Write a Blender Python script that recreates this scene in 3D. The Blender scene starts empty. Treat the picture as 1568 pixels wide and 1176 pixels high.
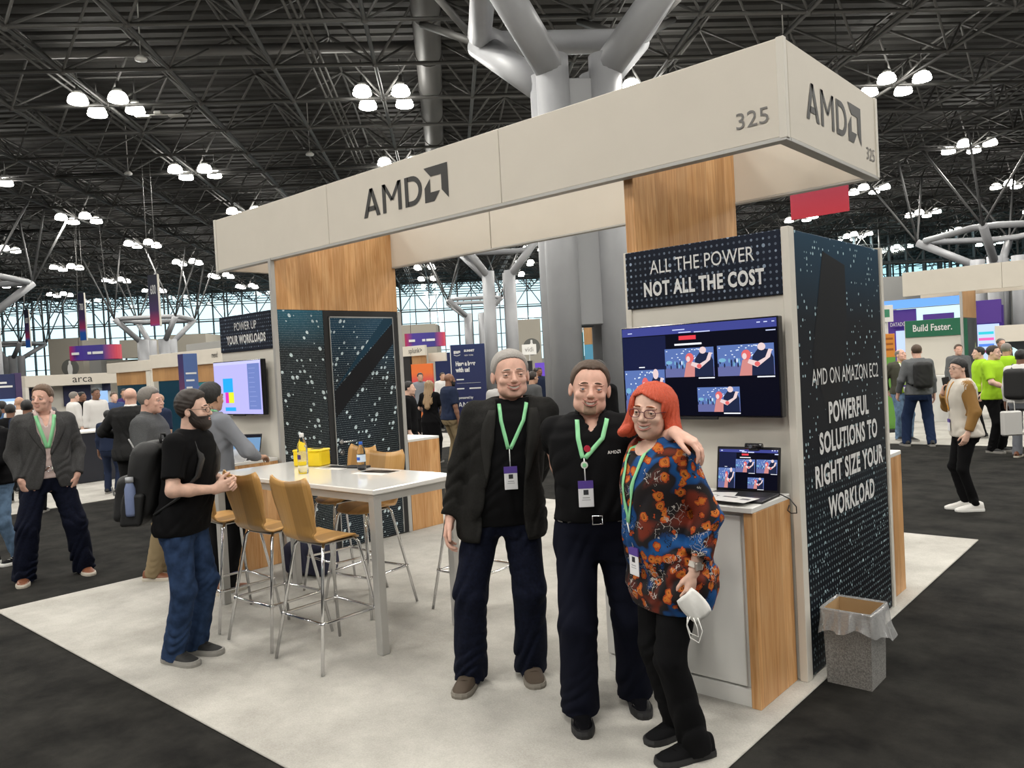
import bpy, bmesh, math, random
import numpy as np
from math import sin, cos, pi, radians, sqrt, atan2, hypot
from mathutils import Vector, Matrix, Euler

random.seed(7)
SC = bpy.context.scene
COL = SC.collection

# ------------------------------------------------------------------ camera
YAW, PITCH, ROLL, FPX, CAMZ = 0.727471, -0.024397, -0.0528675, 1206.85, 1.80
fw = Vector((-sin(YAW) * cos(PITCH), cos(YAW) * cos(PITCH), sin(PITCH)))
rt0 = Vector((cos(YAW), sin(YAW), 0)); up0 = rt0.cross(fw)
rt = rt0 * cos(ROLL) + up0 * sin(ROLL)
up = -rt0 * sin(ROLL) + up0 * cos(ROLL)
cam_data = bpy.data.cameras.new('camera')
cam_data.sensor_fit = 'HORIZONTAL'; cam_data.sensor_width = 36.0
cam_data.lens = FPX / 1568 * 36.0
cam_data.clip_start = 0.1; cam_data.clip_end = 600
cam = bpy.data.objects.new('camera', cam_data); COL.objects.link(cam)
m = Matrix((rt, up, -fw)).transposed().to_4x4(); m.translation = Vector((0, 0, CAMZ))
cam.matrix_world = m
SC.camera = cam

# ------------------------------------------------------------------ world, exposure
world = bpy.data.worlds.new('sky'); SC.world = world; world.use_nodes = True
nt = world.node_tree; nt.nodes.clear()
wo = nt.nodes.new('ShaderNodeOutputWorld'); wb = nt.nodes.new('ShaderNodeBackground')
wb.inputs['Color'].default_value = (0.84, 0.96, 1.0, 1); wb.inputs['Strength'].default_value = 1.3
nt.links.new(wb.outputs[0], wo.inputs[0])
SC.view_settings.view_transform = 'Standard'; SC.view_settings.look = 'None'
SC.view_settings.gamma = 1.0; SC.view_settings.use_curve_mapping = False
SC.view_settings.exposure = 0.38
LAMP_W = 88.0          # watts of each high-bay lamp
try:
    SC.cycles.use_denoising = True
    SC.cycles.max_bounces = 5; SC.cycles.diffuse_bounces = 2; SC.cycles.glossy_bounces = 2
    SC.cycles.transmission_bounces = 5; SC.cycles.transparent_max_bounces = 8
    SC.cycles.sample_clamp_indirect = 6.0; SC.cycles.caustics_reflective = False; SC.cycles.caustics_refractive = False
except Exception:
    pass

def at(px, depth, z=0.0):
    """world point seen in picture column px (at the horizon) at the given forward distance"""
    a = (px - 784) / FPX * depth
    return Vector((rt0.x * a - sin(YAW) * depth, rt0.y * a + cos(YAW) * depth, z))

# ------------------------------------------------------------------ materials
MATS = {}
def _n(nt, kind, **kw):
    n = nt.nodes.new(kind)
    for k, v in kw.items():
        if k in n.inputs: n.inputs[k].default_value = v
        else: setattr(n, k, v)
    return n
def mat(name, col=(0.8, 0.8, 0.8), rough=0.5, metal=0.0, emit=None, estr=0.0, spec=0.5, alpha=1.0, trans=0.0,
        noise=None, bump=None, coat=0.0, sheen=0.0, ior=None):
    """noise=(scale, amount[, detail]); bump=(scale, strength)"""
    if name in MATS: return MATS[name]
    M = bpy.data.materials.new(name); M.use_nodes = True; MATS[name] = M
    t = M.node_tree; b = t.nodes['Principled BSDF']
    b.inputs['Base Color'].default_value = (*col, 1); b.inputs['Roughness'].default_value = rough
    b.inputs['Metallic'].default_value = metal; b.inputs['Specular IOR Level'].default_value = spec
    b.inputs['Alpha'].default_value = alpha; b.inputs['Transmission Weight'].default_value = trans
    b.inputs['Coat Weight'].default_value = coat; b.inputs['Sheen Weight'].default_value = sheen
    if ior: b.inputs['IOR'].default_value = ior
    if emit is not None:
        b.inputs['Emission Color'].default_value = (*emit, 1); b.inputs['Emission Strength'].default_value = estr
    if noise or bump:
        tc = _n(t, 'ShaderNodeTexCoord')
    if noise:
        nz = _n(t, 'ShaderNodeTexNoise'); nz.inputs['Scale'].default_value = noise[0]
        nz.inputs['Detail'].default_value = noise[2] if len(noise) > 2 else 4
        t.links.new(tc.outputs['Object'], nz.inputs['Vector'])
        mx = _n(t, 'ShaderNodeMix', data_type='RGBA')
        a = noise[1]
        mx.inputs[6].default_value = (*[max(0, c * (1 - a)) for c in col], 1)
        mx.inputs[7].default_value = (*[min(1, c * (1 + a)) for c in col], 1)
        rp = _n(t, 'ShaderNodeMapRange'); rp.inputs[1].default_value = 0.32; rp.inputs[2].default_value = 0.68
        t.links.new(nz.outputs['Fac'], rp.inputs[0]); t.links.new(rp.outputs[0], mx.inputs[0])
        t.links.new(mx.outputs[2], b.inputs['Base Color'])
    if bump:
        nb = _n(t, 'ShaderNodeTexNoise'); nb.inputs['Scale'].default_value = bump[0]; nb.inputs['Detail'].default_value = 3
        t.links.new(tc.outputs['Object'], nb.inputs['Vector'])
        bp = _n(t, 'ShaderNodeBump'); bp.inputs['Strength'].default_value = bump[1]; bp.inputs['Distance'].default_value = 0.01
        t.links.new(nb.outputs['Fac'], bp.inputs['Height']); t.links.new(bp.outputs[0], b.inputs['Normal'])
    return M

def emat(name, col, s=1.0):
    """a material that gives off light (screens, lamps)"""
    if name in MATS: return MATS[name]
    M = bpy.data.materials.new(name); M.use_nodes = True; MATS[name] = M
    b = M.node_tree.nodes['Principled BSDF']
    b.inputs['Base Color'].default_value = (0, 0, 0, 1); b.inputs['Roughness'].default_value = 0.3; b.inputs['Specular IOR Level'].default_value = 0.12
    b.inputs['Emission Color'].default_value = (*col, 1); b.inputs['Emission Strength'].default_value = s
    return M

# ------------------------------------------------------------------ mesh helpers
class MB:
    """collects shapes, builds ONE mesh object"""
    def __init__(s): s.v = []; s.f = []; s.mi = []; s.sm = []; s.cm = 0
    def add(s, vs, fs, smooth=False):
        o = len(s.v); s.v += [tuple(v) for v in vs]
        for f in fs: s.f.append([i + o for i in f]); s.mi.append(s.cm); s.sm.append(smooth)
        return s
    def box(s, x0, x1, y0, y1, z0, z1, bev=0.0):
        if bev <= 0:
            return s.add([(x, y, z) for x in (x0, x1) for y in (y0, y1) for z in (z0, z1)],
                         [(0, 1, 3, 2), (4, 6, 7, 5), (0, 4, 5, 1), (2, 3, 7, 6), (0, 2, 6, 4), (1, 5, 7, 3)])
        b = min(bev, abs(x1 - x0) / 2.01, abs(y1 - y0) / 2.01, abs(z1 - z0) / 2.01)
        vs = []; idx = {}
        for ix, X in ((0, x0), (1, x1)):
            for iy, Y in ((0, y0), (1, y1)):
                for iz, Z in ((0, z0), (1, z1)):
                    sx, sy, sz = (1, -1)[ix] * b, (1, -1)[iy] * b, (1, -1)[iz] * b
                    for a, p in enumerate(((X, Y + sy, Z + sz), (X + sx, Y, Z + sz), (X + sx, Y + sy, Z))):
                        idx[ix, iy, iz, a] = len(vs); vs.append(p)
        g = lambda ix, iy, iz, a: idx[ix, iy, iz, a]
        fs = []
        for k in (0, 1):
            fs.append([g(k, 0, 0, 0), g(k, 0, 1, 0), g(k, 1, 1, 0), g(k, 1, 0, 0)][::(1 if k == 0 else -1)])
            fs.append([g(0, k, 0, 1), g(1, k, 0, 1), g(1, k, 1, 1), g(0, k, 1, 1)][::(1 if k == 0 else -1)])
            fs.append([g(0, 0, k, 2), g(0, 1, k, 2), g(1, 1, k, 2), g(1, 0, k, 2)][::(1 if k == 0 else -1)])
        for i in (0, 1):
            for j in (0, 1):
                r = 1 if i == j else -1
                fs.append([g(i, j, 0, 0), g(i, j, 0, 1), g(i, j, 1, 1), g(i, j, 1, 0)][::-r])
                fs.append([g(i, 0, j, 0), g(i, 1, j, 0), g(i, 1, j, 2), g(i, 0, j, 2)][::-r])
                fs.append([g(0, i, j, 1), g(0, i, j, 2), g(1, i, j, 2), g(1, i, j, 1)][::-r])
                for k in (0, 1):
                    rr = 1 if (i + j + k) % 2 == 0 else -1
                    fs.append([g(i, j, k, 0), g(i, j, k, 1), g(i, j, k, 2)][::-rr])
        return s.add(vs, fs)
    def tube(s, pts, r, n=8, cap=True, closed=False, r_end=None, smooth=True):
        pts = [Vector(p) for p in pts]; m_ = len(pts); vs = []; fs = []
        nrm = None
        for i, p in enumerate(pts):
            if closed: d = (pts[(i + 1) % m_] - pts[i - 1])
            else: d = pts[min(i + 1, m_ - 1)] - pts[max(i - 1, 0)]
            d.normalize()
            if nrm is None:
                nrm = d.orthogonal().normalized()
            else:
                nrm = (nrm - d * nrm.dot(d))
                nrm = nrm.normalized() if nrm.length > 1e-6 else d.orthogonal().normalized()
            bn = d.cross(nrm)
            rr = r[i] if isinstance(r, (list, tuple)) else (r + (r_end - r) * i / max(1, m_ - 1) if r_end is not None else r)
            for k in range(n):
                a = 2 * pi * k / n
                vs.append(p + nrm * cos(a) * rr + bn * sin(a) * rr)
        L = m_ if closed else m_ - 1
        for i in range(L):
            for k in range(n):
                a, b = i * n + k, i * n + (k + 1) % n
                c, d_ = ((i + 1) % m_) * n + (k + 1) % n, ((i + 1) % m_) * n + k
                fs.append((a, b, c, d_))
        s.add(vs, fs, smooth)
        if cap and not closed:
            o = len(s.v) - len(vs)
            s.f.append([o + k for k in range(n)][::-1]); s.mi.append(s.cm); s.sm.append(False)
            s.f.append([o + (m_ - 1) * n + k for k in range(n)]); s.mi.append(s.cm); s.sm.append(False)
        return s
    def cyl(s, p0, p1, r, n=16, r1=None): return s.tube([p0, p1], r, n, r_end=r1)
    def lathe(s, prof, c=(0, 0, 0), n=20, smooth=True):
        vs = []; fs = []; m_ = len(prof)
        for r, z in prof:
            for k in range(n):
                a = 2 * pi * k / n; vs.append((c[0] + r * cos(a), c[1] + r * sin(a), c[2] + z))
        for i in range(m_ - 1):
            for k in range(n):
                fs.append((i * n + k, i * n + (k + 1) % n, (i + 1) * n + (k + 1) % n, (i + 1) * n + k))
        return s.add(vs, fs, smooth)
    def prism(s, poly, y0, y1):
        """poly in (x, z), extruded along y"""
        n = len(poly)
        vs = [(x, y0, z) for x, z in poly] + [(x, y1, z) for x, z in poly]
        return s.add(vs, [list(range(n)), list(range(n, 2 * n))[::-1]] + [(i, i + n, (i + 1) % n + n, (i + 1) % n) for i in range(n)])
    def disc(s, c, r, n=20, ax='z'):
        vs = []
        for k in range(n):
            a = 2 * pi * k / n; u, w = r * cos(a), r * sin(a)
            vs.append({'z': (c[0] + u, c[1] + w, c[2]), 'y': (c[0] + u, c[1], c[2] + w), 'x': (c[0], c[1] + u, c[2] + w)}[ax])
        return s.add(vs, [list(range(n))])
    def ball(s, c, r, n=10, m_=6):
        r = r if isinstance(r, (list, tuple)) else (r, r, r)
        vs = [(c[0], c[1], c[2] - r[2])]; fs = []
        for i in range(1, m_):
            t = pi * i / m_
            for k in range(n):
                a = 2 * pi * k / n
                vs.append((c[0] + r[0] * sin(t) * cos(a), c[1] + r[1] * sin(t) * sin(a), c[2] - r[2] * cos(t)))
        vs.append((c[0], c[1], c[2] + r[2]))
        for k in range(n):
            fs.append((0, 1 + (k + 1) % n, 1 + k))
            fs.append((len(vs) - 1, 1 + (m_ - 2) * n + k, 1 + (m_ - 2) * n + (k + 1) % n))
        for i in range(m_ - 2):
            for k in range(n):
                fs.append((1 + i * n + k, 1 + i * n + (k + 1) % n, 1 + (i + 1) * n + (k + 1) % n, 1 + (i + 1) * n + k))
        return s.add(vs, fs, True)
    def mesh(s, name, *mats):
        me = bpy.data.meshes.new(name); me.from_pydata(s.v, [], s.f)
        for m_ in mats: me.materials.append(m_)
        me.polygons.foreach_set('use_smooth', s.sm)
        if any(s.mi): me.polygons.foreach_set('material_index', s.mi)
        me.update(); return me
    def build(s, name, material, parent=None, loc=None, rot=None, extra=()):
        return link(name, s.mesh(name, material, *extra), parent, loc, rot)

def link(name, me, parent=None, loc=None, rot=None):
    o = bpy.data.objects.new(name, me); COL.objects.link(o)
    if parent is not None: o.parent = parent
    if loc is not None: o.location = loc
    if rot is not None: o.rotation_euler = rot if not isinstance(rot, (int, float)) else (0, 0, rot)
    return o
def empty(name, loc=(0, 0, 0), rz=0.0):
    o = bpy.data.objects.new(name, None); COL.objects.link(o); o.location = loc; o.rotation_euler = (0, 0, rz)
    o.empty_display_size = 0.1
    return o
RUGS = [(-7.50, -1.61, 1.92, 7.99), (-24, -13.1, -6, 15), (-9, 16, 15.2, 27), (-26, -13.2, 19.5, 40)]
def ground_z(x, y): return .012 if any(a <= x <= b and c <= y <= d for a, b, c, d in RUGS) else 0.0
def tag(o, label=None, cat=None, group=None, kind=None):
    if label: o['label'] = label
    if cat: o['category'] = cat
    if group: o['group'] = group
    if kind: o['kind'] = kind
    return o
def structure(o, label=None):
    o['kind'] = 'structure'
    if label: o['label'] = label
    return o
def copy_tree(o, parent=None):
    c = o.copy(); COL.objects.link(c); c.parent = parent
    for ch in o.children: copy_tree(ch, c)
    return c

_TXT = {}
def text_mesh(s, size=1.0, bold=0.0, sx=1.0, align='CENTER', depth=0.0, space=1.0):
    key = (s, size, bold, sx, align, depth, space)
    if key in _TXT: return _TXT[key]
    cu = bpy.data.curves.new('lettering', 'FONT'); cu.body = s; cu.size = size; cu.align_x = align; cu.align_y = 'CENTER'
    cu.offset = bold; cu.extrude = depth; cu.space_character = space; cu.resolution_u = 3
    o = bpy.data.objects.new('lettering_tmp', cu); COL.objects.link(o)
    dg = bpy.context.evaluated_depsgraph_get()
    me = bpy.data.meshes.new_from_object(o.evaluated_get(dg))
    COL.objects.unlink(o); bpy.data.objects.remove(o)
    for v in me.vertices: v.co.x *= sx
    _TXT[key] = me
    return me
def lettering(s, material, parent, loc, rot, size=1.0, bold=0.0, sx=1.0, align='CENTER', width=None, space=1.0):
    """flat letters lying in local x (right) / z (up) of a sign that faces local -y; rot = z angle"""
    me = text_mesh(s, size, bold, sx, align, 0.0, space).copy()
    if width:
        xs = [v.co.x for v in me.vertices]; w = max(xs) - min(xs); k = width / w
        for v in me.vertices: v.co.x *= k
    me.materials.clear(); me.materials.append(material)
    o = bpy.data.objects.new('lettering', me); COL.objects.link(o); o.parent = parent
    o.location = loc; o.rotation_euler = (pi / 2, 0, rot)
    return o
def zat(px, py, depth):
    """height of a point that the photograph shows at (px, py), at the given distance"""
    hor = 588 + (FPX * fw.z + (px - 784) * rt.z) / up.z
    return CAMZ + (hor - py) / FPX * depth
# the hall's own axes: the roof grid is turned against the booths
HA = radians(46.19); HU = Vector((cos(HA), sin(HA), 0)); HV = Vector((-sin(HA), cos(HA), 0)); HO = Vector((-14.505, 15.752, 0)); HS_ = 3.05
def hall(j, i, z=0.0):
    p = HO + HU * (j * HS_) + HV * (i * HS_); return Vector((p.x, p.y, z))
# ================================================================== people: distance-field bodies
def V3(*a): return np.array(a, float)
def _unit(v): v = np.asarray(v, float); return v / (np.linalg.norm(v) + 1e-9)
class Prim:
    def __init__(s, f, lo, hi): s.f, s.lo, s.hi = f, np.asarray(lo, float), np.asarray(hi, float)
def cone(a, b, ra, rb, flat_a=False, flat_b=False, sq=None):
    a = np.asarray(a, float); b = np.asarray(b, float); ab = b - a; L2 = ab @ ab + 1e-9; L = sqrt(L2); r = max(ra, rb)
    def f(x, y, z):
        dx, dy, dz = x - a[0], y - a[1], z - a[2]
        tt = (dx * ab[0] + dy * ab[1] + dz * ab[2]) / L2
        t = np.clip(tt, -0.6 if flat_a else 0, 1.6 if flat_b else 1)
        ex, ey, ez = dx - t * ab[0], dy - t * ab[1], dz - t * ab[2]
        if sq is not None:   # flatten along a direction
            q = ex * sq[0][0] + ey * sq[0][1] + ez * sq[0][2]; g = (sq[1] ** 2 - 1)
            d = np.sqrt(ex * ex + ey * ey + ez * ez + g * q * q) - (ra + (rb - ra) * np.clip(t, 0, 1))
        else:
            d = np.sqrt(ex * ex + ey * ey + ez * ez) - (ra + (rb - ra) * np.clip(t, 0, 1))
        if flat_b: d = np.maximum(d, (tt - 1) * L)
        if flat_a: d = np.maximum(d, -tt * L)
        return d
    return Prim(f, np.minimum(a, b) - r, np.maximum(a, b) + r)
def ell(c, r, R=None):
    c = np.asarray(c, float); r = np.asarray(r if hasattr(r, '__len__') else (r, r, r), float); m_ = r.max()
    def f(x, y, z):
        dx, dy, dz = x - c[0], y - c[1], z - c[2]
        if R is not None:
            dx, dy, dz = (R[0][0] * dx + R[1][0] * dy + R[2][0] * dz, R[0][1] * dx + R[1][1] * dy + R[2][1] * dz,
                          R[0][2] * dx + R[1][2] * dy + R[2][2] * dz)
        k0 = np.sqrt((dx / r[0]) ** 2 + (dy / r[1]) ** 2 + (dz / r[2]) ** 2)
        k1 = np.sqrt((dx / r[0] ** 2) ** 2 + (dy / r[1] ** 2) ** 2 + (dz / r[2] ** 2) ** 2) + 1e-9
        return k0 * (k0 - 1) / k1
    return Prim(f, c - m_, c + m_)
def rbox(c, h, r, R=None):
    c = np.asarray(c, float); h = np.asarray(h, float); m_ = float(np.linalg.norm(h)) + r
    def f(x, y, z):
        dx, dy, dz = x - c[0], y - c[1], z - c[2]
        if R is not None:
            dx, dy, dz = (R[0][0] * dx + R[1][0] * dy + R[2][0] * dz, R[0][1] * dx + R[1][1] * dy + R[2][1] * dz,
                          R[0][2] * dx + R[1][2] * dy + R[2][2] * dz)
        qx, qy, qz = np.abs(dx) - h[0] + r, np.abs(dy) - h[1] + r, np.abs(dz) - h[2] + r
        return np.sqrt(np.maximum(qx, 0) ** 2 + np.maximum(qy, 0) ** 2 + np.maximum(qz, 0) ** 2) + np.minimum(np.maximum(qx, np.maximum(qy, qz)), 0) - r
    return Prim(f, c - m_, c + m_)
def func(f, lo=(-9, -9, -9), hi=(9, 9, 9)): return Prim(f, lo, hi)
def loft(sec, t=0.0, zlo=None, zhi=None, n=2.5, twist=None):
    """sec rows: z, cx, cy, rx, ry_front, ry_back ; t = inflation"""
    S = np.asarray(sec, float)
    zz = np.linspace(S[0, 0], S[-1, 0], 80)
    u = np.interp(zz, S[:, 0], np.arange(len(S)))
    D = np.zeros((80, 6)); D[:, 0] = zz
    i = np.clip(u.astype(int), 0, len(S) - 2); w = u - i; w = w * w * (3 - 2 * w) * 0.5 + w * 0.5
    for c in range(1, 6): D[:, c] = S[i, c] * (1 - w) + S[i + 1, c] * w
    z0 = S[0, 0] if zlo is None else zlo; z1 = S[-1, 0] if zhi is None else zhi
    def f(x, y, z):
        cx, cy, rx, rf, rb = (np.interp(z, D[:, 0], D[:, c]) for c in range(1, 6))
        X = x - cx; Y = y - cy
        if twist is not None:
            a = np.interp(z, twist[0], twist[1]); ca, sa = np.cos(a), np.sin(a)
            X, Y = X * ca + Y * sa, -X * sa + Y * ca
        ry = np.where(Y > 0, rf, rb) + t; rx = rx + t
        d = ((np.abs(X) / rx) ** n + (np.abs(Y) / ry) ** n) ** (1 / n)
        d = (d - 1) * np.minimum(rx, ry)
        return np.maximum(d, np.maximum(z - z1, z0 - z))
    R = max(S[:, 3].max(), S[:, 4].max(), S[:, 5].max()) + t
    return Prim(f, (S[:, 1].min() - R, S[:, 2].min() - R, z0), (S[:, 1].max() + R, S[:, 2].max() + R, z1))
class Sdf:
    def __init__(s): s.ops = []
    def u(s, p, k=0.0): s.ops.append(('u', p, k)); return s
    def sub(s, p, k=0.0): s.ops.append(('s', p, k)); return s
    def cut(s, p, k=0.0): s.ops.append(('i', p, k)); return s
    def disp(s, f): s.ops.append(('d', Prim(f, (-9,) * 3, (9,) * 3), 0)); return s
    @staticmethod
    def _mix(op, d, e, k):
        if op == 'u':
            if k <= 0: return np.minimum(d, e)
            h = np.maximum(k - np.abs(d - e), 0) / k; return np.minimum(d, e) - h * h * k * 0.25
        if op == 's': e = -e
        if op == 'd': return d + e
        if k <= 0: return np.maximum(d, e)
        h = np.maximum(k - np.abs(d - e), 0) / k; return np.maximum(d, e) + h * h * k * 0.25
    def at(s, x, y, z):
        d = np.full(np.broadcast(x, y, z).shape, 1.0)
        for op, p, k in s.ops: d = s._mix(op, d, p.f(x, y, z), k)
        return d
    def bounds(s):
        lo = np.min([p.lo for op, p, k in s.ops if op == 'u'], axis=0); hi = np.max([p.hi for op, p, k in s.ops if op == 'u'], axis=0)
        return lo, hi
    def mesh(s, h, lo=None, hi=None, pad=0.03):
        l, u = s.bounds()
        if lo is not None: l = np.maximum(l, lo)
        if hi is not None: u = np.minimum(u, hi)
        l = l - pad; u = u + pad
        n = np.maximum(((u - l) / h).astype(int) + 2, 4)
        ax = [(l[i] + h * np.arange(n[i])) for i in range(3)]
        A = np.full(n, 1.0, np.float32)
        for op, p, k in s.ops:
            if op in 'us':
                m_ = k + 3 * h
                a = [int(np.searchsorted(ax[i], p.lo[i] - m_)) for i in range(3)]; b = [int(np.searchsorted(ax[i], p.hi[i] + m_)) for i in range(3)]
                if any(a[i] >= b[i] for i in range(3)): continue
            else: a = [0, 0, 0]; b = list(n)
            sl = tuple(slice(a[i], b[i]) for i in range(3))
            X, Y, Z = ax[0][sl[0], None, None], ax[1][None, sl[1], None], ax[2][None, None, sl[2]]
            A[sl] = s._mix(op, A[sl], p.f(X, Y, Z).astype(np.float32), k)
        return surface_net(A, l, h)
def surface_net(A, org, h):
    neg = A < 0
    c = neg[:-1, :-1, :-1].astype(np.int8)
    for i, j, k in ((1, 0, 0), (0, 1, 0), (1, 1, 0), (0, 0, 1), (1, 0, 1), (0, 1, 1), (1, 1, 1)):
        sh = A.shape
        c = c + neg[i:sh[0] - 1 + i, j:sh[1] - 1 + j, k:sh[2] - 1 + k]
    act = np.nonzero((c > 0) & (c < 8)); N = len(act[0])
    if N == 0: return np.zeros((0, 3)), np.zeros((0, 4), int)
    idm = np.full(c.shape, -1, np.int32); idm[act] = np.arange(N)
    cor = {}
    for i in (0, 1):
        for j in (0, 1):
            for k in (0, 1): cor[i, j, k] = A[act[0] + i, act[1] + j, act[2] + k].astype(float)
    acc = np.zeros((N, 3)); cnt = np.zeros(N)
    for ax in range(3):
        for p in (0, 1):
            for q in (0, 1):
                a = [p, q]; a.insert(ax, 0); b = [p, q]; b.insert(ax, 1)
                va, vb = cor[tuple(a)], cor[tuple(b)]
                msk = (va < 0) != (vb < 0)
                t = np.where(msk, va / np.where(msk, va - vb, 1), 0)
                o = np.zeros((N, 3)); o[:] = a; o[:, ax] = t
                acc += o * msk[:, None]; cnt += msk
    v = acc / cnt[:, None] + np.stack(act, 1)
    quads = []
    for ax in range(3):
        o1, o2 = [(1, 2), (2, 0), (0, 1)][ax]
        sl0 = [slice(1, -1)] * 3; sl0[ax] = slice(0, -1); sl1 = [slice(1, -1)] * 3; sl1[ax] = slice(1, None)
        n0, n1 = neg[tuple(sl0)], neg[tuple(sl1)]
        cr = np.nonzero(n0 != n1)
        if len(cr[0]) == 0: continue
        base = [cr[0], cr[1], cr[2]]
        base = [base[i] + (0 if i == ax else 1) for i in range(3)]
        inside = neg[base[0], base[1], base[2]]
        def g(d1, d2):
            idx = list(base); idx[o1] = idx[o1] - d1; idx[o2] = idx[o2] - d2
            return idm[idx[0], idx[1], idx[2]]
        q = np.stack([g(1, 1), g(0, 1), g(0, 0), g(1, 0)], 1)
        q[~inside] = q[~inside][:, ::-1]
        quads.append(q)
    return org + v * h, np.concatenate(quads)
def np_mesh(name, v, q, mats, mi=None, smooth=True):
    me = bpy.data.meshes.new(name); n = len(q)
    me.vertices.add(len(v)); me.vertices.foreach_set('co', np.asarray(v, np.float32).ravel())
    me.loops.add(4 * n); me.loops.foreach_set('vertex_index', np.asarray(q, np.int32).ravel())
    me.polygons.add(n); me.polygons.foreach_set('loop_start', np.arange(0, 4 * n, 4, dtype=np.int32))
    me.polygons.foreach_set('use_smooth', np.full(n, smooth))
    for m_ in mats: me.materials.append(m_)
    if mi is not None: me.polygons.foreach_set('material_index', np.asarray(mi, np.int32))
    me.update(calc_edges=True); me.validate()
    return me
def relax(v, q, it=1, w=0.5):
    for _ in range(it):
        acc = np.zeros_like(v); cnt = np.zeros(len(v))
        for a, b in ((0, 1), (1, 2), (2, 3), (3, 0)):
            np.add.at(acc, q[:, a], v[q[:, b]]); np.add.at(cnt, q[:, a], 1)
            np.add.at(acc, q[:, b], v[q[:, a]]); np.add.at(cnt, q[:, b], 1)
        v = v * (1 - w) + w * acc / np.maximum(cnt, 1)[:, None]
    return v
def rotz(a): c, s_ = cos(a), sin(a); return np.array([[c, -s_, 0], [s_, c, 0], [0, 0, 1]])
def rotx(a): c, s_ = cos(a), sin(a); return np.array([[1, 0, 0], [0, c, -s_], [0, s_, c]])
def roty(a): c, s_ = cos(a), sin(a); return np.array([[c, 0, s_], [0, 1, 0], [-s_, 0, c]])
def ik(a, b, l1, l2, hint):
    d = b - a; L = np.linalg.norm(d)
    if L > (l1 + l2) * 0.998: b = a + d / L * (l1 + l2) * 0.998; d = b - a; L = np.linalg.norm(d)
    x = (l1 * l1 - l2 * l2 + L * L) / (2 * L); hgt = sqrt(max(l1 * l1 - x * x, 1e-6)); u = d / L
    h = np.asarray(hint, float); h = h - u * (h @ u); h = _unit(h)
    return a + u * x + h * hgt, b
def wrinkle(amp, fz=60, fx=25, seed=0.0):
    def f(x, y, z):
        w = np.sin(x * fx + z * 11 + seed) * 1.3 + np.sin(y * fx * 1.2 - z * 7 + seed * 2.1) * 1.1
        a = np.sin(z * fz * .62 + w * 1.6 + seed); c = np.sin(z * fz * .36 + x * fx * 1.5 - y * 13 + seed * 3 + .8 * w)
        m = .5 + .5 * np.sin(z * 5.3 + x * 9 + y * 7 + seed * 5)
        return amp * ((1 - 1.6 * np.abs(a)) * .75 * m + (1 - 1.6 * np.abs(c)) * .8 * (1.2 - m))
    return f
RES = {0: dict(head=.0036, hand=.0042, cloth=.0085, core=.03), 1: dict(head=.006, hand=.0062, cloth=.014, core=.04),
       2: dict(head=.010, hand=.010, cloth=.024, core=.05)}
def hand_prims(W, d, n, side, curl, s, sdf, k=.006, spread=0.0, thumb=0.0):
    d = _unit(d); n = np.asarray(n, float); n = _unit(n - d * (n @ d)); l = side * np.cross(d, n)
    P = lambda a, b, c: W + s * (d * a + l * b + n * c)
    offs = (.030, .0105, -.0095, -.028); kd = (.090, .094, .089, .080)
    for i in range(4):
        sdf.u(cone(P(-.005, offs[i] * .45, 0), P(kd[i], offs[i], .0), .019 * s, .0125 * s), .014)
    sdf.u(ell(P(.045, 0, .004), np.array([.033, .033, .033]) * s * .72), .012)
    lens = ((.042, .026, .021), (.046, .030, .022), (.042, .027, .022), (.033, .020, .019))
    for i in range(4):
        p = P(kd[i], offs[i], 0); a = 0
        for j in range(3):
            a += (curl[i] if hasattr(curl, '__len__') else curl) * radians((62, 80, 45)[j]) + (radians(6) if j else radians(4))
            dr = d * cos(a) + n * sin(a) + l * spread * (1.5 - i) * .22
            q = p + _unit(dr) * lens[i][j] * s
            sdf.u(cone(p, q, (.0098, .009, .0082)[j] * s, (.009, .0082, .0072)[j] * s), .003 if j == 0 else .002); p = q
    t0 = P(.022, .024, .006); t1 = P(.056, .050 - .02 * thumb, .016 + .02 * thumb); t2 = t1 + s * .032 * _unit(d * .85 + l * (.35 - .7 * thumb) + n * (.25 + .5 * thumb)); t3 = t2 + s * .026 * _unit(d * .9 + l * (.1 - .6 * thumb) + n * .3)
    sdf.u(cone(t0, t1, .016 * s, .0125 * s), .012).u(cone(t1, t2, .0115 * s, .0102 * s), .003).u(cone(t2, t3, .0102 * s, .0085 * s), .002)

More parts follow.
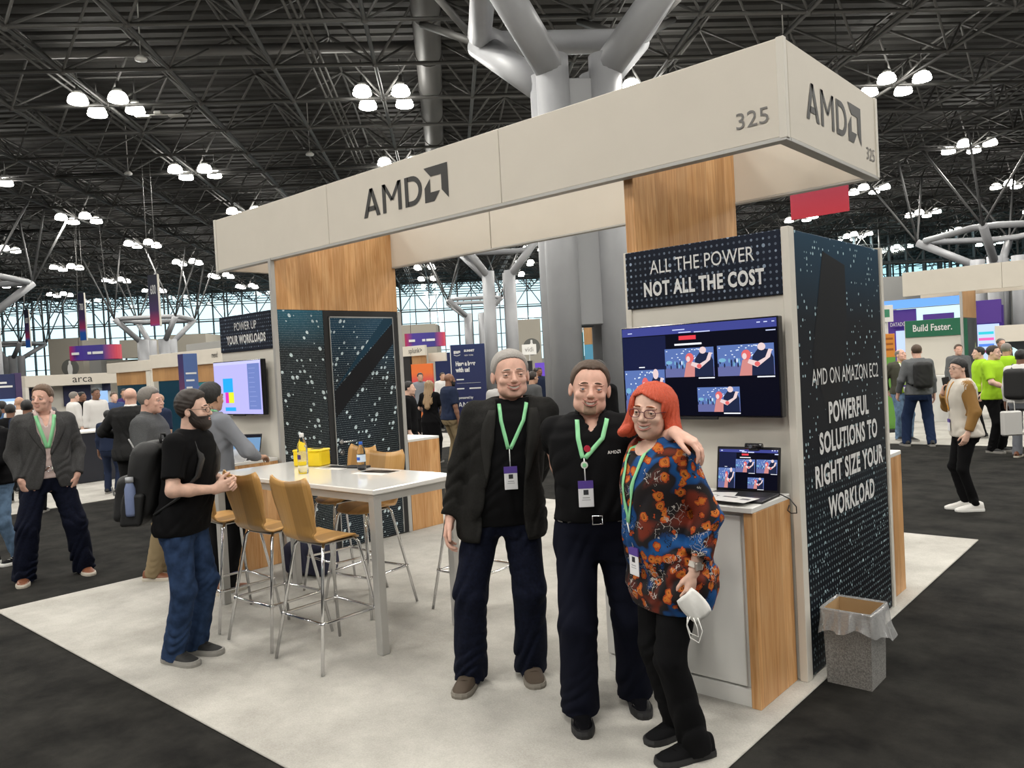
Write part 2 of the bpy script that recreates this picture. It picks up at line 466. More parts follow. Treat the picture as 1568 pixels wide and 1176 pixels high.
def head_sdf(hs, female=False, wide=1.0, nose=1.0, smile=True, jaw=1.0):
    S = Sdf(); w = wide * hs; q = hs
    S.u(ell((0, -.012 * q, .036 * q), (.075 * w, .096 * q, .082 * q)))
    S.u(ell((0, .020 * q, -.028 * q), (.063 * w, .075 * q, .082 * q)), .03)
    S.u(ell((0, .034 * q, -.076 * q), (.049 * w * jaw, .054 * q, .040 * q)), .03)
    S.u(ell((0, .077 * q, -.099 * q), (.020 * w * jaw, .016 * q, .015 * q)), .022)
    for sx in (-1, 1):
        S.u(ell((sx * .037 * w, .066 * q, -.030 * q), (.022 * w, .020 * q, .019 * q)), .016)
        S.u(ell((sx * .029 * w, .084 * q, .019 * q), (.021 * w, .011 * q, .007 * q)), .012)
    for sx in (-1, 1):
        S.sub(ell((sx * .0315 * w, .104 * q, .000 * q), (.0175 * w, .019 * q, .0105 * q)), .010)
        S.u(ell((sx * .0315 * w, .0805 * q, -.001 * q), (.0158 * q, .0150 * q, .0140 * q)), .004)
        sl = .0024 if smile else .0036
        S.sub(func(lambda x, y, z, sx=sx: (np.sqrt(((x - sx * .0315 * w) / (.0135 * q)) ** 2 + ((z + .0012 * q) / (sl * q)) ** 2) - 1) * sl * q * .8, (-.05, .085 * q, -.012), (.05, .13, .012)), .0015)
    S.u(cone((0, .092 * q, .010 * q), (0, .112 * q, -.028 * q), .0075 * q, .0125 * q * nose), .008)
    for sx in (-1, 1): S.u(ell((sx * .0115 * q * nose, .103 * q, -.033 * q), .0085 * q), .005)
    S.u(ell((0, .097 * q, -.056 * q), (.021 * w, .010 * q, .0055 * q)), .006)
    S.u(ell((0, .095 * q, -.071 * q), (.019 * w, .011 * q, .0065 * q)), .006)
    if smile:
        for sx in (-1, 1): S.sub(ell((sx * .0335 * w, .100 * q, -.050 * q), (.004 * q, .012 * q, .014 * q), roty(sx * -.6)), .008)
        S.sub(func(lambda x, y, z: np.sqrt((x / (.031 * w)) ** 2 + ((z + .066 * q - 9 * x * x) / (.0072 * q)) ** 2 + ((y - .100 * q) / (.018 * q)) ** 2) * .007 * q - .007 * q,
                   (-.04, .06, -.10), (.04, .13, -.03)), .003)
    else:
        S.sub(func(lambda x, y, z: np.maximum(np.abs(z + .0635 * q) - .0012, np.maximum(np.abs(x) - .021 * w, .100 * q - y)), (-.03, .08, -.09), (.03, .13, -.04)), .003)
    for sx in (-1, 1):
        E_ = rotz(sx * .35)
        S.u(ell((sx * .077 * w, -.006 * q, -.010 * q), (.009 * q, .019 * q, .031 * q), E_), .006)
        S.sub(ell((sx * .086 * w, .000 * q, -.006 * q), (.006 * q, .010 * q, .018 * q), E_), .005)
    return S

def person(name, label, pos, face, H=1.8, lod=1, girth=1.0, belly=0.0, female=False, skin=None, group=None,
           head=(0, 0, 0), lean=(0, 0), twist=0.0, hip=(0, 0), feet=None, arms=None, head_wide=1.0, nose=1.0, smile=False, jaw=1.0, hs=1.0,
           top=None, jacket=None, pants=None, shoes=None, hair=None, beard=None, glasses=None, lanyard=None, belt=None, brow=None, eye=None, parts=True, watch=None):
    """pos (x, y) on the floor, face = world heading of the person's front (angle of +y); returns root, and a dict of fields"""
    root = empty(name, (pos[0], pos[1], ground_z(pos[0], pos[1])), face); tag(root, label, 'person', group)
    s = H / 1.8; R_ = RES[lod]; g = girth; F = {}
    skin = skin or MATS['skin_light']
    hx, hy = hip; lx, ly = lean
    fem = 1.0 if female else 0.0
    # torso sections  z, cx, cy, rx, ry_front, ry_back
    def tc(z):   # centre path
        u = np.clip((z - .93) / (.57), 0, 1.1); return hx + lx * u, hy + ly * u
    rows = []
    for z, rx, rf, rb in ((.80, .145, .085, .10), (.88, .172 + .008 * fem, .105, .125 + .01 * fem), (.96, .168, .112 + .4 * belly, .118), (1.06, .150 - .012 * fem, .112 + belly, .100),
                          (1.18, .150 - .012 * fem, .115 + .9 * belly, .100), (1.30, .168 - .012 * fem, .120 + .5 * belly + .012 * fem, .112), (1.40, .172 - .014 * fem, .112 + .15 * belly, .115),
                          (1.46, .150 - .012 * fem, .090, .100), (1.50, .095, .066, .075), (1.535, .060, .052, .058)):
        cx, cy = tc(z); rows.append((z * s, cx * s, cy * s, rx * g * s, rf * g * s, rb * g * s))
    tw = ((0.9 * s, 1.45 * s), (0, twist))
    def chest(x, y, z):
        cx, cy = tc(z); ca, sa = cos(twist), sin(twist)
        return V3(cx + x * ca - y * sa, cy + x * sa + y * ca, z) * s
    shw = (.182 - .020 * fem) * (0.6 + 0.4 * g)
    SH = [chest(sd * shw, -.01, 1.435) for sd in (1, -1)]
    NB = chest(0, -.012, 1.50)
    arms = arms or {}
    A = []
    for i, sd in enumerate((1, -1)):
        a = arms.get('RL'[i], {})
        w = a.get('wrist'); W = chest(sd * (.255 * (0.55 + .45 * g)), .045, .865) if w is None else V3(*w) * s
        hint = a.get('hint', (sd * .5, -1, -.2))
        El, W = ik(SH[i], W, .295 * s, .265 * s, hint)
        fd = _unit(W - El)
        d = V3(*a['dir']) if 'dir' in a else _unit(fd + V3(0, .05, 0)); n = V3(*a['palm']) if 'palm' in a else V3(-sd, 0.15, 0)
        A.append(dict(S=SH[i], E=El, W=W, d=_unit(d), n=n, curl=a.get('curl', .28), sd=sd, spread=a.get('spread', 0), thumb=a.get('thumb', 0), hide=a.get('hide', False)))
    feet = feet or ((.10, .0, -.12), (-.10, .0, .12))   # right, left: x, y, toe angle
    Lg = []
    for i, sd in enumerate((1, -1)):
        f = feet[i]; an = V3(f[0], f[1], .095 + (f[3] if len(f) > 3 else 0)) * s; hp = V3(hx + sd * .090 * (.5 + .5 * g), hy, .91) * s
        toe = V3(-sin(f[2]), cos(f[2]), 0)
        kn, an = ik(hp, an, .425 * s, .415 * s, toe + V3(sd * .12, 0, 0))
        Lg.append((hp, kn, an, toe, f))
    # ---------------- head
    Rh = rotz(head[0]) @ rotx(head[1]) @ roty(head[2]); h_ = hs * s * (0.955 if female else 1.0)
    HC = NB + V3(0, .028, .0) * s + rotz(head[0] * .5) @ V3(0, .008, .128) * s + Rh @ V3(0, 0, .012) * s
    def hl(p): return HC + Rh @ (np.asarray(p, float) * h_)
    HS = head_sdf(h_, female, head_wide, nose, smile, jaw)
    inv = Rh.T
    nb_l = inv @ (NB - V3(0, 0, .05) * s - HC)
    HS2 = Sdf(); HS2.ops = list(HS.ops); nk = (.056 - .008 * fem) * s * (.5 + .5 * g)
    HS2.u(cone((0, -.022 * h_, -.05 * h_), nb_l, nk, nk * 1.12), .02)
    allv, allq = [], []; off = 0
    def put(v, q):
        nonlocal off
        allv.append(v); allq.append(q + off); off += len(v)
    v, q = HS2.mesh(R_['head']); put(v @ Rh.T + HC, q)
    # ---------------- arms with hands
    for i, a in enumerate(A):
        if a['hide']: continue
        S_ = Sdf(); sd = a['sd']; ag = s * (.7 + .3 * g) * (.88 if female else 1)
        mid = a['E'] * .62 + a['W'] * .38
        S_.u(cone(a['S'], a['E'], .050 * ag, .041 * ag)).u(cone(a['E'], mid, .041 * ag, .039 * ag), .02).u(cone(mid, a['W'], .039 * ag, .025 * ag), .02)
        hand_prims(a['W'], a['d'], a['n'], sd, a['curl'], s * (.92 if female else 1.03), S_, spread=a['spread'], thumb=a['thumb'])
        sl = (top or {}).get('sleeve', .5)
        if jacket: sl = max(sl, jacket.get('sleeve', .93))
        S_.ops = S_.ops
        # only the bare end is kept at fine resolution
        if sl > .6:
            c0 = a['E'] * .35 + a['W'] * .65; dd = _unit(a['W'] - a['E'])
            S_.cut(func(lambda x, y, z, c0=c0, dd=dd: -((x - c0[0]) * dd[0] + (y - c0[1]) * dd[1] + (z - c0[2]) * dd[2])))
            lo = np.minimum(c0, a['W'] - .0) - .24 * s; hi = np.maximum(c0, a['W']) + .24 * s
            v, q = S_.mesh(R_['hand'], lo, hi)
        else: v, q = S_.mesh(R_['hand'] * 1.25)
        if len(v): put(v, q)
    # ---------------- core under the clothes
    C_ = Sdf(); C_.u(loft(rows, -.006, zhi=1.50 * s, twist=tw))
    for i, (hp, kn, an, toe, f) in enumerate(Lg):
        C_.u(cone(hp, kn, .078 * s, .052 * s), .04).u(cone(kn, an, .050 * s, .036 * s), .03).u(cone(an - V3(0, 0, .03) * s, an + toe * .06 * s - V3(0, 0, .06) * s, .026 * s, .018 * s), .01)
    for a in A: C_.u(cone(a['S'], a['E'], .042 * s, .034 * s), .04).u(cone(a['E'], a['E'] * .4 + a['W'] * .6, .034 * s, .026 * s), .02)
    C_.u(cone(NB - V3(0, 0, .08) * s, NB, .05 * s, .045 * s), .03)
    v, q = C_.mesh(R_['core']); put(v, q)
    body = link('body', np_mesh('body', np.concatenate(allv), np.concatenate(allq), [skin]), root)
    F['head'] = (HC, Rh, h_)
    # ---------------- face
    if parts and lod < 2:
        br = mat('brow_' + (brow or 'brown'), {'grey': (.30, .26, .22), 'brown': (.09, .05, .03), 'black': (.02, .016, .014), 'red': (.28, .09, .04), 'fair': (.33, .22, .13)}[brow or 'brown'], .8)
        for sx in (-1, 1):
            b = MB(); pts = []
            for k in range(7):
                u = k / 6; pts.append(hl((sx * (.013 + .036 * u) * head_wide, .1005 - .022 * u * u, (.0225 + .0065 * sin(.5 + u * pi * .75) - .007 * u * u))))
            b.tube(pts, [.0022 * h_ + .0016 * h_ * sin(pi * (k + .8) / 7) for k in range(7)], 6); b.build('eyebrow', br, root)
            b = MB(); b.ball((0, 0, 0), .0132 * h_, 12, 8); b.cm = 1
            b.ball((0, .0042 * h_, 0), (.0082 * h_, .0104 * h_, .0082 * h_), 10, 6)
            o = b.build('eye', mat('eye_white', (.34, .28, .25), .3), root, extra=(mat('eye_' + (eye or 'brown'), {'brown': (.05, .025, .015), 'blue': (.12, .17, .22)}[eye or 'brown'], .2),))
            o.matrix_local = Matrix.Translation(Vector(hl((sx * .0315 * head_wide, .0815, -.001)))) @ Matrix(Rh.tolist()).to_4x4()
        if smile:
            b = MB(); N_ = 9
            vs = []
            for r_ in (0, 1):
                for k in range(N_):
                    u = k / (N_ - 1) * 2 - 1; x = u * .027 * head_wide
                    vs.append(hl((x, .0975 - .015 * u * u, -.0605 - .0095 * r_ * (1 - u * u * .9) + 8.5 * x * x)))
            b.add(vs, [(k, k + 1, N_ + k + 1, N_ + k) for k in range(N_ - 1)], True); b.build('teeth', mat('teeth', (.80, .76, .68), .3), root)
        lipm = mat('lips', (.42, .16, .13), .45)
        for dz, wd in ((-.0555, .0030), (-.0705, .0036)):
            b = MB(); pts = []
            for k in range(9):
                u = k / 4 - 1; x = u * (.0305 if smile else .023) * head_wide
                pts.append(hl((x, .1040 - (.018 if smile else .012) * u * u - (.002 if not smile else 0), (dz if smile else (dz * .25 - .0635 * .75)) * (1) + ((9.0 * x * x) if smile else 0) - (.004 * (1 - u * u) if smile and dz < -.06 else 0))))
            b.tube(pts, [wd * h_ * (.35 + .65 * sin(pi * (k + .6) / 9.2)) for k in range(9)], 6); b.build('lip', lipm, root)
    # ---------------- hair
    if hair:
        hm = hair['mat']; st = hair.get('style', 'short'); t = hair.get('t', .006) * h_; q = h_; X = Sdf()
        amp = hair.get('amp', .0016) * (1 if lod < 2 else .5); fq = hair.get('freq', 210)
        base = HS.ops[:3]
        if st in ('short', 'sides'):
            for op, p, k in base: X.ops.append((op, p, k))
            fr = hair.get('front', .074); back = hair.get('back', -.062); lift = hair.get('lift', 0)
            ys = np.array([-.12, -.06, -.025, .004, .016, .034, .046, .060, .080, .12]) * q
            zs = np.array([back, back + .004, -.030, -.030, .008, .030, .066, fr - .008, fr + .004, fr + .01]) * q
            X.disp(lambda x, y, z: -t * np.clip((z - np.interp(y, ys, zs)) / (.022 * q), .12, 1) - (lift * q * np.clip((z / q - .06) / .06, 0, 1) * .6 if lift else 0) + amp * np.clip((z - np.interp(y, ys, zs)) / (.03 * q), .2, 1) * (np.sin(x * fq + 3 * np.sin(z * 60)) * np.sin(y * fq * .8 + z * 90)))
            widow = hair.get('recede', 0.0)
            X.cut(func(lambda x, y, z: (np.interp(y, ys, zs) + .003 * q * np.sin(x * 420) * np.sin(x * 150 + 1) + widow * q * np.exp(-((np.abs(x) / q - .042) / .018) ** 2) * (y > .02 * q) - z) * .75), .004)
            if st == 'sides':
                X.sub(ell((0, .0, .118 * q), (.058 * q, .105 * q, .06 * q)), .02)
            X.sub(ell((.083 * q * head_wide, .004 * q, -.014 * q), (.02 * q, .020 * q, .034 * q)), .004).sub(ell((-.083 * q * head_wide, .004 * q, -.014 * q), (.02 * q, .020 * q, .034 * q)), .004)
            if lift: X.ops[0] = ('u', ell((0, -.012 * q, .040 * q), (.077 * q * head_wide, .097 * q, (.082 + lift * .6) * q)), 0)
        elif st == 'bob':
            X.u(ell((0, -.016 * q, .030 * q), (.101 * q, .114 * q, .100 * q)))
            for sx in (-1, 1):
                X.u(cone((sx * .068 * q, -.012 * q, .03 * q), (sx * .104 * q, -.002 * q, -.088 * q), .036 * q, .036 * q), .03)
                X.u(ell((sx * .114 * q, .022 * q, -.098 * q), (.034 * q, .040 * q, .024 * q), roty(sx * .5)), .02)
            X.u(cone((0, -.07 * q, .02 * q), (0, -.088 * q, -.085 * q), .060 * q, .058 * q), .04)
            X.disp(lambda x, y, z: amp * (np.sin(np.arctan2(x, y + .01) * 34 + 2.2 * np.sin(z * 38)) * .8 + np.sin(np.arctan2(x, y) * 71 + z * 40) * .5) * 1.4)
            X.sub(func(lambda x, y, z: np.maximum(np.maximum(np.abs(x) / q - (.064 + .12 * np.clip(-(z / q) - .05, 0, .1)), .014 - y / q), z / q - (.078 - .42 * np.abs(x / q - .022))) * q * .8, (-.12, -.05, -.3), (.12, .2, .1)), .012)
            X.sub(func(lambda x, y, z: z + .126 * q + .004 * q * np.sin(x * 130 + y * 90)), .004)
        elif st == 'long':
            X.u(ell((0, -.014 * q, .034 * q), (.088 * q, .108 * q, .096 * q)))
            L_ = hair.get('len', .42)
            X.u(cone((0, -.07 * q, .02 * q), (0, -.20 * q, -L_ * q), .085 * q, .060 * q, sq=((0, 1, 0), 1.7)), .05)
            for sx in (-1, 1): X.u(cone((sx * .07 * q, -.02 * q, .02 * q), (sx * .080 * q, -.17 * q, -L_ * .8 * q), .036 * q, .036 * q), .04)
            X.disp(lambda x, y, z: amp * 1.6 * (np.sin(x * 190 + 3 * np.sin(z * 14)) + .5 * np.sin(x * 90 + y * 120)))
            X.sub(func(lambda x, y, z: np.maximum(np.maximum(np.abs(x) / q - .060, .016 - y / q), z / q - (.064 - .3 * np.abs(x / q))) * q * .8, (-.12, -.05, -.3), (.12, .2, .12)), .012)
        elif st == 'tied':
            for op, p, k in base: X.ops.append((op, p, k))
            X.disp(lambda x, y, z: -t + amp * np.sin(np.arctan2(x, z) * 50))
            ys = np.array([-.12, -.06, -.02, .01, .03, .056, .080, .12]) * q; zs = np.array([-.07, -.06, -.02, .005, .03, .046, .062, .066]) * q
            X.cut(func(lambda x, y, z: (np.interp(y, ys, zs) - z) * .75), .004)
            X.u(cone((0, -.10 * q, .03 * q), (.03 * q, -.15 * q, -.10 * q), .03 * q, .026 * q), .02).u(cone((.03 * q, -.15 * q, -.10 * q), (.05 * q, -.14 * q, -.26 * q), .026 * q, .012 * q), .02)
        v, q_ = X.mesh(max(R_['head'], .0042), pad=.02)
        if len(v): link('hair', np_mesh('hair', v @ Rh.T + HC, q_, [hm]), root)
    if beard:
        X = Sdf(); q = h_; t = beard.get('t', .004) * q; X.ops = list(HS.ops[:8]); amp = beard.get('amp', .0012)
        X.disp(lambda x, y, z: -t + amp * np.sin(x * 300) * np.sin(y * 260 + z * 230))
        if beard.get('style') == 'full':
            X.u(ell((0, .060 * q, -.095 * q), (.046 * q, .040 * q, .040 * q)), .03)
            ys = np.array([-.03, -.005, .02, .05, .09, .13]) * q; zs = np.array([-.09, .015, .0, -.040, -.042, -.044]) * q
            X.cut(func(lambda x, y, z: np.maximum((z - np.interp(y, ys, zs)) * .8, -.012 * q - y)), .004)
            X.sub(ell((0, .108 * q, -.064 * q), (.017 * q, .02 * q, .006 * q)), .004)
        else:   # goatee around the mouth
            X.cut(func(lambda x, y, z: np.maximum(np.maximum(np.abs(x) - .031 * q, z + .044 * q), .05 * q - y)), .01)
            X.sub(ell((0, .105 * q, -.064 * q), (.025 * q, .022 * q, .0105 * q)), .004)
        v, q_ = X.mesh(max(R_['head'], .004), pad=.015)
        if len(v): link('beard', np_mesh('beard', v @ Rh.T + HC, q_, [beard['mat']]), root)
    if glasses:
        b = MB(); r_ = .0016 * h_ * glasses.get('w', 1.0)
        for sx in (-1, 1):
            c = (sx * .0325 * head_wide, .1125, -.003); pts = []
            for k in range(20):
                a = 2 * pi * k / 20; pts.append(hl((c[0] + .0245 * (abs(cos(a)) ** .7) * (1 if cos(a) > 0 else -1), c[1] - .006 * abs(cos(a)) * (1 if cos(a) * sx > 0 else 0), c[2] + .0175 * (abs(sin(a)) ** .75) * (1 if sin(a) > 0 else -1))))
            b.tube(pts, r_, 6, closed=True)
            b.tube([hl((sx * .055 * head_wide, .107, .003)), hl((sx * .074 * head_wide, .06, .006)), hl((sx * .0815 * head_wide, -.006, .006)), hl((sx * .083 * head_wide, -.03, -.012))], r_, 6)
        b.tube([hl((-.009, .1135, .002)), hl((0, .1165, .005)), hl((.009, .1135, .002))], r_, 6)
        b.build('glasses', glasses['mat'], root)
    # ---------------- trousers
    if pants:
        X = Sdf(); t = pants.get('t', .012) * s; kr, hr = pants.get('knee', .072), pants.get('hem_r', .070); hem = pants.get('hem', .035)
        X.u(loft(rows, t, zlo=.80 * s, zhi=1.12 * s, twist=tw))
        for hp, kn, an, toe, f in Lg:
            ft = V3(an[0], an[1], an[2] - (.095 - hem) * s) - toe * .012 * s
            X.u(cone(hp, kn, .098 * s * (.45 + .55 * g), kr * s * (.7 + .3 * g)), .035).u(cone(kn, ft, kr * s * (.7 + .3 * g), hr * s * (.8 + .2 * g), flat_b=True), .03)
        X.cut(func(lambda x, y, z: z - (pants.get('waist', 1.05)) * s))
        a_ = pants.get('amp', .005) * (1.5 if lod < 2 else .8)
        wr = wrinkle(a_, pants.get('fz', 52), 22, pants.get('seed', 1.0))
        X.disp(lambda x, y, z: wr(x, y, z) * (np.exp(-((z / s - .12) / .13) ** 2) + .7 * np.exp(-((z / s - .50) / .10) ** 2) + .6 * np.exp(-((z / s - .84) / .08) ** 2) + .30))
        v, q = X.mesh(R_['cloth']); link('trousers', np_mesh('trousers', v, q, [pants['mat']]), root); F['pants'] = X
    # ---------------- shirt / jacket
    def garment(gd, nm, tdef):
        X = Sdf(); t = gd.get('t', tdef) * s; hem = gd.get('hem', .95); sl = gd.get('sleeve', .5 if nm != 'jacket' else .95)
        rw = [list(r) for r in rows]
        fl = gd.get('flare', 0) + .010
        for r in rw:
            k = np.clip((1.25 * s - r[0]) / (.45 * s), 0, 1.2); r[3] += fl * k * s; r[4] += fl * k * s; r[5] += fl * k * .8 * s
        if hem < .80:
            r = rw[0]; rw.insert(0, [hem * s - .02, r[1], r[2], max(r[3], .165 * g * s), max(r[4], .12 * g * s), max(r[5], .125 * g * s)])
            rw[1][3] = max(rw[1][3], .17 * g * s + fl); rw[1][4] = max(rw[1][4], .115 * g * s + fl); rw[1][5] = max(rw[1][5], .125 * g * s + fl)
        X.u(loft(rw, t, zlo=hem * s - .005, zhi=1.52 * s, twist=tw))
        for a in A:
            sd = a['sd']; st = t * gd.get('st', 1.0)
            X.u(cone(NB + V3(0, -.01, -.035) * s, a['S'] + V3(-sd * .015, 0, .004) * s, .052 * s + t * .4, .050 * s * (.6 + .4 * g) + st * .45), .04)
            ru, re, rw_ = (.052 * (.6 + .4 * g) * s + st * .6, .046 * (.6 + .4 * g) * s + st * .6, .033 * s + st * .6 * gd.get('cuff', 1.0))
            if female: ru *= .92; re *= .92
            if sl <= .53:
                e_ = a['S'] + (a['E'] - a['S']) * (sl / .53); X.u(cone(a['S'], e_, ru, ru * .98 + gd.get('bell', 0) * s, flat_b=True), .045)
            else:
                u_ = min(1.0, (sl - .53) / .47); e_ = a['E'] + (a['W'] - a['E']) * u_
                X.u(cone(a['S'], a['E'], ru, re), .035).u(cone(a['E'], e_, re, re + (rw_ - re) * u_ + gd.get('bell', 0) * s, flat_b=True), .03)
        if 'open' in gd:
            ox = gd.get('open_x', 0.0); zs_, ws_ = zip(*gd['open']); zs_ = np.array(zs_) * s; ws_ = np.array(ws_) * s
            def cutf(x, y, z):
                cx = np.interp(z, (.93 * s, 1.5 * s), (hx * s, (hx + lx) * s)); cy = np.interp(z, (.93 * s, 1.5 * s), (hy * s, (hy + ly) * s))
                a = np.interp(z, tw[0], tw[1]); X_ = (x - cx) * np.cos(a) + (y - cy) * np.sin(a); Y_ = -(x - cx) * np.sin(a) + (y - cy) * np.cos(a)
                return np.maximum(np.abs(X_ - ox * s) - np.interp(z, zs_, ws_), -Y_ + .01)
            X.sub(func(cutf, (-.4, -.1, 0), (.4, .6, 2)), .012)
        neck = gd.get('neck', 'crew'); nr = gd.get('nr', .066) * s
        X.sub(cone(NB + V3(0, .012, -.012 if neck == 'crew' else -.02) * s, HC + V3(0, .01, 0), nr * (.5 + .5 * g), nr * 1.05), .008)
        if neck == 'v':
            X.sub(cone(NB + V3(0, .14, -.10) * s, NB + V3(0, .04, .05) * s, .012, .06 * s), .01)
        if neck == 'scoop':
            X.sub(ell(NB + V3(0, .09, -.005) * s, (.085 * s, .10 * s, .062 * s)), .015)
        a_ = gd.get('amp', .004) * (1.7 if lod < 2 else .8); wr = wrinkle(a_, gd.get('fz', 34), gd.get('fx', 20), gd.get('seed', .3))
        X.disp(lambda x, y, z: wr(x, y, z) * (.35 + .65 * np.clip((1.38 * s - z) / (.3 * s), 0, 1)) * np.clip((z - hem * s) / .06, .15, 1))
        v, q = X.mesh(R_['cloth']); o = link(nm, np_mesh(nm, v, q, [gd['mat']]), root); F[nm] = X
        return o
    if top: garment(top, top.get('name', 'shirt'), .014)
    if jacket: garment(jacket, 'jacket', .034)
    outer = F.get('jacket') or F.get((top or {}).get('name', 'shirt'))
    inner = F.get((top or {}).get('name', 'shirt'))
    def fy(fields, x, z, y0=.45):
        ys = np.linspace(y0, -.15, 240); best = -.15
        for f in fields:
            d = f.at(np.full(240, x), ys, np.full(240, z)); i = np.argmax(d < 0)
            if d[i] < 0:
                y = ys[i] if i == 0 else ys[i - 1] + (ys[i] - ys[i - 1]) * d[i - 1] / (d[i - 1] - d[i])
                best = max(best, y)
        return best
    F['fy'] = fy; F['fields'] = [f for f in (inner, F.get('jacket')) if f is not None]; F['root'] = root; F['s'] = s; F['A'] = A; F['NB'] = NB; F['hl'] = hl; F['chest'] = chest
    if (top or {}).get('collar'):
        b = MB(); N_ = 22; cm = top['collar']; vs = []; fs = []
        op_ = top.get('collar_open', .55)
        for rad, dz, dr in ((.057, .045, 0), (.064, .052, .0), (.078, .012, .0), (.074, .004, 0)):
            for k in range(N_):
                a = pi / 2 + op_ + (2 * pi - 2 * op_) * k / (N_ - 1); fr = max(0, sin(a))
                vs.append(NB + V3(cos(a) * rad * (.5 + .5 * g), sin(a) * rad * 1.0 + .012, dz - .026 * fr - .006) * s)
        for r_ in range(3):
            for k in range(N_ - 1): fs.append((r_ * N_ + k, r_ * N_ + k + 1, (r_ + 1) * N_ + k + 1, (r_ + 1) * N_ + k))
        b.add(vs, fs, True); o = b.build('collar', cm, root)
        sm = o.modifiers.new('thickness', 'SOLIDIFY'); sm.thickness = .004
    if jacket and 'lapel' in jacket:
        for sd in (1, -1):
            zs_, ws_ = zip(*jacket['open']); ox = jacket.get('open_x', 0)
            b = MB(); vs = []; fs = []; M_ = 12; K_ = 4
            z0, z1 = jacket['lapel']
            for k in range(M_):
                u = k / (M_ - 1); z = z0 + (z1 - z0) * u; w = np.interp(z, zs_, ws_)
                wide = .062 * sin(min(1, u * 1.35) * pi * .5) + .004
                if u > .80: wide *= 1 - .45 * (u - .80) / .2
                for j in range(K_):
                    x = sd * (w + .004 + wide * j / (K_ - 1)) + ox
                    p = chest(x, 0, z); X_ = p[0]; y = fy([F['jacket']], X_, z * s)
                    vs.append((X_, y + .007 - .003 * (j == K_ - 1), z * s))
            for k in range(M_ - 1):
                for j in range(K_ - 1): fs.append((k * K_ + j, k * K_ + j + 1, (k + 1) * K_ + j + 1, (k + 1) * K_ + j))
            b.add(vs, fs, True); o = b.build('lapel', jacket.get('lapel_mat', jacket['mat']), root)
            sm = o.modifiers.new('thickness', 'SOLIDIFY'); sm.thickness = .006; sm.offset = 1
    def ribbon(pts, w, nm, m_, proud=.004, parent=root):
        vs = []; P_ = [np.array(p, float) for p in pts]
        dense = []
        for i in range(len(P_) - 1):
            for k in range(8): dense.append(P_[i] + (P_[i + 1] - P_[i]) * k / 8)
        dense.append(P_[-1])
        for i, p in enumerate(dense):
            d = dense[min(i + 1, len(dense) - 1)] - dense[max(i - 1, 0)]; d = d / (np.linalg.norm(d) + 1e-9); nrm = np.array((-d[1], d[0]))
            for e in (-1, 1):
                x, z = p + nrm * w * .5 * e; vs.append((x, fy(F['fields'], x, z) + proud, z))
        n_ = len(dense); b = MB(); b.add(vs, [(2 * i, 2 * i + 1, 2 * i + 3, 2 * i + 2) for i in range(n_ - 1)], True)
        o = b.build(nm, m_, parent); sm = o.modifiers.new('thickness', 'SOLIDIFY'); sm.thickness = .003; sm.offset = 0
        return o
    F['ribbon'] = ribbon
    if lanyard:
        lz = lanyard.get('z', 1.16) * s; lm = lanyard['mat']; lw = lanyard.get('w', .022)
        xo = lanyard.get('x', 0); c0 = chest(xo, 0, lanyard.get('z', 1.16))[0]; nbx = NB[0]
        zt = (1.505) * s
        for sd in (1, -1):
            ribbon([(nbx + sd * .072 * s, zt - .012 * s), (nbx + sd * .058 * s + (c0 - nbx) * .3, zt - .10 * s), (c0 + sd * .006, lz)], lw, 'lanyard', lm, .006)
        b = MB(); pts = []
        for k in range(13):
            a = pi + pi * k / 12; pts.append(NB + V3(cos(a) * .070, sin(a) * .066 + .006, .022 * -sin(a) - .002) * s)
        b.tube(pts, lw * .32, 6); b.build('lanyard', lm, root)
        if lanyard.get('badge', True):
            bz = lz - lanyard.get('drop', .09) * s; y = max(fy(F['fields'], c0, bz - .02), fy(F['fields'], c0, bz - .12)) + .010
            b = MB(); b.tube([(c0, fy(F['fields'], c0, lz) + .008, lz), (c0, y, bz)], .003, 6); b.build('strap', mat('strap_white', (.75, .76, .74), .5), root)
            b = MB(); b.box(c0 - .036, c0 + .036, y - .003, y + .003, bz - .125, bz, .002); bd = b.build('badge', mat('badge_white', (.80, .80, .82), .4), root)
            b = MB(); b.box(c0 - .0365, c0 + .0365, y - .0035, y + .0036, bz - .036, bz + .0005); b.build('badge_header', mat('badge_purple', (.10, .055, .30), .4), bd)
            if lod == 0:
                b = MB(); b.box(c0 - .012, c0 + .012, y, y + .0036, bz - .066, bz - .042); b.build('badge_photo', mat('badge_photo', (.03, .03, .035), .5), bd)
                b = MB(); b.box(c0 - .017, c0 + .017, y, y + .0035, bz - .082, bz - .078); b.box(c0 - .020, c0 + .020, y, y + .0035, bz - .092, bz - .089); b.build('badge_print', mat('badge_grey', (.35, .35, .37), .5), bd)
    if belt:
        b = MB(); N_ = 40; vs = []; zb = pants.get('waist', 1.05) * s if pants else 1.05 * s
        lf = F['pants']
        for zz in (zb - .036, zb + .004):
            for k in range(N_):
                a = 2 * pi * k / N_; rr = np.linspace(.45, .05, 160); cx, cy = tc(zz / s)
                d = lf.at(cx * s + rr * cos(a), cy * s + rr * sin(a), np.full(160, zz - .012)); i = int(np.argmax(d < 0)); r_ = rr[i] + .006
                vs.append((cx * s + r_ * cos(a), cy * s + r_ * sin(a), zz))
        b.add(vs, [(k, (k + 1) % N_, N_ + (k + 1) % N_, N_ + k) for k in range(N_)], True)
        o = b.build('belt', belt, root); sm = o.modifiers.new('thickness', 'SOLIDIFY'); sm.thickness = .006
        yb = max(v_[1] for v_ in vs); cx = tc(1.04)[0] * s
        b = MB(); b.tube([(cx - .024, yb + .008, zb - .036), (cx + .024, yb + .008, zb - .036), (cx + .024, yb + .008, zb + .004), (cx - .024, yb + .008, zb + .004)], .0035, 6, closed=True)
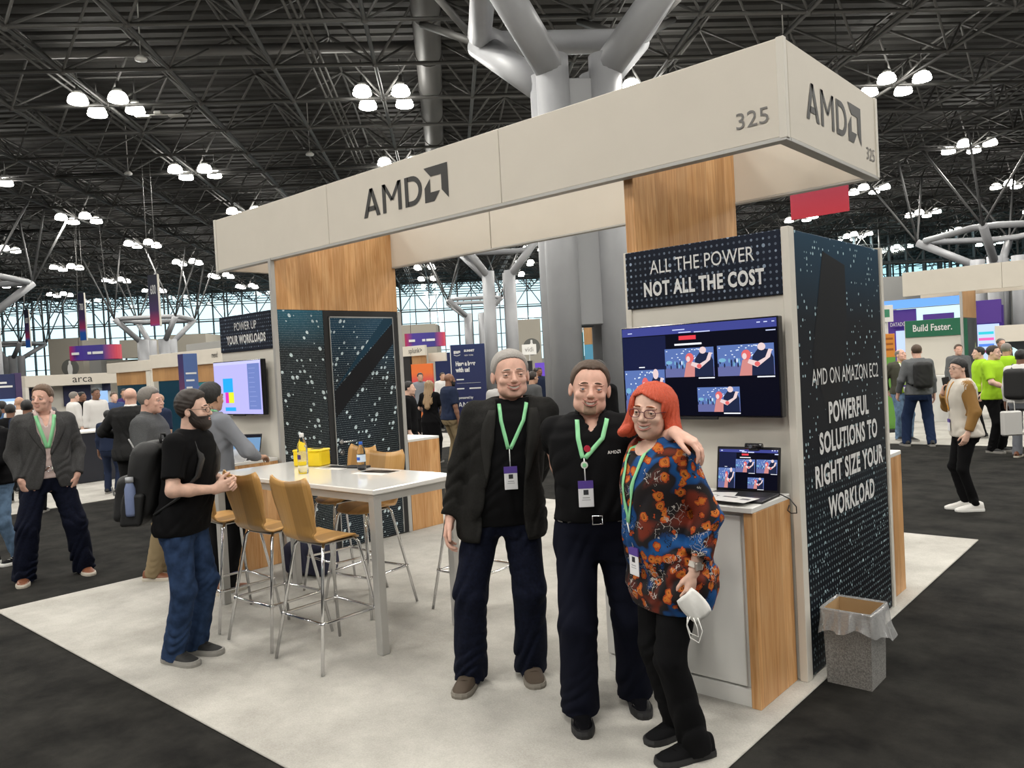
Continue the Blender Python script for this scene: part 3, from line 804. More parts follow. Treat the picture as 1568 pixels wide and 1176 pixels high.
        b.build('buckle', mat('chrome', (.75, .75, .76), .15, 1.0), o)
    # ---------------- shoes
    if shoes:
        for hp, kn, an, toe, f in Lg:
            sh = make_shoe(shoes, s * shoes.get('k', 1.13), lod); sh.parent = root
            sh.location = (an[0], an[1], (f[3] if len(f) > 3 else 0) * s); sh.rotation_euler = (0, 0, f[2])
    F['loc'] = lambda p: Vector((pos[0], pos[1], 0)) + Matrix.Rotation(face, 3, 'Z') @ Vector(p)
    return F

def make_shoe(sd, s, lod=1):
    """toe along +y; sole and upper"""
    n = 14; st = sd.get('style', 'sneaker'); soleh = sd.get('sole_h', .026)
    #        y      halfwidth  height
    secs = [(-.088, .018, .060), (-.080, .031, .088), (-.055, .037, .100), (-.015, .038, .100), (.025, .040, .086), (.065, .045, .066), (.105, .047, .052), (.140, .043, .044), (.165, .032, .034), (.178, .012, .022)]
    if st == 'dress': secs = [(y * 1.03, w * (.96 if y < .12 else .86), h * (.92 if y < .02 else .84)) for y, w, h in secs]
    b = MB(); vs = []; fs = []
    for y, w, h in secs:
        for k in range(n):
            a = pi * k / (n - 1); c_, s_ = cos(a), sin(a)
            vs.append((w * s * (abs(c_) ** .75) * (1 if c_ > 0 else -1), y * s, (soleh * .6 + (h - soleh * .6) * (s_ ** .75 if s_ > 1e-6 else 0)) * s))
    for i in range(len(secs) - 1):
        for k in range(n - 1): fs.append((i * n + k, i * n + k + 1, (i + 1) * n + k + 1, (i + 1) * n + k))
    fs.append(tuple(range(n))); fs.append(tuple(range((len(secs) - 1) * n, len(secs) * n))[::-1])
    b.add(vs, fs, True); up_ = b.build('shoe', sd['mat'])
    b = MB(); out = []
    for y, w, h in secs: out.append((w * 1.07 + .002, y * 1.03))
    poly = [(x * s, y * s) for x, y in out] + [(-x * s, y * s) for x, y in out[::-1]]
    N_ = len(poly); vs = [(x, y, 0.0) for x, y in poly] + [(x * 1.02, y * 1.01, soleh * .5 * s) for x, y in poly] + [(x * .97, y * .985, soleh * s) for x, y in poly]
    fs = [tuple(range(N_))] + [(i, (i + 1) % N_, N_ + (i + 1) % N_, N_ + i) for i in range(N_)] + [(N_ + i, N_ + (i + 1) % N_, 2 * N_ + (i + 1) % N_, 2 * N_ + i) for i in range(N_)] + [tuple(range(2 * N_, 3 * N_))[::-1]]
    b.add(vs, fs, False); b.build('sole', sd.get('sole', sd['mat']), up_)
    if lod < 2 and st in ('sneaker', 'trail'):
        b = MB()
        for k in range(4):
            y = .03 + .022 * k; h = float(np.interp(y, [q[0] for q in secs], [q[2] for q in secs])) + .002
            b.tube([(-.020 * s, y * s, (h - .006) * s), (0, (y + .004) * s, h * s), (.020 * s, y * s, (h - .006) * s)], .0028 * s, 5)
        b.build('laces', sd.get('lace', sd['mat']), up_)
    return up_
# ================================================================== procedural materials
def nodes_of(name):
    M = bpy.data.materials.new(name); M.use_nodes = True; MATS[name] = M
    return M, M.node_tree, M.node_tree.nodes['Principled BSDF']
def ramp(t, src, stops, interp='LINEAR'):
    r = _n(t, 'ShaderNodeValToRGB'); r.color_ramp.interpolation = interp
    e = r.color_ramp.elements
    while len(e) > 1: e.remove(e[-1])
    e[0].position = stops[0][0]; e[0].color = (*stops[0][1], 1)
    for p, c in stops[1:]:
        q = e.new(p); q.color = (*c, 1)
    t.links.new(src, r.inputs[0]); return r.outputs[0]
def math_(t, op, a, b=None, c=None):
    n = _n(t, 'ShaderNodeMath', operation=op)
    for i, x in enumerate((a, b, c)):
        if x is None: continue
        if isinstance(x, (int, float)): n.inputs[i].default_value = x
        else: t.links.new(x, n.inputs[i])
    return n.outputs[0]
def mixc(t, f, a, b):
    n = _n(t, 'ShaderNodeMix', data_type='RGBA')
    for i, x in ((0, f), (6, a), (7, b)):
        if isinstance(x, tuple): n.inputs[i].default_value = (*x, 1)
        elif isinstance(x, (int, float)): n.inputs[i].default_value = x
        else: t.links.new(x, n.inputs[i])
    return n.outputs[2]
def wood(name, a, b, c, strip=.14, rough=.45, along='z'):
    M, t, bs = nodes_of(name); tc = _n(t, 'ShaderNodeTexCoord'); s = _n(t, 'ShaderNodeSeparateXYZ'); t.links.new(tc.outputs['Object'], s.inputs[0])
    if along == 'z': u = math_(t, 'ADD', s.outputs[0], math_(t, 'MULTIPLY', s.outputs[1], 1.0)); w = s.outputs[2]
    else: u = s.outputs[0]; w = s.outputs[1]
    cell = math_(t, 'FLOOR', math_(t, 'DIVIDE', u, strip))
    wn = _n(t, 'ShaderNodeTexWhiteNoise', noise_dimensions='1D'); t.links.new(cell, wn.inputs['W'])
    cb = _n(t, 'ShaderNodeCombineXYZ'); t.links.new(math_(t, 'MULTIPLY', u, 26.0), cb.inputs[0]); t.links.new(math_(t, 'MULTIPLY', w, 1.6), cb.inputs[1]); t.links.new(math_(t, 'MULTIPLY', wn.outputs[0], 37.0), cb.inputs[2])
    nz = _n(t, 'ShaderNodeTexNoise'); nz.inputs['Scale'].default_value = 1.6; nz.inputs['Detail'].default_value = 5; nz.inputs['Distortion'].default_value = 1.0
    t.links.new(cb.outputs[0], nz.inputs['Vector'])
    g = ramp(t, nz.outputs['Fac'], [(.30, a), (.52, b), (.75, c)])
    col = mixc(t, math_(t, 'MULTIPLY', wn.outputs[0], .45), g, tuple(x * .72 for x in a))
    seam = math_(t, 'LESS_THAN', math_(t, 'FRACT', math_(t, 'DIVIDE', u, strip)), .018)
    col = mixc(t, math_(t, 'MULTIPLY', seam, .45), col, tuple(x * .35 for x in a))
    t.links.new(col, bs.inputs['Base Color']); bs.inputs['Roughness'].default_value = rough
    return M
wood('wood_panel', (.50, .235, .078), (.66, .365, .155), (.74, .46, .23))
wood('wood_ply', (.50, .27, .080), (.56, .31, .10), (.62, .36, .13), strip=9, rough=.35, along='y')
wood('wood_far', (.42, .22, .09), (.50, .28, .12), (.55, .33, .16), strip=.4)
def carpet(name, a, b, sc=2.2, fine=220, amt=.35):
    M, t, bs = nodes_of(name); tc = _n(t, 'ShaderNodeTexCoord')
    n1 = _n(t, 'ShaderNodeTexNoise'); n1.inputs['Scale'].default_value = sc; n1.inputs['Detail'].default_value = 8; n1.inputs['Roughness'].default_value = .65
    n2 = _n(t, 'ShaderNodeTexNoise'); n2.inputs['Scale'].default_value = fine; n2.inputs['Detail'].default_value = 2
    for n in (n1, n2): t.links.new(tc.outputs['Object'], n.inputs['Vector'])
    m1 = _n(t, 'ShaderNodeMapRange'); m1.inputs[1].default_value = .33; m1.inputs[2].default_value = .67; t.links.new(n1.outputs['Fac'], m1.inputs[0])
    f = math_(t, 'ADD', math_(t, 'MULTIPLY', m1.outputs[0], 1 - amt), math_(t, 'MULTIPLY', n2.outputs['Fac'], amt))
    t.links.new(mixc(t, f, a, b), bs.inputs['Base Color']); bs.inputs['Roughness'].default_value = 1; bs.inputs['Specular IOR Level'].default_value = .1
    bp = _n(t, 'ShaderNodeBump'); bp.inputs['Strength'].default_value = .5; bp.inputs['Distance'].default_value = .004
    t.links.new(n2.outputs['Fac'], bp.inputs['Height']); t.links.new(bp.outputs[0], bs.inputs['Normal'])
    return M
carpet('carpet_dark', (.0055, .0055, .0055), (.034, .0325, .029), 2.6, 220, .25)
carpet('carpet_light', (.27, .258, .232), (.60, .58, .535), 1.6, 130, .5)
def dots(name, base, base2, dot, sp=.020, ra=.16, fine=.22, spb=.045, rb=.36, keep=.82, fade=None, skew=0.0, zfine=None):
    """printed sheet: a fine regular raster of dim dots and a scatter of larger bright ones"""
    M, t, bs = nodes_of(name); tc = _n(t, 'ShaderNodeTexCoord'); s = _n(t, 'ShaderNodeSeparateXYZ'); t.links.new(tc.outputs['Object'], s.inputs[0])
    u = math_(t, 'ADD', s.outputs[0], s.outputs[1]); w = s.outputs[2]
    if skew: u = math_(t, 'MULTIPLY_ADD', w, skew, u)
    def layer(sp, seed):
        U = math_(t, 'DIVIDE', u, sp); W_ = math_(t, 'DIVIDE', w, sp * 1.1)
        cb = _n(t, 'ShaderNodeCombineXYZ'); t.links.new(math_(t, 'FLOOR', U), cb.inputs[0]); t.links.new(math_(t, 'ADD', math_(t, 'FLOOR', W_), seed), cb.inputs[1])
        wn = _n(t, 'ShaderNodeTexWhiteNoise', noise_dimensions='2D'); t.links.new(cb.outputs[0], wn.inputs['Vector'])
        du = math_(t, 'SUBTRACT', math_(t, 'FRACT', U), .5); dw = math_(t, 'SUBTRACT', math_(t, 'FRACT', W_), .5)
        return math_(t, 'SQRT', math_(t, 'ADD', math_(t, 'MULTIPLY', du, du), math_(t, 'MULTIPLY', dw, dw))), wn.outputs[0]
    dA, nA = layer(sp, 0.0); dB, nB = layer(spb, 77.0)
    mA = math_(t, 'MULTIPLY', math_(t, 'LESS_THAN', dA, ra), math_(t, 'MULTIPLY', math_(t, 'ADD', .5, math_(t, 'MULTIPLY', nA, .5)), fine))
    if zfine:
        mz = _n(t, 'ShaderNodeMapRange'); mz.inputs[1].default_value = zfine[0]; mz.inputs[2].default_value = zfine[1]; t.links.new(w, mz.inputs[0]); mA = math_(t, 'MULTIPLY', mA, mz.outputs[0])
    big = _n(t, 'ShaderNodeMapRange'); big.inputs[1].default_value = keep; big.inputs[2].default_value = 1.0; t.links.new(nB, big.inputs[0])
    rad = math_(t, 'MULTIPLY', math_(t, 'ADD', .10, math_(t, 'MULTIPLY', big.outputs[0], rb - .10)), math_(t, 'GREATER_THAN', nB, keep))
    mB = math_(t, 'MULTIPLY', math_(t, 'LESS_THAN', dB, rad), math_(t, 'ADD', .45, math_(t, 'MULTIPLY', nA, .5)))
    n2 = _n(t, 'ShaderNodeTexNoise'); n2.inputs['Scale'].default_value = .9; n2.inputs['Detail'].default_value = 1; t.links.new(tc.outputs['Object'], n2.inputs['Vector'])
    mr = _n(t, 'ShaderNodeMapRange'); mr.inputs[1].default_value = .4; mr.inputs[2].default_value = .65; t.links.new(n2.outputs['Fac'], mr.inputs[0])
    bg = mixc(t, mr.outputs[0], base, base2)
    if fade:   # the print turns bluer towards its top
        mz = _n(t, 'ShaderNodeMapRange'); mz.inputs[1].default_value = fade[0]; mz.inputs[2].default_value = fade[1]; t.links.new(w, mz.inputs[0])
        bg = mixc(t, mz.outputs[0], bg, fade[2])
    t.links.new(mixc(t, math_(t, 'MAXIMUM', mA, mB), bg, dot), bs.inputs['Base Color'])
    bs.inputs['Roughness'].default_value = .5; bs.inputs['Specular IOR Level'].default_value = .18
    return M
dots('print_sign', (.006, .009, .018), (.010, .015, .032), (.34, .42, .55), .034, .20, .40, .034, .30, .80)
dots('print_tower', (.0055, .0065, .010), (.006, .010, .016), (.52, .72, .78), .036, .20, .32, .031, .30, .84, fade=(1.95, 2.5, (.004, .042, .085)), zfine=(1.25, .75))
dots('print_closet', (.003, .004, .006), (.004, .007, .011), (.74, .86, .90), .0155, .21, .42, .050, .38, .80, fade=(2.05, 2.5, (.010, .11, .18)), skew=.25)
dots('print_door', (.003, .004, .006), (.005, .010, .017), (.70, .84, .90), .020, .21, .34, .050, .40, .80, fade=(1.75, 2.3, (.006, .045, .09)), skew=-.3)
mat('skin_light', (.70, .45, .35), .5, noise=(28, .10), spec=.4)
mat('skin_pink', (.71, .42, .325), .5, noise=(28, .10), spec=.4)
mat('skin_tan', (.48, .28, .19), .5, noise=(28, .10), spec=.4)
mat('skin_brown', (.22, .11, .07), .5, noise=(28, .10), spec=.4)
mat('skin_dark', (.10, .055, .038), .5, noise=(28, .10), spec=.4)
mat('white_paint', (.68, .645, .575), .55)
mat('white_board', (.66, .61, .53), .6, noise=(3, .02))
mat('white_gloss', (.78, .77, .74), .12, coat=.3)
mat('white_plain', (.76, .75, .72), .4)
mat('alu', (.50, .50, .49), .35, .85)
mat('alu_matte', (.46, .45, .43), .5, .3)
mat('chrome', (.75, .75, .76), .12, 1.0)
mat('black_gloss', (.008, .008, .010), .18)
mat('black_matte', (.010, .010, .011), .6)
mat('dark_print', (.022, .020, .018), .5)
mat('white_print', (.72, .72, .71), .5)
mat('grey_print', (.18, .17, .16), .5)
mat('column_grey', (.35, .355, .37), .45, noise=(1.2, .06))
mat('steel_frame', (.115, .113, .108), .5, .2)
mat('duct', (.13, .127, .122), .5, .3)
mat('beige_wall', (.42, .39, .33), .8)
mat('grey_wall', (.33, .33, .32), .8)
mat('navy_panel', (.012, .018, .075), .5)
mat('steel_dark', (.03, .032, .033), .5)
# ================================================================== the hall
fl = MB().add([hall(-40, -14), hall(40, -14), hall(40, 34), hall(-40, 34)], [(0, 1, 2, 3)]).build('floor', MATS['carpet_dark'])
structure(fl, 'black mottled carpet of the exhibition hall')
def rug(x0, x1, y0, y1, label, z=.012):
    o = MB().box(x0, x1, y0, y1, 0, z, .004).build('carpet', MATS['carpet_light']); return tag(o, label, 'carpet', 'light carpets under the booths')
for q_, lab_ in zip(RUGS, ('pale grey carpet square under the booth with the tall bar table', 'pale grey carpet beyond the dark aisle behind the man in blazer', 'pale grey carpet under the booth with the green sign', 'pale grey carpet far behind the blue beer sign')): rug(*q_, lab_)

# ---- roof: deck, space frame
ceil = structure(empty('ceiling', hall(0, 8, 11.15)), 'dark ribbed roof deck above a steel space frame')
b = MB(); pitch = .62
k0, k1 = -62, 140
for k in range(k0, k1):
    i0 = -4 + k * pitch / HS_ + 3.0; i1 = i0 + pitch * .55 / HS_; i2 = i0 + pitch / HS_
    if i2 > 31: break
    for a_, b_, z0, z1 in ((i0, i1, 13.05, 13.05), (i1, i1 + .02, 13.05, 13.25), (i1 + .02, i2 - .02, 13.25, 13.25), (i2 - .02, i2, 13.25, 13.05)):
        p = [hall(-32, a_, z0), hall(32, a_, z0), hall(32, b_, z1), hall(-32, b_, z1)]
        b.add([q - ceil.location for q in p], [(0, 1, 2, 3)])
b.build('roof_deck', mat('deck', (.045, .0435, .041), .7), ceil)
ZB, ZT = 11.15, 12.65
def cone_ok(p, m_=.06):
    d = p - Vector((0, 0, CAMZ)); f_ = d.dot(fw)
    if f_ < 12 or f_ > 98: return False
    return abs(d.dot(rt) / f_) < .65 + m_ + 3.2 / f_ and d.dot(up) / f_ < .49 + m_
seg = []
for i in range(-6, 29):
    for j in range(-28, 30):
        B = hall(j, i, ZB); T = hall(j + .5, i + .5, ZT)
        if not cone_ok(B): continue
        seg.append((B, hall(j + 1, i, ZB), .062)); seg.append((B, hall(j, i + 1, ZB), .062))
        dist = B.length
        for dj, di in ((.5, .5), (-.5, .5), (.5, -.5), (-.5, -.5)): seg.append((B, hall(j + dj, i + di, ZT), .042))
        if dist < 62:
            seg.append((T, hall(j + 1.5, i + .5, ZT), .045)); seg.append((T, hall(j + .5, i + 1.5, ZT), .045))
def seen_len(s_):
    c = (s_[0] + s_[1]) / 2; return -((s_[1] - s_[0]).length * s_[2] / c.length ** 2 * (1 if cone_ok(c, -.02) else .01))
seg.sort(key=seen_len)
unit = {}
def bar_mesh(L, r):
    key = (round(L, 2), r)
    if key not in unit: unit[key] = MB().tube([(0, 0, 0), (0, 0, L)], r, 7, cap=False).mesh('bar', MATS['steel_frame'])
    return unit[key]
for A_, B_, r in seg[:290]:
    d = B_ - A_; nm = 'chord' if r > .05 else ('top_chord' if abs(d.z) < .1 else 'diagonal_strut')
    o = link(nm, bar_mesh(d.length, r), ceil, A_ - ceil.location); o.rotation_mode = 'QUATERNION'; o.rotation_quaternion = d.to_track_quat('Z', 'Y')
b = MB()
for A_, B_, r in seg[290:]:
    b.tube([A_ - ceil.location, B_ - ceil.location], r, 4 if A_.length > 45 else 5, cap=False)
tag(b.build('space_frame', MATS['steel_frame'], ceil), kind='stuff')
b = MB()
for i in range(-4, 14):
    for j in range(-14, 16):
        B = hall(j, i, ZB)
        if cone_ok(B) and B.length < 60: b.ball(B - ceil.location, .115, 8, 5)
tag(b.build('frame_nodes', MATS['steel_frame'], ceil), kind='stuff')
# duct and pipes between the layers
b = MB(); pts = [hall(-.47, i, 12.0) - ceil.location for i in range(-4, 16)]
b.tube(pts, .42, 18)
for i in range(-3, 15): b.tube([hall(-.47, i + .45, 12.0) - ceil.location, hall(-.47, i + .49, 12.0) - ceil.location], .45, 18)
b.build('air_duct', MATS['duct'], ceil)
b = MB(); b.tube([hall(-12, 1.35, 12.1) - ceil.location, hall(-.5, 1.35, 12.1) - ceil.location], .16, 10); b.build('air_duct', MATS['duct'], ceil)
for i, z in ((5.15, 11.3), (9.2, 11.3)):
    b = MB()
    for s_ in (-.12, .12): b.tube([hall(-26, i + s_, z) - ceil.location, hall(26, i + s_, z) - ceil.location], .05, 4)
    for k in range(-52, 52):
        q0 = hall(k * .5, i - .12, z) - ceil.location; q1 = hall(k * .5 + .22, i + .12, z) - ceil.location
        b.box(min(q0.x, q1.x), max(q0.x, q1.x), min(q0.y, q1.y), max(q0.y, q1.y), z - .07 - ceil.location.z, z + .05 - ceil.location.z)
    b.build('cable_tray', mat('tray', (.045, .044, .042), .5, .3), ceil)
for a_ in (-6.3, -4.4, -1.7, 1.5, 4.2, 7.1):       # triple conduits running away from the viewer
    b = MB()
    for k in range(3): b.tube([hall(a_ + k * .055, -4, 11.75 + .08 * k) - ceil.location, hall(a_ + k * .055, 24, 11.75 + .08 * k) - ceil.location], .045, 5)
    b.build('conduit', MATS['steel_frame'], ceil)
# small white detectors / wireless points below the frame
for j, i, nm in ((-3.1, .55, 'a'), (-2.15, 3.9, 'b'), (-4.8, 4.6, 'a'), (3.3, 1.2, 'b'), (5.2, 4.6, 'b')):
    b = MB(); p = hall(j, i, 10.85); b.lathe([(0, 0), (.16, .02), (.17, .07), (.08, .16), (.02, .18), (.02, 2.25)], (0, 0, 0), 14)
    tag(b.build('smoke_detector', MATS['white_plain'], None, p), 'small white dome sensor hanging under the dark roof frame', 'sensor', 'dome sensors under the roof')
p = hall(-3.55, 2.25, 11.0); b = MB()
for s_ in (-.75, .35): b.box(s_, s_ + .5, -.09, .09, -.03, .03, .01)
b.box(-.12, .12, -.10, .10, .05, .16, .02); b.box(-.6, .6, -.03, .03, .03, .06)
tag(b.build('roof_bracket', mat('bracket', (.55, .54, .52), .5), None, p, HA), 'pair of flat white boxes fixed under the roof frame', 'fitting')

# ---- high-bay lamps, four to a cluster
def make_lamp():
    r_ = empty('high_bay_lamp')
    b = MB(); b.lathe([(.0, .62), (.05, .62), (.055, .44), (.13, .40), (.16, .26), (.02, .24)], n=14); b.build('housing', mat('lamp_housing', (.16, .16, .15), .5, .5), r_)
    b = MB(); b.lathe([(.15, .27), (.23, .24), (.285, .14), (.315, .06)], n=18); b.lathe([(.318, .028), (.30, -.02), (.16, -.05), (.0, -.055)], n=18); b.build('diffuser', emat('lamp_glow', (1.0, .97, .90), 16.0), r_)
    b = MB(); b.lathe([(.315, .06), (.326, .06), (.326, .028), (.315, .028)], n=18); b.build('rim', mat('lamp_rim', (.30, .29, .27), .4), r_)
    b = MB(); b.tube([(0, 0, .60), (0, 0, 1.15)], .018, 6); b.build('stem', MATS['steel_frame'], r_)
    return r_
LAMP = make_lamp(); ld = bpy.data.lights.new('lamp_light', 'AREA'); ld.shape = 'DISK'; ld.size = .52; ld.energy = LAMP_W; ld.color = (1.0, .965, .895)
lab = 'glowing white high-bay lamp, one of four hung together under the dark roof'
tag(LAMP, lab, 'lamp', 'high-bay lamps in clusters of four')
spots = []
for i in range(-10, 27, 3):
    for j in range(-25, 27, 3):
        c = hall(j, i, 11.08); d = c - Vector((0, 0, CAMZ)); f_ = d.dot(fw)
        vis = f_ > 14 and abs(d.dot(rt) / f_) < .70 and d.dot(up) / f_ < .52
        if not ((vis and f_ < 84) or c.length < 40): continue     # the same lamps go on overhead and behind the camera
        for a_, e_ in ((-.66, -.62), (.62, -.66), (-.60, .66), (.68, .60)):
            spots.append((c + HU * a_ + HV * e_ + Vector((0, 0, random.uniform(-.03, .03))), c.length < 78))
lamps = [LAMP] + [copy_tree(LAMP) for _ in spots[1:]]
for o, (p, lit) in zip(lamps, spots):
    o.location = p; o.rotation_euler = (0, 0, HA)
    if lit:
        lo = bpy.data.objects.new('lamp_light', ld); COL.objects.link(lo); lo.parent = o; lo.location = (0, 0, -.075)

# ---- tree columns
def tree_column(p, label, ztop=8.6, zring=10.0, half=2.05, r=.37, sp=.60, clad=True, n=18, rr=.30, br=.35, sr=.10):
    c = empty('column', p, HA); tag(c, label, 'column')
    for sx in (-1, 1):
        for sy in (-1, 1):
            MB().tube([(sx * sp, sy * sp, 0), (sx * sp, sy * sp, ztop)], r, n).build('shaft', MATS['column_grey'], c)
            MB().tube([(sx * sp * .95, sy * sp * .95, ztop - .35), (sx * half, sy * half, zring)], br, n).build('branch', MATS['column_grey'], c)
            b = MB()
            for q in ((sx * half * 1.7, sy * half * .4), (sx * half * .4, sy * half * 1.7), (sx * half * 1.7, sy * half * 1.7)):
                b.tube([(sx * half, sy * half, zring), (*q, 11.15)], sr, 7)
            b.build('strut', MATS['steel_frame'] if zring > 9 else mat('strut_grey', (.12, .12, .12), .5), c)
    ch = half * .28; L = half
    pts = [(-L, -L + ch), (-L + ch, -L), (L - ch, -L), (L, -L + ch), (L, L - ch), (L - ch, L), (-L + ch, L), (-L, L - ch)]
    MB().tube([(x, y, zring) for x, y in pts], rr, n, closed=True).build('ring', MATS['column_grey'], c)
    if clad:
        for k in range(4):
            b = MB(); b.box(-sp * .55, sp * .55, -sp - .10, -sp + .12, 2.6, ztop - .5, .02); o = b.build('cladding', mat('clad', (.30, .305, .315), .5), c); o.rotation_euler = (0, 0, k * pi / 2)
    return c
tree_column(at(903, 18.4), 'grey four-shaft tree column rising behind the booth header')
far = dict(clad=False, n=12, rr=.16, br=.20, sr=.055)
tree_column(at(772, 44), 'far grey tree column between the booth walls, the nearer one', zat(770, 417, 44), zat(770, 392, 44) + .5, 2.0, .32, .58, **far)
tree_column(at(733, 66), 'distant grey tree column seen left of the nearer far column', zat(733, 480, 66), zat(733, 460, 66), 2.2, .34, .6, **far)
tree_column(at(246, 58), 'grey tree column behind the hanging 600 banner', zat(246, 520, 58), zat(246, 489, 58), 2.1, .40, .75, **far)
tree_column(at(18, 74), 'distant grey tree column beyond the blue kiosk wall', zat(18, 545, 74), zat(18, 527, 74), 2.3, .36, .7, **far)
tree_column(at(-32, 40), 'grey tree column whose ring reaches in above the kiosk wall', zat(0, 470, 40), zat(0, 428, 40), 2.0, .32, .6, **far)
tree_column(at(1535, 40), 'grey tree column above the booth with the green sign', zat(1530, 395, 40), zat(1530, 357, 40), 2.6, .36, .65, **far)

# ---- glazed end walls
glass = bpy.data.materials.new('window_glass'); glass.use_nodes = True; MATS['window_glass'] = glass
t = glass.node_tree; t.nodes.clear(); go = _n(t, 'ShaderNodeOutputMaterial'); gm = _n(t, 'ShaderNodeMixShader'); gt = _n(t, 'ShaderNodeBsdfTransparent'); gg = _n(t, 'ShaderNodeBsdfGlossy')
gt.inputs[0].default_value = (.86, .96, .98, 1); gg.inputs[1].default_value = .05; gm.inputs[0].default_value = .06
t.links.new(gt.outputs[0], gm.inputs[1]); t.links.new(gg.outputs[0], gm.inputs[2]); t.links.new(gm.outputs[0], go.inputs[0])
mat('mullion', (.035, .045, .05), .5)
def facade(name, j0, j1, i, z0, z1, vis, label, dx=1.525, dz=1.5, brace=True):
    root = structure(empty(name, hall(0, i), HA), label)
    nx = int((j1 - j0) * HS_ / dx); nz = int((z1 - z0) / dz); x0 = j0 * HS_
    pm = MB().box(.05, dx - .05, -.01, .01, .05, dz - .05).mesh('pane', glass)
    vm = MB().box(-.045, .045, -.16, .16, z0, z1).mesh('mullion', MATS['mullion'])
    for k in range(nx + 1): link('mullion', vm, root, (x0 + k * dx, 0, 0))
    for q in range(nz + 1): MB().box(x0, x0 + nx * dx, -.09, .09, z0 + q * dz - .04, z0 + q * dz + .04).build('transom', MATS['mullion'], root)
    hidden = MB(); npane = 0
    for k in range(nx):
        for q in range(nz):
            c = hall((x0 + (k + .5) * dx) / HS_, i, z0 + (q + .5) * dz); d = c - Vector((0, 0, CAMZ)); f_ = d.dot(fw)
            px = 784 + FPX * d.dot(rt) / f_; py = 588 - FPX * d.dot(up) / f_
            if npane < 300 and any(a_ <= px <= b_ and c_ <= py <= d_ for a_, b_, c_, d_ in vis):
                link('pane', pm, root, (x0 + k * dx, 0, z0 + q * dz)); npane += 1
            else: hidden.box(x0 + k * dx + .05, x0 + (k + 1) * dx - .05, -.01, .01, z0 + q * dz + .05, z0 + (q + 1) * dz - .05)
    tag(hidden.build('panes_beyond', glass, root), kind='stuff')
    if brace:
        b = MB()
        for k in range(0, nx, 4):
            X = x0 + k * dx; m_ = (z0 + z1) / 2
            for s_ in (-1, 1):
                b.tube([(X, -1.2, z1 - .4), (X + s_ * 3.05, -1.2, z1 - 4.8)], .05, 5, cap=False); b.tube([(X, -1.2, z1 - 4.8), (X + s_ * 3.05, -1.2, z1 - .4)], .05, 5, cap=False)
            b.tube([(X, -1.2, z0), (X, -1.2, z1)], .09, 6, cap=False)
        for z in (z1 - .4, z1 - 4.8): b.tube([(x0, -1.2, z), (x0 + nx * dx, -1.2, z)], .07, 5, cap=False)
        b.build('wind_bracing', mat('brace', (.06, .065, .065), .5), root)
    return root
facade('window_1', -30, 22, 21.2, 2.3, 12.8, [(-20, 345, 380, 610), (605, 835, 380, 600)], 'tall gridded window wall at the far end of the hall')
facade('window_2', 9.5, 34, 14.2, 5.9, 13.4, [(1330, 1600, 310, 450)], 'gridded window wall above the booths on the right')
MB().box(9.5 * HS_, 33 * HS_, -.15, .15, 0, 5.9).build('wall_right', MATS['grey_wall'], None, hall(0, 14.2), HA)
structure(bpy.data.objects['wall_right'], 'plain grey wall below the right window grid')
w_ = MB().box(-30 * HS_, 22 * HS_, -.15, .15, 0, 2.3).build('wall_back', MATS['grey_wall'], None, hall(0, 21.2), HA); structure(w_, 'low grey wall under the far windows')
for nm_, j0_, j1_, i0_, i1_, lab_ in (('wall_left', -30.2, -30, -14, 21.2, 'plain grey side wall of the hall'), ('wall_front', -30, 33, -14.1, -13.9, 'plain grey wall at the near end of the hall'), ('wall_side', 33, 33.2, -14, 14.2, 'plain grey far side wall of the hall')):
    p_ = [hall(j0_, i0_), hall(j1_, i0_), hall(j1_, i1_), hall(j0_, i1_)]; v_ = [(q.x, q.y, z) for z in (0, 13.1) for q in p_]
    structure(MB().add(v_, [(0, 3, 2, 1), (4, 5, 6, 7), (0, 1, 5, 4), (1, 2, 6, 5), (2, 3, 7, 6), (3, 0, 4, 7)]).build(nm_, mat('pale_wall', (.55, .54, .52), .8)), lab_)
def wall_block(px0, px1, d_, ytop, label, m_='beige_wall', th=4.0, z0=0):
    c = at((px0 + px1) / 2, d_); w = (px1 - px0) / FPX * d_
    o = MB().box(-w / 2, w / 2, 0, th, z0, zat((px0 + px1) / 2, ytop, d_)).build('wall_block', MATS[m_], None, c, YAW)
    return structure(o, label)
wall_block(79, 131, 70, 518, 'beige service block in front of the far windows')
wall_block(131, 158, 71, 535, 'grey panel wall beside the beige service block', 'grey_wall')
wall_block(188, 236, 70, 520, 'beige service block behind the far tree column', z0=4.2)
wall_block(158, 345, 72, 548, 'long beige wall below the far windows')
wall_block(262, 320, 72, 512, 'upper beige block beside the far tree column', z0=3.2)
wall_block(604, 672, 62, 497, 'beige wall behind the hanging blue sign')
wall_block(790, 832, 55, 489, 'beige wall behind the round sign')
wall_block(1340, 1392, 50, 424, 'grey wall block beside the right booth', 'grey_wall')
# ================================================================== the main booth
X0, X1, Y0, Y1 = -7.72, -1.66, 4.15, 5.69; XL, XR = -6.69, -2.70; ZP, ZF0, ZF1 = 2.45, 2.935, 3.455
booth = tag(empty('exhibit_booth', (0, 0, 0)), 'white and wood exhibition booth with a long header on two towers', 'booth')
def bpart(nm, m_, *boxes, parent=None, bev=.003):
    b = MB()
    for q in boxes: b.box(*q, bev)
    return b.build(nm, m_ if not isinstance(m_, str) else MATS[m_], parent or booth)
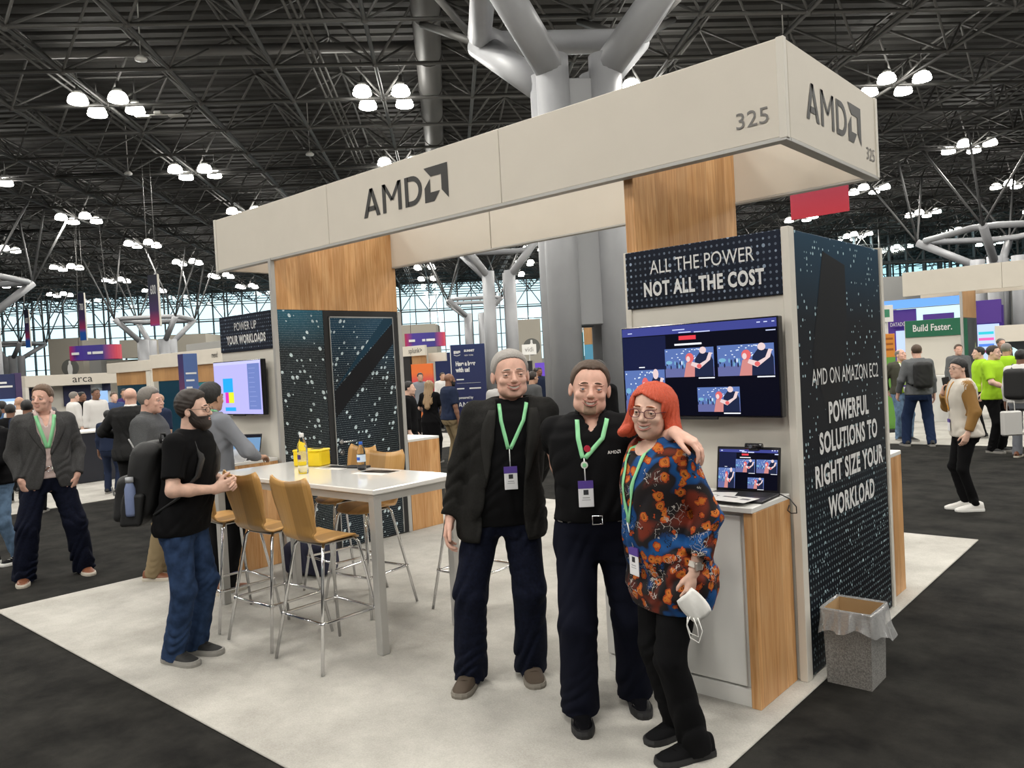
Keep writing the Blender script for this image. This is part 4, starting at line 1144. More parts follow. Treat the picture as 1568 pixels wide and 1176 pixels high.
# header: boards on all four sides, metal edging below
th = .055; hb = []
xs = (X0, -5.74, -3.70, X1)
for k in range(3):
    hb.append(bpart('header_board', 'white_board', (xs[k] + .002, xs[k + 1] - .002, Y0 - .002, Y0 + th, ZF0, ZF1)))
for a_, b_ in ((X0, -5.2), (-5.19, -2.745), (XR + .02, X1)):
    bpart('header_board', 'white_board', (a_, b_, Y1 - th, Y1, ZF0, ZF1))
hr = bpart('header_board', 'white_board', (X1 - th, X1 + .002, Y0 + th, Y1 - th, ZF0, ZF1)); bpart('header_board', 'white_board', (X0, X0 + th, Y0 + th, Y1 - th, ZF0, ZF1))
bpart('header_edge', 'alu_matte', (X0 - .004, X1 + .004, Y0 - .006, Y0 + th + .004, ZF0 - .022, ZF0), bev=.002)
bpart('header_edge', 'alu_matte', (X1 - th - .004, X1 + .006, Y0 + th, Y1 + .004, ZF0 - .022, ZF0), bev=.002)
bpart('header_edge', 'alu_matte', (X0 - .004, X1 + .004, Y1 - th - .004, Y1 + .004, ZF0 - .014, ZF0), bev=.002)
for x, y in ((X1 - .012, Y0 + .004), (X1 - .012, Y1 - .02), (X0 + .02, Y0 + .004)):
    bpart('corner_strip', 'white_paint', (x - .022, x + .022, y - .012, y + .026, ZF0 - .01, ZF1 + .004))
# AMD lettering from strokes
def amd(parent, m_, o, ux, h, n_, squeeze=1.0):
    """o = lower left corner, ux = direction of writing, n_ = facing"""
    b = MB(); uz = Vector((0, 0, 1)); off = n_ * .003
    def poly(pts, dx):
        b.add([o + ux * ((x + dx) * h * squeeze) + uz * (z * h) + off for x, z in pts], [list(range(len(pts)))])
    poly([(0, 0), (.205, 0), (.555, .98), (.37, .98)], 0); poly([(.72, 0), (.925, 0), (.555, .98), (.37, .98)], 0); poly([(.22, .20), (.70, .20), (.64, .37), (.28, .37)], 0)
    d = 1.06
    poly([(0, 0), (.18, 0), (.18, .98), (0, .98)], d); poly([(.82, 0), (1.0, 0), (1.0, .98), (.82, .98)], d); poly([(0, .98), (.17, .98), (.56, .42), (.44, .36)], d); poly([(1.0, .98), (.83, .98), (.44, .42), (.56, .36)], d)
    d = 2.24; poly([(0, 0), (.18, 0), (.18, .98), (0, .98)], d)
    out = [(.15, .98)] + [(.36 + .50 * cos(a), .49 + .49 * sin(a)) for a in np.linspace(pi / 2, -pi / 2, 14)] + [(.15, 0)]
    inn = [(.15, .815)] + [(.36 + .325 * cos(a), .49 + .325 * sin(a)) for a in np.linspace(pi / 2, -pi / 2, 14)] + [(.15, .165)]
    for k in range(len(out) - 1): poly([out[k], out[k + 1], inn[k + 1], inn[k]], d)
    d = 3.22; z = lambda P_: [(x * 1.12, y * 1.12 - .02) for x, y in P_]
    poly(z([(0, 1), (1, 1), (1, 0), (.72, .28), (.72, .72), (.28, .72)]), d)
    poly(z([(0, 0), (0, .42), (.25, .67), (.25, .27), (.65, .27), (.40, 0)]), d)
    return b.build('logo_lettering', m_, parent)
amd(hb[1], MATS['dark_print'], Vector((-5.235, Y0 - .002, 3.075)), Vector((1, 0, 0)), .235, Vector((0, -1, 0)), .995)
amd(hr, MATS['dark_print'], Vector((X1 + .002, 4.44, 3.085)), Vector((0, 1, 0)), .215, Vector((1, 0, 0)), .985)
lettering('325', MATS['grey_print'], hb[2], (-1.842, Y0 - .006, 3.065), 0, size=.125, width=.185)
lettering('325', MATS['grey_print'], hr, (X1 + .006, 5.535, 3.055), pi / 2, size=.115, width=.16)
# right tower: screen wall, printed side, wooden panel above
wallR = bpart('wall_panel', 'white_paint', (XR, X1 - .03, Y0, Y0 + .05, 0.012, ZP))
bpart('wall_panel', 'white_paint', (XR, X1 - .03, Y1 - .05, Y1, 0.012, ZP)); bpart('wall_panel', 'white_paint', (XR, XR + .04, Y0 + .05, Y1 - .05, 0.012, ZP))
side = bpart('printed_panel', 'print_tower', (X1 - .035, X1 - .008, Y0 + .045, Y1 - .045, .02, ZP - .005))
for y in (Y0, Y1): bpart('corner_post', 'white_paint', (X1 - .045, X1, y - .025, y + .045 if y == Y0 else y + .02, .012, ZP + .008))
bpart('corner_post', 'white_paint', (XR - .01, XR + .03, Y0 - .012, Y0 + .04, .012, ZP))
sgn = bpart('sign_panel', 'print_sign', (XR + .005, X1 - .05, Y0 - .014, Y0 + .001, 2.10, ZP - .002))
lettering('ALL THE POWER', MATS['white_print'], sgn, (-2.19, Y0 - .018, 2.335), 0, size=.115, width=.66)
lettering('NOT ALL THE COST', MATS['white_print'], sgn, (-2.19, Y0 - .018, 2.205), 0, size=.115, bold=.0042, width=.76, space=1.10)
xs_ = X1 - .005
for s_, z, w_, sz, bo in (('AMD ON AMAZON EC2', 1.635, 1.16, .135, 0), ('POWERFUL', 1.42, .70, .165, .010), ('SOLUTIONS TO', 1.255, 1.02, .165, .010), ('RIGHT SIZE YOUR', 1.075, 1.20, .165, .010), ('WORKLOAD', .875, .82, .165, .010)):
    lettering(s_, MATS['white_print'], side, (xs_, 4.955, z), pi / 2, size=sz, bold=bo * .55, width=w_, space=1.0 if not bo else 1.08)
# the printed drawing on the side: dark slanting tower, blue haze
b = MB(); b.add([(xs_ - .002, y, z) for y, z in ((4.40, 1.75), (4.62, 2.36), (4.98, 2.30), (4.98, 1.95), (4.72, 1.2))], [(0, 1, 2, 3, 4)]); b.build('printed_drawing', mat('print_dark', (.006, .0065, .009), .5, spec=.2), side)
# wooden panels between towers and header
bpart('wood_panel', 'wood_panel', (XR - .035, XR + .035, Y0 + .07, Y1 - .052, ZP - .4, ZF1 - .02))
wl = bpart('wood_panel', 'wood_panel', (XL - .04, XL + .006, Y0 + .02, Y1 - .01, ZP - .002, ZF1 - .02))
# left tower: closet with printed panel and door facing the table
bpart('wall_panel', 'white_paint', (X0, XL - .03, Y0, Y0 + .05, .012, ZP)); bpart('wall_panel', 'white_paint', (X0, XL - .03, Y1 - .05, Y1, .012, ZP))
bpart('wall_panel', 'white_paint', (X0, X0 + .04, Y0 + .05, Y1 - .05, .012, ZP))
bpart('corner_post', 'alu_matte', (XL - .03, XL + .012, Y0 - .015, Y0 + .03, .012, ZF0)); bpart('corner_post', 'alu_matte', (XL - .03, XL + .012, Y1 - .02, Y1 + .03, .012, ZP))
bpart('printed_panel', 'print_closet', (XL - .02, XL + .004, Y0 + .03, 4.70, .02, ZP - .003))
bpart('door_frame', 'black_matte', (XL - .04, XL + .006, 4.70, Y1 - .02, .02, ZP - .003))
door = bpart('door', 'print_door', (XL - .01, XL + .014, 4.775, Y1 - .10, .03, 2.375))
fr = MB()
for q in ((4.765, 4.775, .03, 2.385), (Y1 - .10, Y1 - .09, .03, 2.385), (4.765, Y1 - .09, 2.375, 2.387)): fr.box(XL, XL + .017, q[0], q[1], q[2], q[3])
fr.build('door_edge', MATS['alu'], door)
b = MB(); b.add([(XL + .0155, y, z) for y, z in ((4.785, 1.35), (Y1 - .105, 2.10), (Y1 - .105, 2.32), (4.785, 1.62))], [(0, 1, 2, 3)]); b.build('printed_drawing', MATS['print_dark'], door)
b = MB(); b.add([(XL + .0150, y, z) for y, z in ((4.785, 1.64), (Y1 - .22, 2.37), (Y1 - .105, 2.37), (Y1 - .105, 2.33))], [(0, 1, 2, 3)]); b.build('printed_drawing', mat('print_teal', (.006, .035, .065), .5, spec=.2), door)
b = MB(); b.tube([(XL + .014, 4.83, 1.105), (XL + .06, 4.83, 1.105), (XL + .062, 4.85, 1.105), (XL + .062, 4.98, 1.105)], .010, 8); b.cyl((XL + .013, 4.83, 1.105), (XL + .024, 4.83, 1.105), .026); b.build('handle', MATS['chrome'], door)
b = MB(); b.cyl((XL + .013, 4.83, .995), (XL + .026, 4.83, .995), .030); b.cyl((XL + .025, 4.83, .995), (XL + .034, 4.83, .995), .014); b.build('lock', MATS['chrome'], door)
sgl = bpart('sign_panel', 'print_sign', (X0 + .01, XL - .045, Y0 - .014, Y0 + .001, 2.08, ZP - .002))
lettering('POWER UP', MATS['white_print'], sgl, (-7.20, Y0 - .018, 2.325), 0, size=.115, width=.42)
lettering('YOUR WORKLOADS', MATS['white_print'], sgl, (-7.20, Y0 - .018, 2.195), 0, size=.115, bold=.0042, width=.74, space=1.10)

# ------------------------------------------------------------------ television screens
def tv(x0, x1, z0, z1, y, label):
    r_ = tag(empty('television', ((x0 + x1) / 2, y, z0)), label, 'television'); w = (x1 - x0) / 2; h = z1 - z0
    b = MB(); b.box(-w, w, -.03, .025, 0, h, .004); b.box(-w * .7, w * .7, .02, Y0 - y - .002, h * .25, h * .75, .01); b.build('casing', MATS['black_gloss'], r_)
    b = MB(); b.box(-w * .25 , w * .25, -.034, -.02, -.012, .004, .002); b.build('sensor_bar', MATS['black_matte'], r_)
    return r_, w, h
def flat(parent, nm, m_, x0, x1, z0, z1, y):
    return MB().add([(x0, y, z0), (x1, y, z0), (x1, y, z1), (x0, y, z1)], [(0, 1, 2, 3)]).build(nm, m_, parent)
E_ = lambda n, c, s=1.0: emat('screen_' + n, c, s)
PIC = [E_('pic_blue', (.12, .20, .50), .75), E_('pic_white', (.75, .85, 1.0), .85), E_('pic_red', (.85, .16, .16), .75), E_('pic_orange', (.75, .30, .28), .7), E_('pic_navy', (.015, .022, .06), .8), E_('pic_arm', (.85, .66, .66), .8), E_('pic_floor', (.16, .18, .42), .7), E_('pic_teal', (.20, .45, .65), .8)]
def thumb(parent, x0, x1, z0, z1, y, seed=1):
    """a live picture: a red-haired figure and a dark-shirted one hugging in a hall with lamps"""
    rnd = random.Random(seed); b = MB(); W_, H_ = x1 - x0, z1 - z0; lay = [0]
    def pl(pts, m_, dy=0): b.cm = m_; lay[0] += 1; b.add([(x0 + u * W_, y - .0002 * lay[0], z0 + v * H_) for u, v in pts], [list(range(len(pts)))])
    def el(cx, cz, rx, rz, m_, n=12): pl([(cx + rx * cos(2 * pi * k / n), cz + rz * sin(2 * pi * k / n)) for k in range(n)], m_)
    pl([(0, 0), (1, 0), (1, 1), (0, 1)], 0); pl([(0, 0), (1, 0), (1, .32), (0, .32)], 6)
    for k in range(26): el(rnd.uniform(.03, .97), rnd.uniform(.60, .98), .018, .018, 1, 6)
    for k in range(14):
        u = rnd.uniform(.02, .42); el(u, rnd.uniform(.34, .50), .014, .075, rnd.choice((4, 1, 7, 4)), 8)
    el(.10, .52, .07, .07, 7, 8)
    pl([(.40, 0), (.66, 0), (.64, .42), (.56, .55), (.46, .50)], 3); el(.53, .66, .085, .17, 2); el(.50, .62, .04, .10, 5)
    pl([(.62, 0), (1, 0), (1, .55), (.93, .80), (.75, .86), (.64, .62)], 4); el(.80, .90, .07, .12, 5)
    pl([(.55, .40), (.72, .26), (.94, .56), (.98, .80), (.92, .82), (.86, .56), (.73, .44), (.58, .52)], 5); el(.72, .36, .05, .08, 2, 8)
    return b.build('screen_picture', PIC[0], parent, extra=PIC[1:])
dark = E_('dark', (.0028, .0032, .010), .8)
def demo(parent, w, h, y, big=True):
    """dark page with a title bar and four live pictures"""
    g = 2 * w
    sc = flat(parent, 'screen', dark, -w + .008, w - .008, .010, h - .008, y)
    flat(sc, 'title_bar', E_('bar', (.05, .06, .26), .9), -w + .008, w - .008, h * .895, h - .008, y - .0008)
    flat(sc, 'side_tint', E_('tint', (.010, .014, .055), .8), -w + .008, -w + g * .31, h * .42, h * .885, y - .0006)
    b = MB()
    for u0, u1, v in ((.36, .44, .935), (.40, .48, .905), (.50, .60, .90), (.05, .08, .93), (.88, .90, .95), (.92, .94, .95), (.965, .98, .95), (.93, .985, .865)): b.box(-w + g * u0, -w + g * u1, y - .0022, y - .0012, h * v - .002, h * v + .003)
    b.build('menu_text', E_('text', (.62, .68, .95), .9), sc)
    b = MB(); b.box(-w + g * .40, -w + g * .51, y - .0022, y - .0012, h * .825, h * .868); b.build('banner_text', E_('banner', (.75, .05, .07), .9), sc)
    b = MB(); b.box(-w + g * .37, -w + g * .545, y - .0022, y - .0012, h * .768, h * .787); b.build('heading_text', E_('white', (.85, .87, .92), .9), sc)
    for k, (u0, u1, v0, v1) in enumerate(((.302, .618, .43, .735), (.640, .972, .425, .740), (.015, .295, .05, .52), (.505, .765, .06, .315))):
        thumb(sc, -w + g * u0, -w + g * u1, h * v0, h * v1, y - .001, 3)
        b = MB(); b.box(-w + g * (u1 - .10 if k != 2 else .12), -w + g * (u1 if k != 2 else .16), y - .0025, y - .0012, h * ((v0 - .022) if k != 2 else .545), h * ((v0 - .010) if k != 2 else .556)); b.build('caption', E_('white', (.85, .87, .92), .9), sc)
    return sc
r_, w, h = tv(-2.69, -1.705, 1.445, 1.985, Y0 - .075, 'wall screen with four live pictures, above the laptop desk')
demo(r_, w, h, -.0315)
r_, w, h = tv(-7.72, -6.80, 1.445, 1.985, Y0 - .075, 'wall screen showing a lilac page below the power up sign')
sc = flat(r_, 'screen', E_('lilac', (.46, .44, .86), .95), -w + .008, w - .008, .010, h - .008, -.0315)
flat(sc, 'side_pane', E_('pane', (.16, .22, .52), .9), w * .45, w * .93, h * .10, h * .93, -.0322); flat(sc, 'title_bar', E_('ltop', (.55, .55, .92), .95), -w + .008, w - .008, h * .93, h - .008, -.0322)
flat(sc, 'chart_block', E_('cyan', (.02, .36, .80), 1.0), -w * .60, -w * .18, h * .42, h * .68, -.0322); flat(sc, 'chart_block', E_('yellow', (.70, .75, .03), 1.0), -w * .38, -w * .16, h * .22, h * .42, -.0324)
flat(sc, 'chart_block', E_('magenta', (.65, .03, .45), 1.0), -w * .52, -w * .38, h * .22, h * .42, -.0324); flat(sc, 'chart_block', E_('cyan', (.02, .36, .80), 1.0), -w * .55, -w * .10, h * .07, h * .14, -.0322)
b = MB()
for k in range(9): b.box(w * .50, w * (.70 + .2 * random.random()), -.0335, -.0325, h * (.16 + .085 * k), h * (.16 + .085 * k) + .004)
b.build('page_text', E_('text2', (.30, .36, .70), .9), sc)

# ------------------------------------------------------------------ demo desks
def desk(x0, x1, y0, y1, label, front=-1, z=1.03):
    """white cabinet with a wooden cheek on its +x side; door on the side that front names (-1: -y)"""
    r_ = tag(empty('demo_desk', ((x0 + x1) / 2, (y0 + y1) / 2, .012)), label, 'desk'); w, d = (x1 - x0) / 2, (y1 - y0) / 2
    z -= .012
    b = MB(); b.box(-w, w - .05, -d + .03, d, .09, z - .03, .003); b.box(-w + .02, w - .05, -d + .012, d - .02, 0, .09); b.build('body', MATS['white_plain'], r_)
    b = MB(); b.box(w - .05, w, -d, d, 0, z - .03, .002); b.build('wood_cheek', MATS['wood_panel'], r_)
    b = MB(); b.box(-w, w + .002, -d - .012, d, z - .03, z, .004); b.build('top', MATS['white_plain'], r_)
    dd = (-d + .012, -d + .03) if front < 0 else (d, d + .018)
    b = MB(); b.box(-w + .02, w - .075, dd[0], dd[1], .10, z - .05, .003); b.build('door', MATS['white_plain'], r_)
    return r_
desk(-2.66, -1.72, 3.67, 4.13, 'white desk with a wooden cheek, holding laptop and papers')
desk(-7.68, -6.74, 3.67, 4.13, 'white desk with a wooden cheek under the lilac screen')
desk(-7.68, -6.69, 5.735, 6.20, 'white desk with a wooden cheek behind the closet door tower', 1)
desk(-2.66, -1.715, 5.735, 6.14, 'white desk with a wooden cheek behind the printed side wall', 1)
# ================================================================== table, stools, small things
FZ = .012
def bar_table():
    x0, x1, y0, y1, z = -5.98, -3.93, 3.06, 3.80, 1.065
    r_ = tag(empty('bar_table', ((x0 + x1) / 2, (y0 + y1) / 2, FZ)), 'tall white-topped bar table with square silver legs', 'table'); w, d = (x1 - x0) / 2, (y1 - y0) / 2
    b = MB(); b.box(-w, w, -d, d, z - FZ - .035, z - FZ, .006); b.build('table_top', MATS['white_gloss'], r_)
    b = MB(); q = .058
    for a_ in ((-w + .07, w - .07, -d + .016, -d + q), (-w + .07, w - .07, d - q, d - .016), (-w + .016, -w + q, -d + .07, d - .07), (w - q, w - .016, -d + .07, d - .07)): b.box(*a_, z - FZ - .085, z - FZ - .035)
    b.build('apron', MATS['alu_matte'], r_)
    for sx in (-1, 1):
        for sy in (-1, 1):
            xx, yy = sx * (w - .04), sy * (d - .04); MB().box(xx - .03, xx + .03, yy - .03, yy + .03, 0, z - FZ - .035, .004).build('leg', MATS['alu_matte'], r_)
bar_table()
def make_stool():
    r_ = empty('bar_stool'); sh = .765
    # plywood shell: rows run from the top of the back, down, round the bend, to the seat's front edge (local +y is the sitter's front)
    prof = []
    for u in np.linspace(0, 1, 9): prof.append((-.245 + .065 * u, sh + .40 - .33 * u))
    for a_ in np.linspace(0, 1, 6)[1:]: an = a_ * pi / 2 * .98; prof.append((-.18 + .075 * (1 - cos(an)), sh + .07 - .075 * sin(an)))
    for u in np.linspace(0, 1, 8)[1:]: prof.append((-.105 + .30 * u, sh - .005 + .012 * sin(u * pi) - .018 * max(0, u - .7) / .3))
    n = len(prof); K = 15; vs = []
    for i, (y, z) in enumerate(prof):
        v = i / (n - 1)
        hw = float(np.interp(v, [0, .06, .18, .42, .52, .62, .80, .93, 1.0], [.195, .216, .212, .165, .158, .180, .204, .196, .158]))
        for k in range(K):
            u = 2 * k / (K - 1) - 1; dz = dy = 0
            if i <= 3: dz = (.030 * (abs(u) ** 2) - .018) * (1 - i / 3.5)          # dipped top edge with ears
            if i < 9: dy = .022 * u * u * (1 - .3 * v)                              # the back wraps a little
            else: dz += .008 * u * u
            vs.append((hw * u * (1 - .06 * (i == 0) * abs(u) ** 6), y + dy - (.0 if i < n - 2 else .030 * u * u), z + dz))
    fs = [(i * K + k, i * K + k + 1, (i + 1) * K + k + 1, (i + 1) * K + k) for i in range(n - 1) for k in range(K - 1)]
    b = MB(); b.add(vs, fs, True); o = b.build('seat_shell', MATS['wood_ply'], r_)
    m_ = o.modifiers.new('thickness', 'SOLIDIFY'); m_.thickness = .014; m_.offset = 0
    tops = {}
    for sx in (-1, 1):
        for sy in (-1, 1):
            p0 = (sx * .135, sy * .115 + .03, sh - .022); p1 = (sx * .150, sy * .135 + .03, sh - .05); p2 = (sx * .252, sy * .245 + .02, 0)
            tops[sx, sy] = (p1, p2); MB().tube([(sx * .06, sy * .10 + .03, sh - .020), p0, p1, p2], .0108, 10).build('leg', MATS['chrome'], r_)
    b = MB()
    pt = lambda q, z: tuple(q[0][i] + (q[1][i] - q[0][i]) * (q[0][2] - z) / q[0][2] for i in range(2)) + (z,)
    ring = [pt(tops[q], .285) for q in ((-1, -1), (1, -1), (1, 1), (-1, 1))]
    pts = []
    for k in range(4):
        a_, c_, e_ = Vector(ring[k - 1]), Vector(ring[k]), Vector(ring[(k + 1) % 4]); pts += [c_ + (a_ - c_).normalized() * .03, c_ + ((a_ - c_).normalized() + (e_ - c_).normalized()) * .006, c_ + (e_ - c_).normalized() * .03]
    b.tube(pts, .0095, 10, closed=True); b.build('foot_ring', MATS['chrome'], r_)
    b = MB()
    for q in ring: b.ball(q, .017, 10, 6)
    b.build('ring_clamps', MATS['chrome'], r_)
    b = MB(); b.box(-.13, .13, -.10, .15, sh - .030, sh - .018, .004); b.build('seat_plate', MATS['alu'], r_)
    return r_
ST = make_stool()
stools = [((-4.24, 2.88), 0, 'wooden bar stool with chrome legs at the corner of the white bar table'),
          ((-4.86, 2.90), .05, 'middle wooden bar stool in the row of three along the bar table'),
          ((-5.50, 2.92), -.06, 'wooden bar stool between the backpack wearer and the bar table'),
          ((-4.86, 3.72), pi + .12, 'wooden bar stool tucked under the table opposite the corner stool'),
          ((-5.42, 3.90), pi - .10, 'wooden bar stool standing nearest the closet door'),
          ((-4.12, 4.16), pi / 2, 'wooden bar stool behind the man in the dark jacket')]
for k, (p, a_, lab) in enumerate(stools):
    o = ST if k == 0 else copy_tree(ST)
    o.location = (p[0], p[1], FZ + .003); o.rotation_euler = (0, 0, a_); tag(o, lab, 'stool', 'plywood bar stools around the table')
TZ = 1.065
clear = mat('clear_plastic', (.93, .95, .96), .04, trans=1.0, ior=1.12, spec=.5); water = mat('water', (.92, .96, .97), .02, trans=1.0, ior=1.2)
def bottle(p, h, r, cap, lab, label, print_=None, square=1.0):
    r_ = tag(empty('water_bottle', p), label, 'bottle')
    prof = [(0, .002), (r * .85, 0), (r, .008), (r, h * .18), (r * .94, h * .20), (r, h * .23), (r, h * .48), (r * .94, h * .50), (r, h * .53), (r, h * .66), (r * .86, h * .74), (r * .52, h * .84), (r * .36, h * .89), (r * .36, h * .95)]
    b = MB(); b.lathe(prof, n=20); b.build('shell', clear, r_)
    b = MB(); b.lathe([(0, h * .90), (r * .45, h * .90), (r * .45, h * .992), (r * .40, h), (0, h)], n=16); b.build('cap', cap, r_)
    b = MB(); b.lathe([(r * 1.012, h * .30), (r * 1.012, h * .56)], n=20); lb = b.build('label_sleeve', lab, r_)
    if print_:
        b = MB(); 
        for q in range(5):
            a0 = -2.2 + .25 * q; b.add([(r * 1.03 * cos(a0), r * 1.03 * sin(a0), h * .36), (r * 1.03 * cos(a0 + .25), r * 1.03 * sin(a0 + .25), h * .36), (r * 1.03 * cos(a0 + .25), r * 1.03 * sin(a0 + .25), h * .47), (r * 1.03 * cos(a0), r * 1.03 * sin(a0), h * .47)], [(0, 1, 2, 3)])
        b.build('label_print', print_, lb)
    return r_
bottle((-5.14, 3.36, TZ), .305, .038, mat('cap_white', (.8, .8, .8), .4), mat('label_clear', (.82, .83, .85), .2, alpha=.25), 'tall clear water bottle with white cap beside the yellow box', mat('label_purple', (.06, .03, .14), .4))
bottle((-4.82, 3.66, TZ), .215, .033, mat('cap_blue', (.02, .12, .55), .4), mat('label_blue', (.60, .72, .85), .4), 'small water bottle with blue cap and blue printed label', mat('label_deep', (.02, .10, .50), .4))
yb = tag(empty('storage_box', (-5.50, 3.68, TZ), .35), 'bright yellow plastic box with a dark handle slot', 'box'); ym = mat('yellow_plastic', (.78, .56, .008), .4)
b = MB(); b.box(-.135, .135, -.07, .07, 0, .125, .012); b.build('body', ym, yb)
b = MB(); b.box(-.138, .138, -.073, .073, .118, .138, .008); b.build('lid', ym, yb)
b = MB(); b.box(.01, .10, -.026, .026, .136, .142, .004); b.build('handle_slot', MATS['black_matte'], yb)
def paper(nm, p, w, d, a_, label, prints, cat='paper'):
    r_ = tag(empty(nm, p, a_), label, cat); b = MB(); b.box(-w / 2, w / 2, -d / 2, d / 2, 0, .0015); b.build('sheet', MATS['white_plain'], r_)
    for q, m_ in prints: MB().box(q[0], q[1], q[2], q[3], .0016, .0021).build('print_block', m_, r_)
    return r_
dk_, gy_ = mat('ink', (.02, .022, .026), .35), mat('ink_grey', (.16, .16, .17), .4)
paper('flyer', (-4.60, 3.62, TZ), .30, .215, .15, 'white flyer with a dark photo strip in front of the small bottle', [((-.14, .14, -.03, .10), dk_), ((-.13, -.02, -.02, .02), gy_), ((.02, .12, .04, .08), gy_)])
paper('flyer', (-5.18, 3.68, TZ), .28, .20, .1, 'white flyer with black blocks beside the yellow box', [((-.13, .13, -.02, .09), dk_), ((-.12, .0, -.07, -.04), gy_)])
b = MB(); b.box(-.10, .10, -.045, .045, 0, .016, .005); tag(b.build('wallet', MATS['black_matte'], None, (-4.98, 3.74, TZ), .2), 'flat black case lying between bottle and flyers', 'case')
# laptop on the right desk
DZ = 1.03
lp = tag(empty('laptop', (-1.90, 3.93, DZ), .06), 'open dark laptop showing four pictures on the desk', 'laptop')
b = MB(); b.box(-.178, .178, -.165, .085, 0, .016, .004); b.build('base', mat('laptop_grey', (.060, .060, .065), .4, .6), lp)
b = MB(); b.box(-.150, .150, -.05, .065, .0161, .0168); b.build('keyboard', MATS['black_matte'], lp)
lid = empty('lid_pivot', (0, 0, 0)); bpy.data.objects.remove(lid)
b = MB(); b.box(-.178, .178, -.004, .004, 0, .245, .003); ld_ = b.build('lid', mat('laptop_lid', (.010, .010, .012), .3), lp, (0, .085, .012), (-.18, 0, 0))
demo(ld_, .172, .232, -.0052)
for o in list(ld_.children): o.location = (0, 0, .006)
wc = tag(empty('webcam', (-1.845, 3.99, DZ + .252), .06), 'black webcam clipped on the top of the laptop screen', 'webcam')
b = MB(); b.tube([(-.046, 0, .014), (.046, 0, .014)], .0165, 12); b.build('body', MATS['black_gloss'], wc)
b = MB(); b.cyl((-.012, -.014, .014), (-.012, -.021, .014), .009); b.build('lens', mat('lens', (.12, .13, .16), .1), wc)
b = MB(); b.box(-.026, .026, -.012, .020, -.010, .002, .002); b.build('clip', MATS['black_matte'], wc)
paper('document', (-2.04, 3.80, DZ + .0185), .30, .21, .30, 'white printed pages spread on the desk beside the laptop', [((-.12, .02, -.06, -.04), gy_), ((-.12, .06, .02, .026), gy_), ((.06, .12, -.03, .0), dk_)])
paper('document', (-1.86, 3.745, DZ + .021), .22, .15, -.12, 'white sheet with dark headings lying before the laptop', [((-.08, .0, .03, .05), dk_), ((.04, .09, .0, .03), gy_)])
b = MB(); pts = [(-1.735, 4.02, DZ + .012), (-1.715, 4.01, DZ + .012), (-1.66, 3.99, DZ - .005), (-1.625, 3.98, DZ - .04), (-1.628, 3.99, DZ - .075), (-1.67, 4.02, DZ - .085), (-1.705, 4.06, DZ - .08), (-1.712, 4.10, DZ - .06)]
tag(b.tube(pts, .0032, 6).build('charging_cable', MATS['black_matte']), 'thin black cable looping from the laptop past the desk edge', 'cable')
b = MB(); b.box(-.03, .03, -.004, .004, 0, .09, .003); o = b.build('name_card', MATS['white_plain'], None, (-2.27, 3.74, DZ), (-.3, .0, .5)); tag(o, 'small white card leaning behind the shoulder of the woman', 'card')
# left desk: laptop, plastic bowl
lp = tag(empty('laptop', (-7.02, 3.87, DZ), .5), 'open laptop with pale blue page on the desk under the lilac screen', 'laptop')
b = MB(); b.box(-.17, .17, -.12, .11, 0, .016, .004); b.build('base', MATS['laptop_grey'], lp)
b = MB(); b.box(-.17, .17, -.004, .004, 0, .225, .003); ld_ = b.build('lid', MATS['laptop_lid'], lp, (0, .11, .012), (-.3, 0, 0))
flat(ld_, 'screen', E_('pale', (.16, .30, .50), .9), -.162, .162, .012, .20, -.0050); flat(ld_, 'title_bar', E_('dark', (.01, .012, .03), .8), -.162, .162, .188, .216, -.0055)
b = MB(); b.lathe([(0, .003), (.06, .0), (.085, .05), (.095, .115), (.092, .115), (.082, .052), (.058, .006), (0, .006)], n=20); tag(b.build('plastic_bowl', mat('bowl_clear', (.9, .9, .9), .05, alpha=.35), None, (-6.80, 3.76, DZ)), 'clear plastic bowl beside the pale blue laptop', 'bowl')
b = MB()
b.tube([(-6.90, 3.93, DZ + .015), (-6.87, 3.92, DZ + .10), (-6.84, 3.93, DZ + .13), (-6.83, 3.95, DZ + .06), (-6.86, 3.97, DZ + .01)], .006, 6); tag(b.build('charging_cable', mat('cable_grey', (.15, .15, .16), .5)), 'grey cable arching up behind the pale blue laptop', 'cable')
# bag on the floor under the far end of the table
X = Sdf(); X.u(rbox((0, 0, .16), (.24, .15, .15), .09)).u(ell((.05, .02, .25), (.17, .12, .10)), .08); X.disp(wrinkle(.012, 28, 17, 2.0))
v, q = X.mesh(.014); bg = tag(empty('duffel_bag', (-6.12, 4.02, FZ), .3), 'dark navy fabric bag on the floor near the closet', 'bag'); o = link('body', np_mesh('bag_body', v, q, [mat('navy_cloth', (.018, .018, .045), .85)]), bg); o.location.z = -float(v[:, 2].min())
b = MB(); b.tube([(-.12, 0, .27), (-.10, .0, .36), (.0, .02, .40), (.10, .0, .36), (.12, 0, .27)], .011, 8); b.build('handle', MATS['navy_cloth'], bg)
# waste bin with clear liner
bn = tag(empty('waste_bin', (-1.48, 4.34, 0)), 'grey square cardboard waste bin with a clear plastic liner', 'bin'); hw, bh = .125, .405
spk = mat('bin_grey', (.20, .195, .185), .8, noise=(140, .35, 1))
b = MB()
for k in range(4):
    a_ = k * pi / 2; c_, s_ = cos(a_), sin(a_); R2 = lambda x, y: (c_ * x - s_ * y, s_ * x + c_ * y)
    vs = [(*R2(-hw * .92, -hw * .92), 0), (*R2(hw * .92, -hw * .92), 0), (*R2(hw, -hw), bh), (*R2(-hw, -hw), bh), (*R2(-hw + .006, -hw + .006), bh), (*R2(hw - .006, -hw + .006), bh), (*R2(hw * .90, -hw * .90), .01), (*R2(-hw * .90, -hw * .90), .01)]
    b.cm = 0; b.add(vs, [(0, 1, 2, 3), (3, 2, 5, 4)]); b.cm = 1; b.add(vs, [(4, 5, 6, 7)])
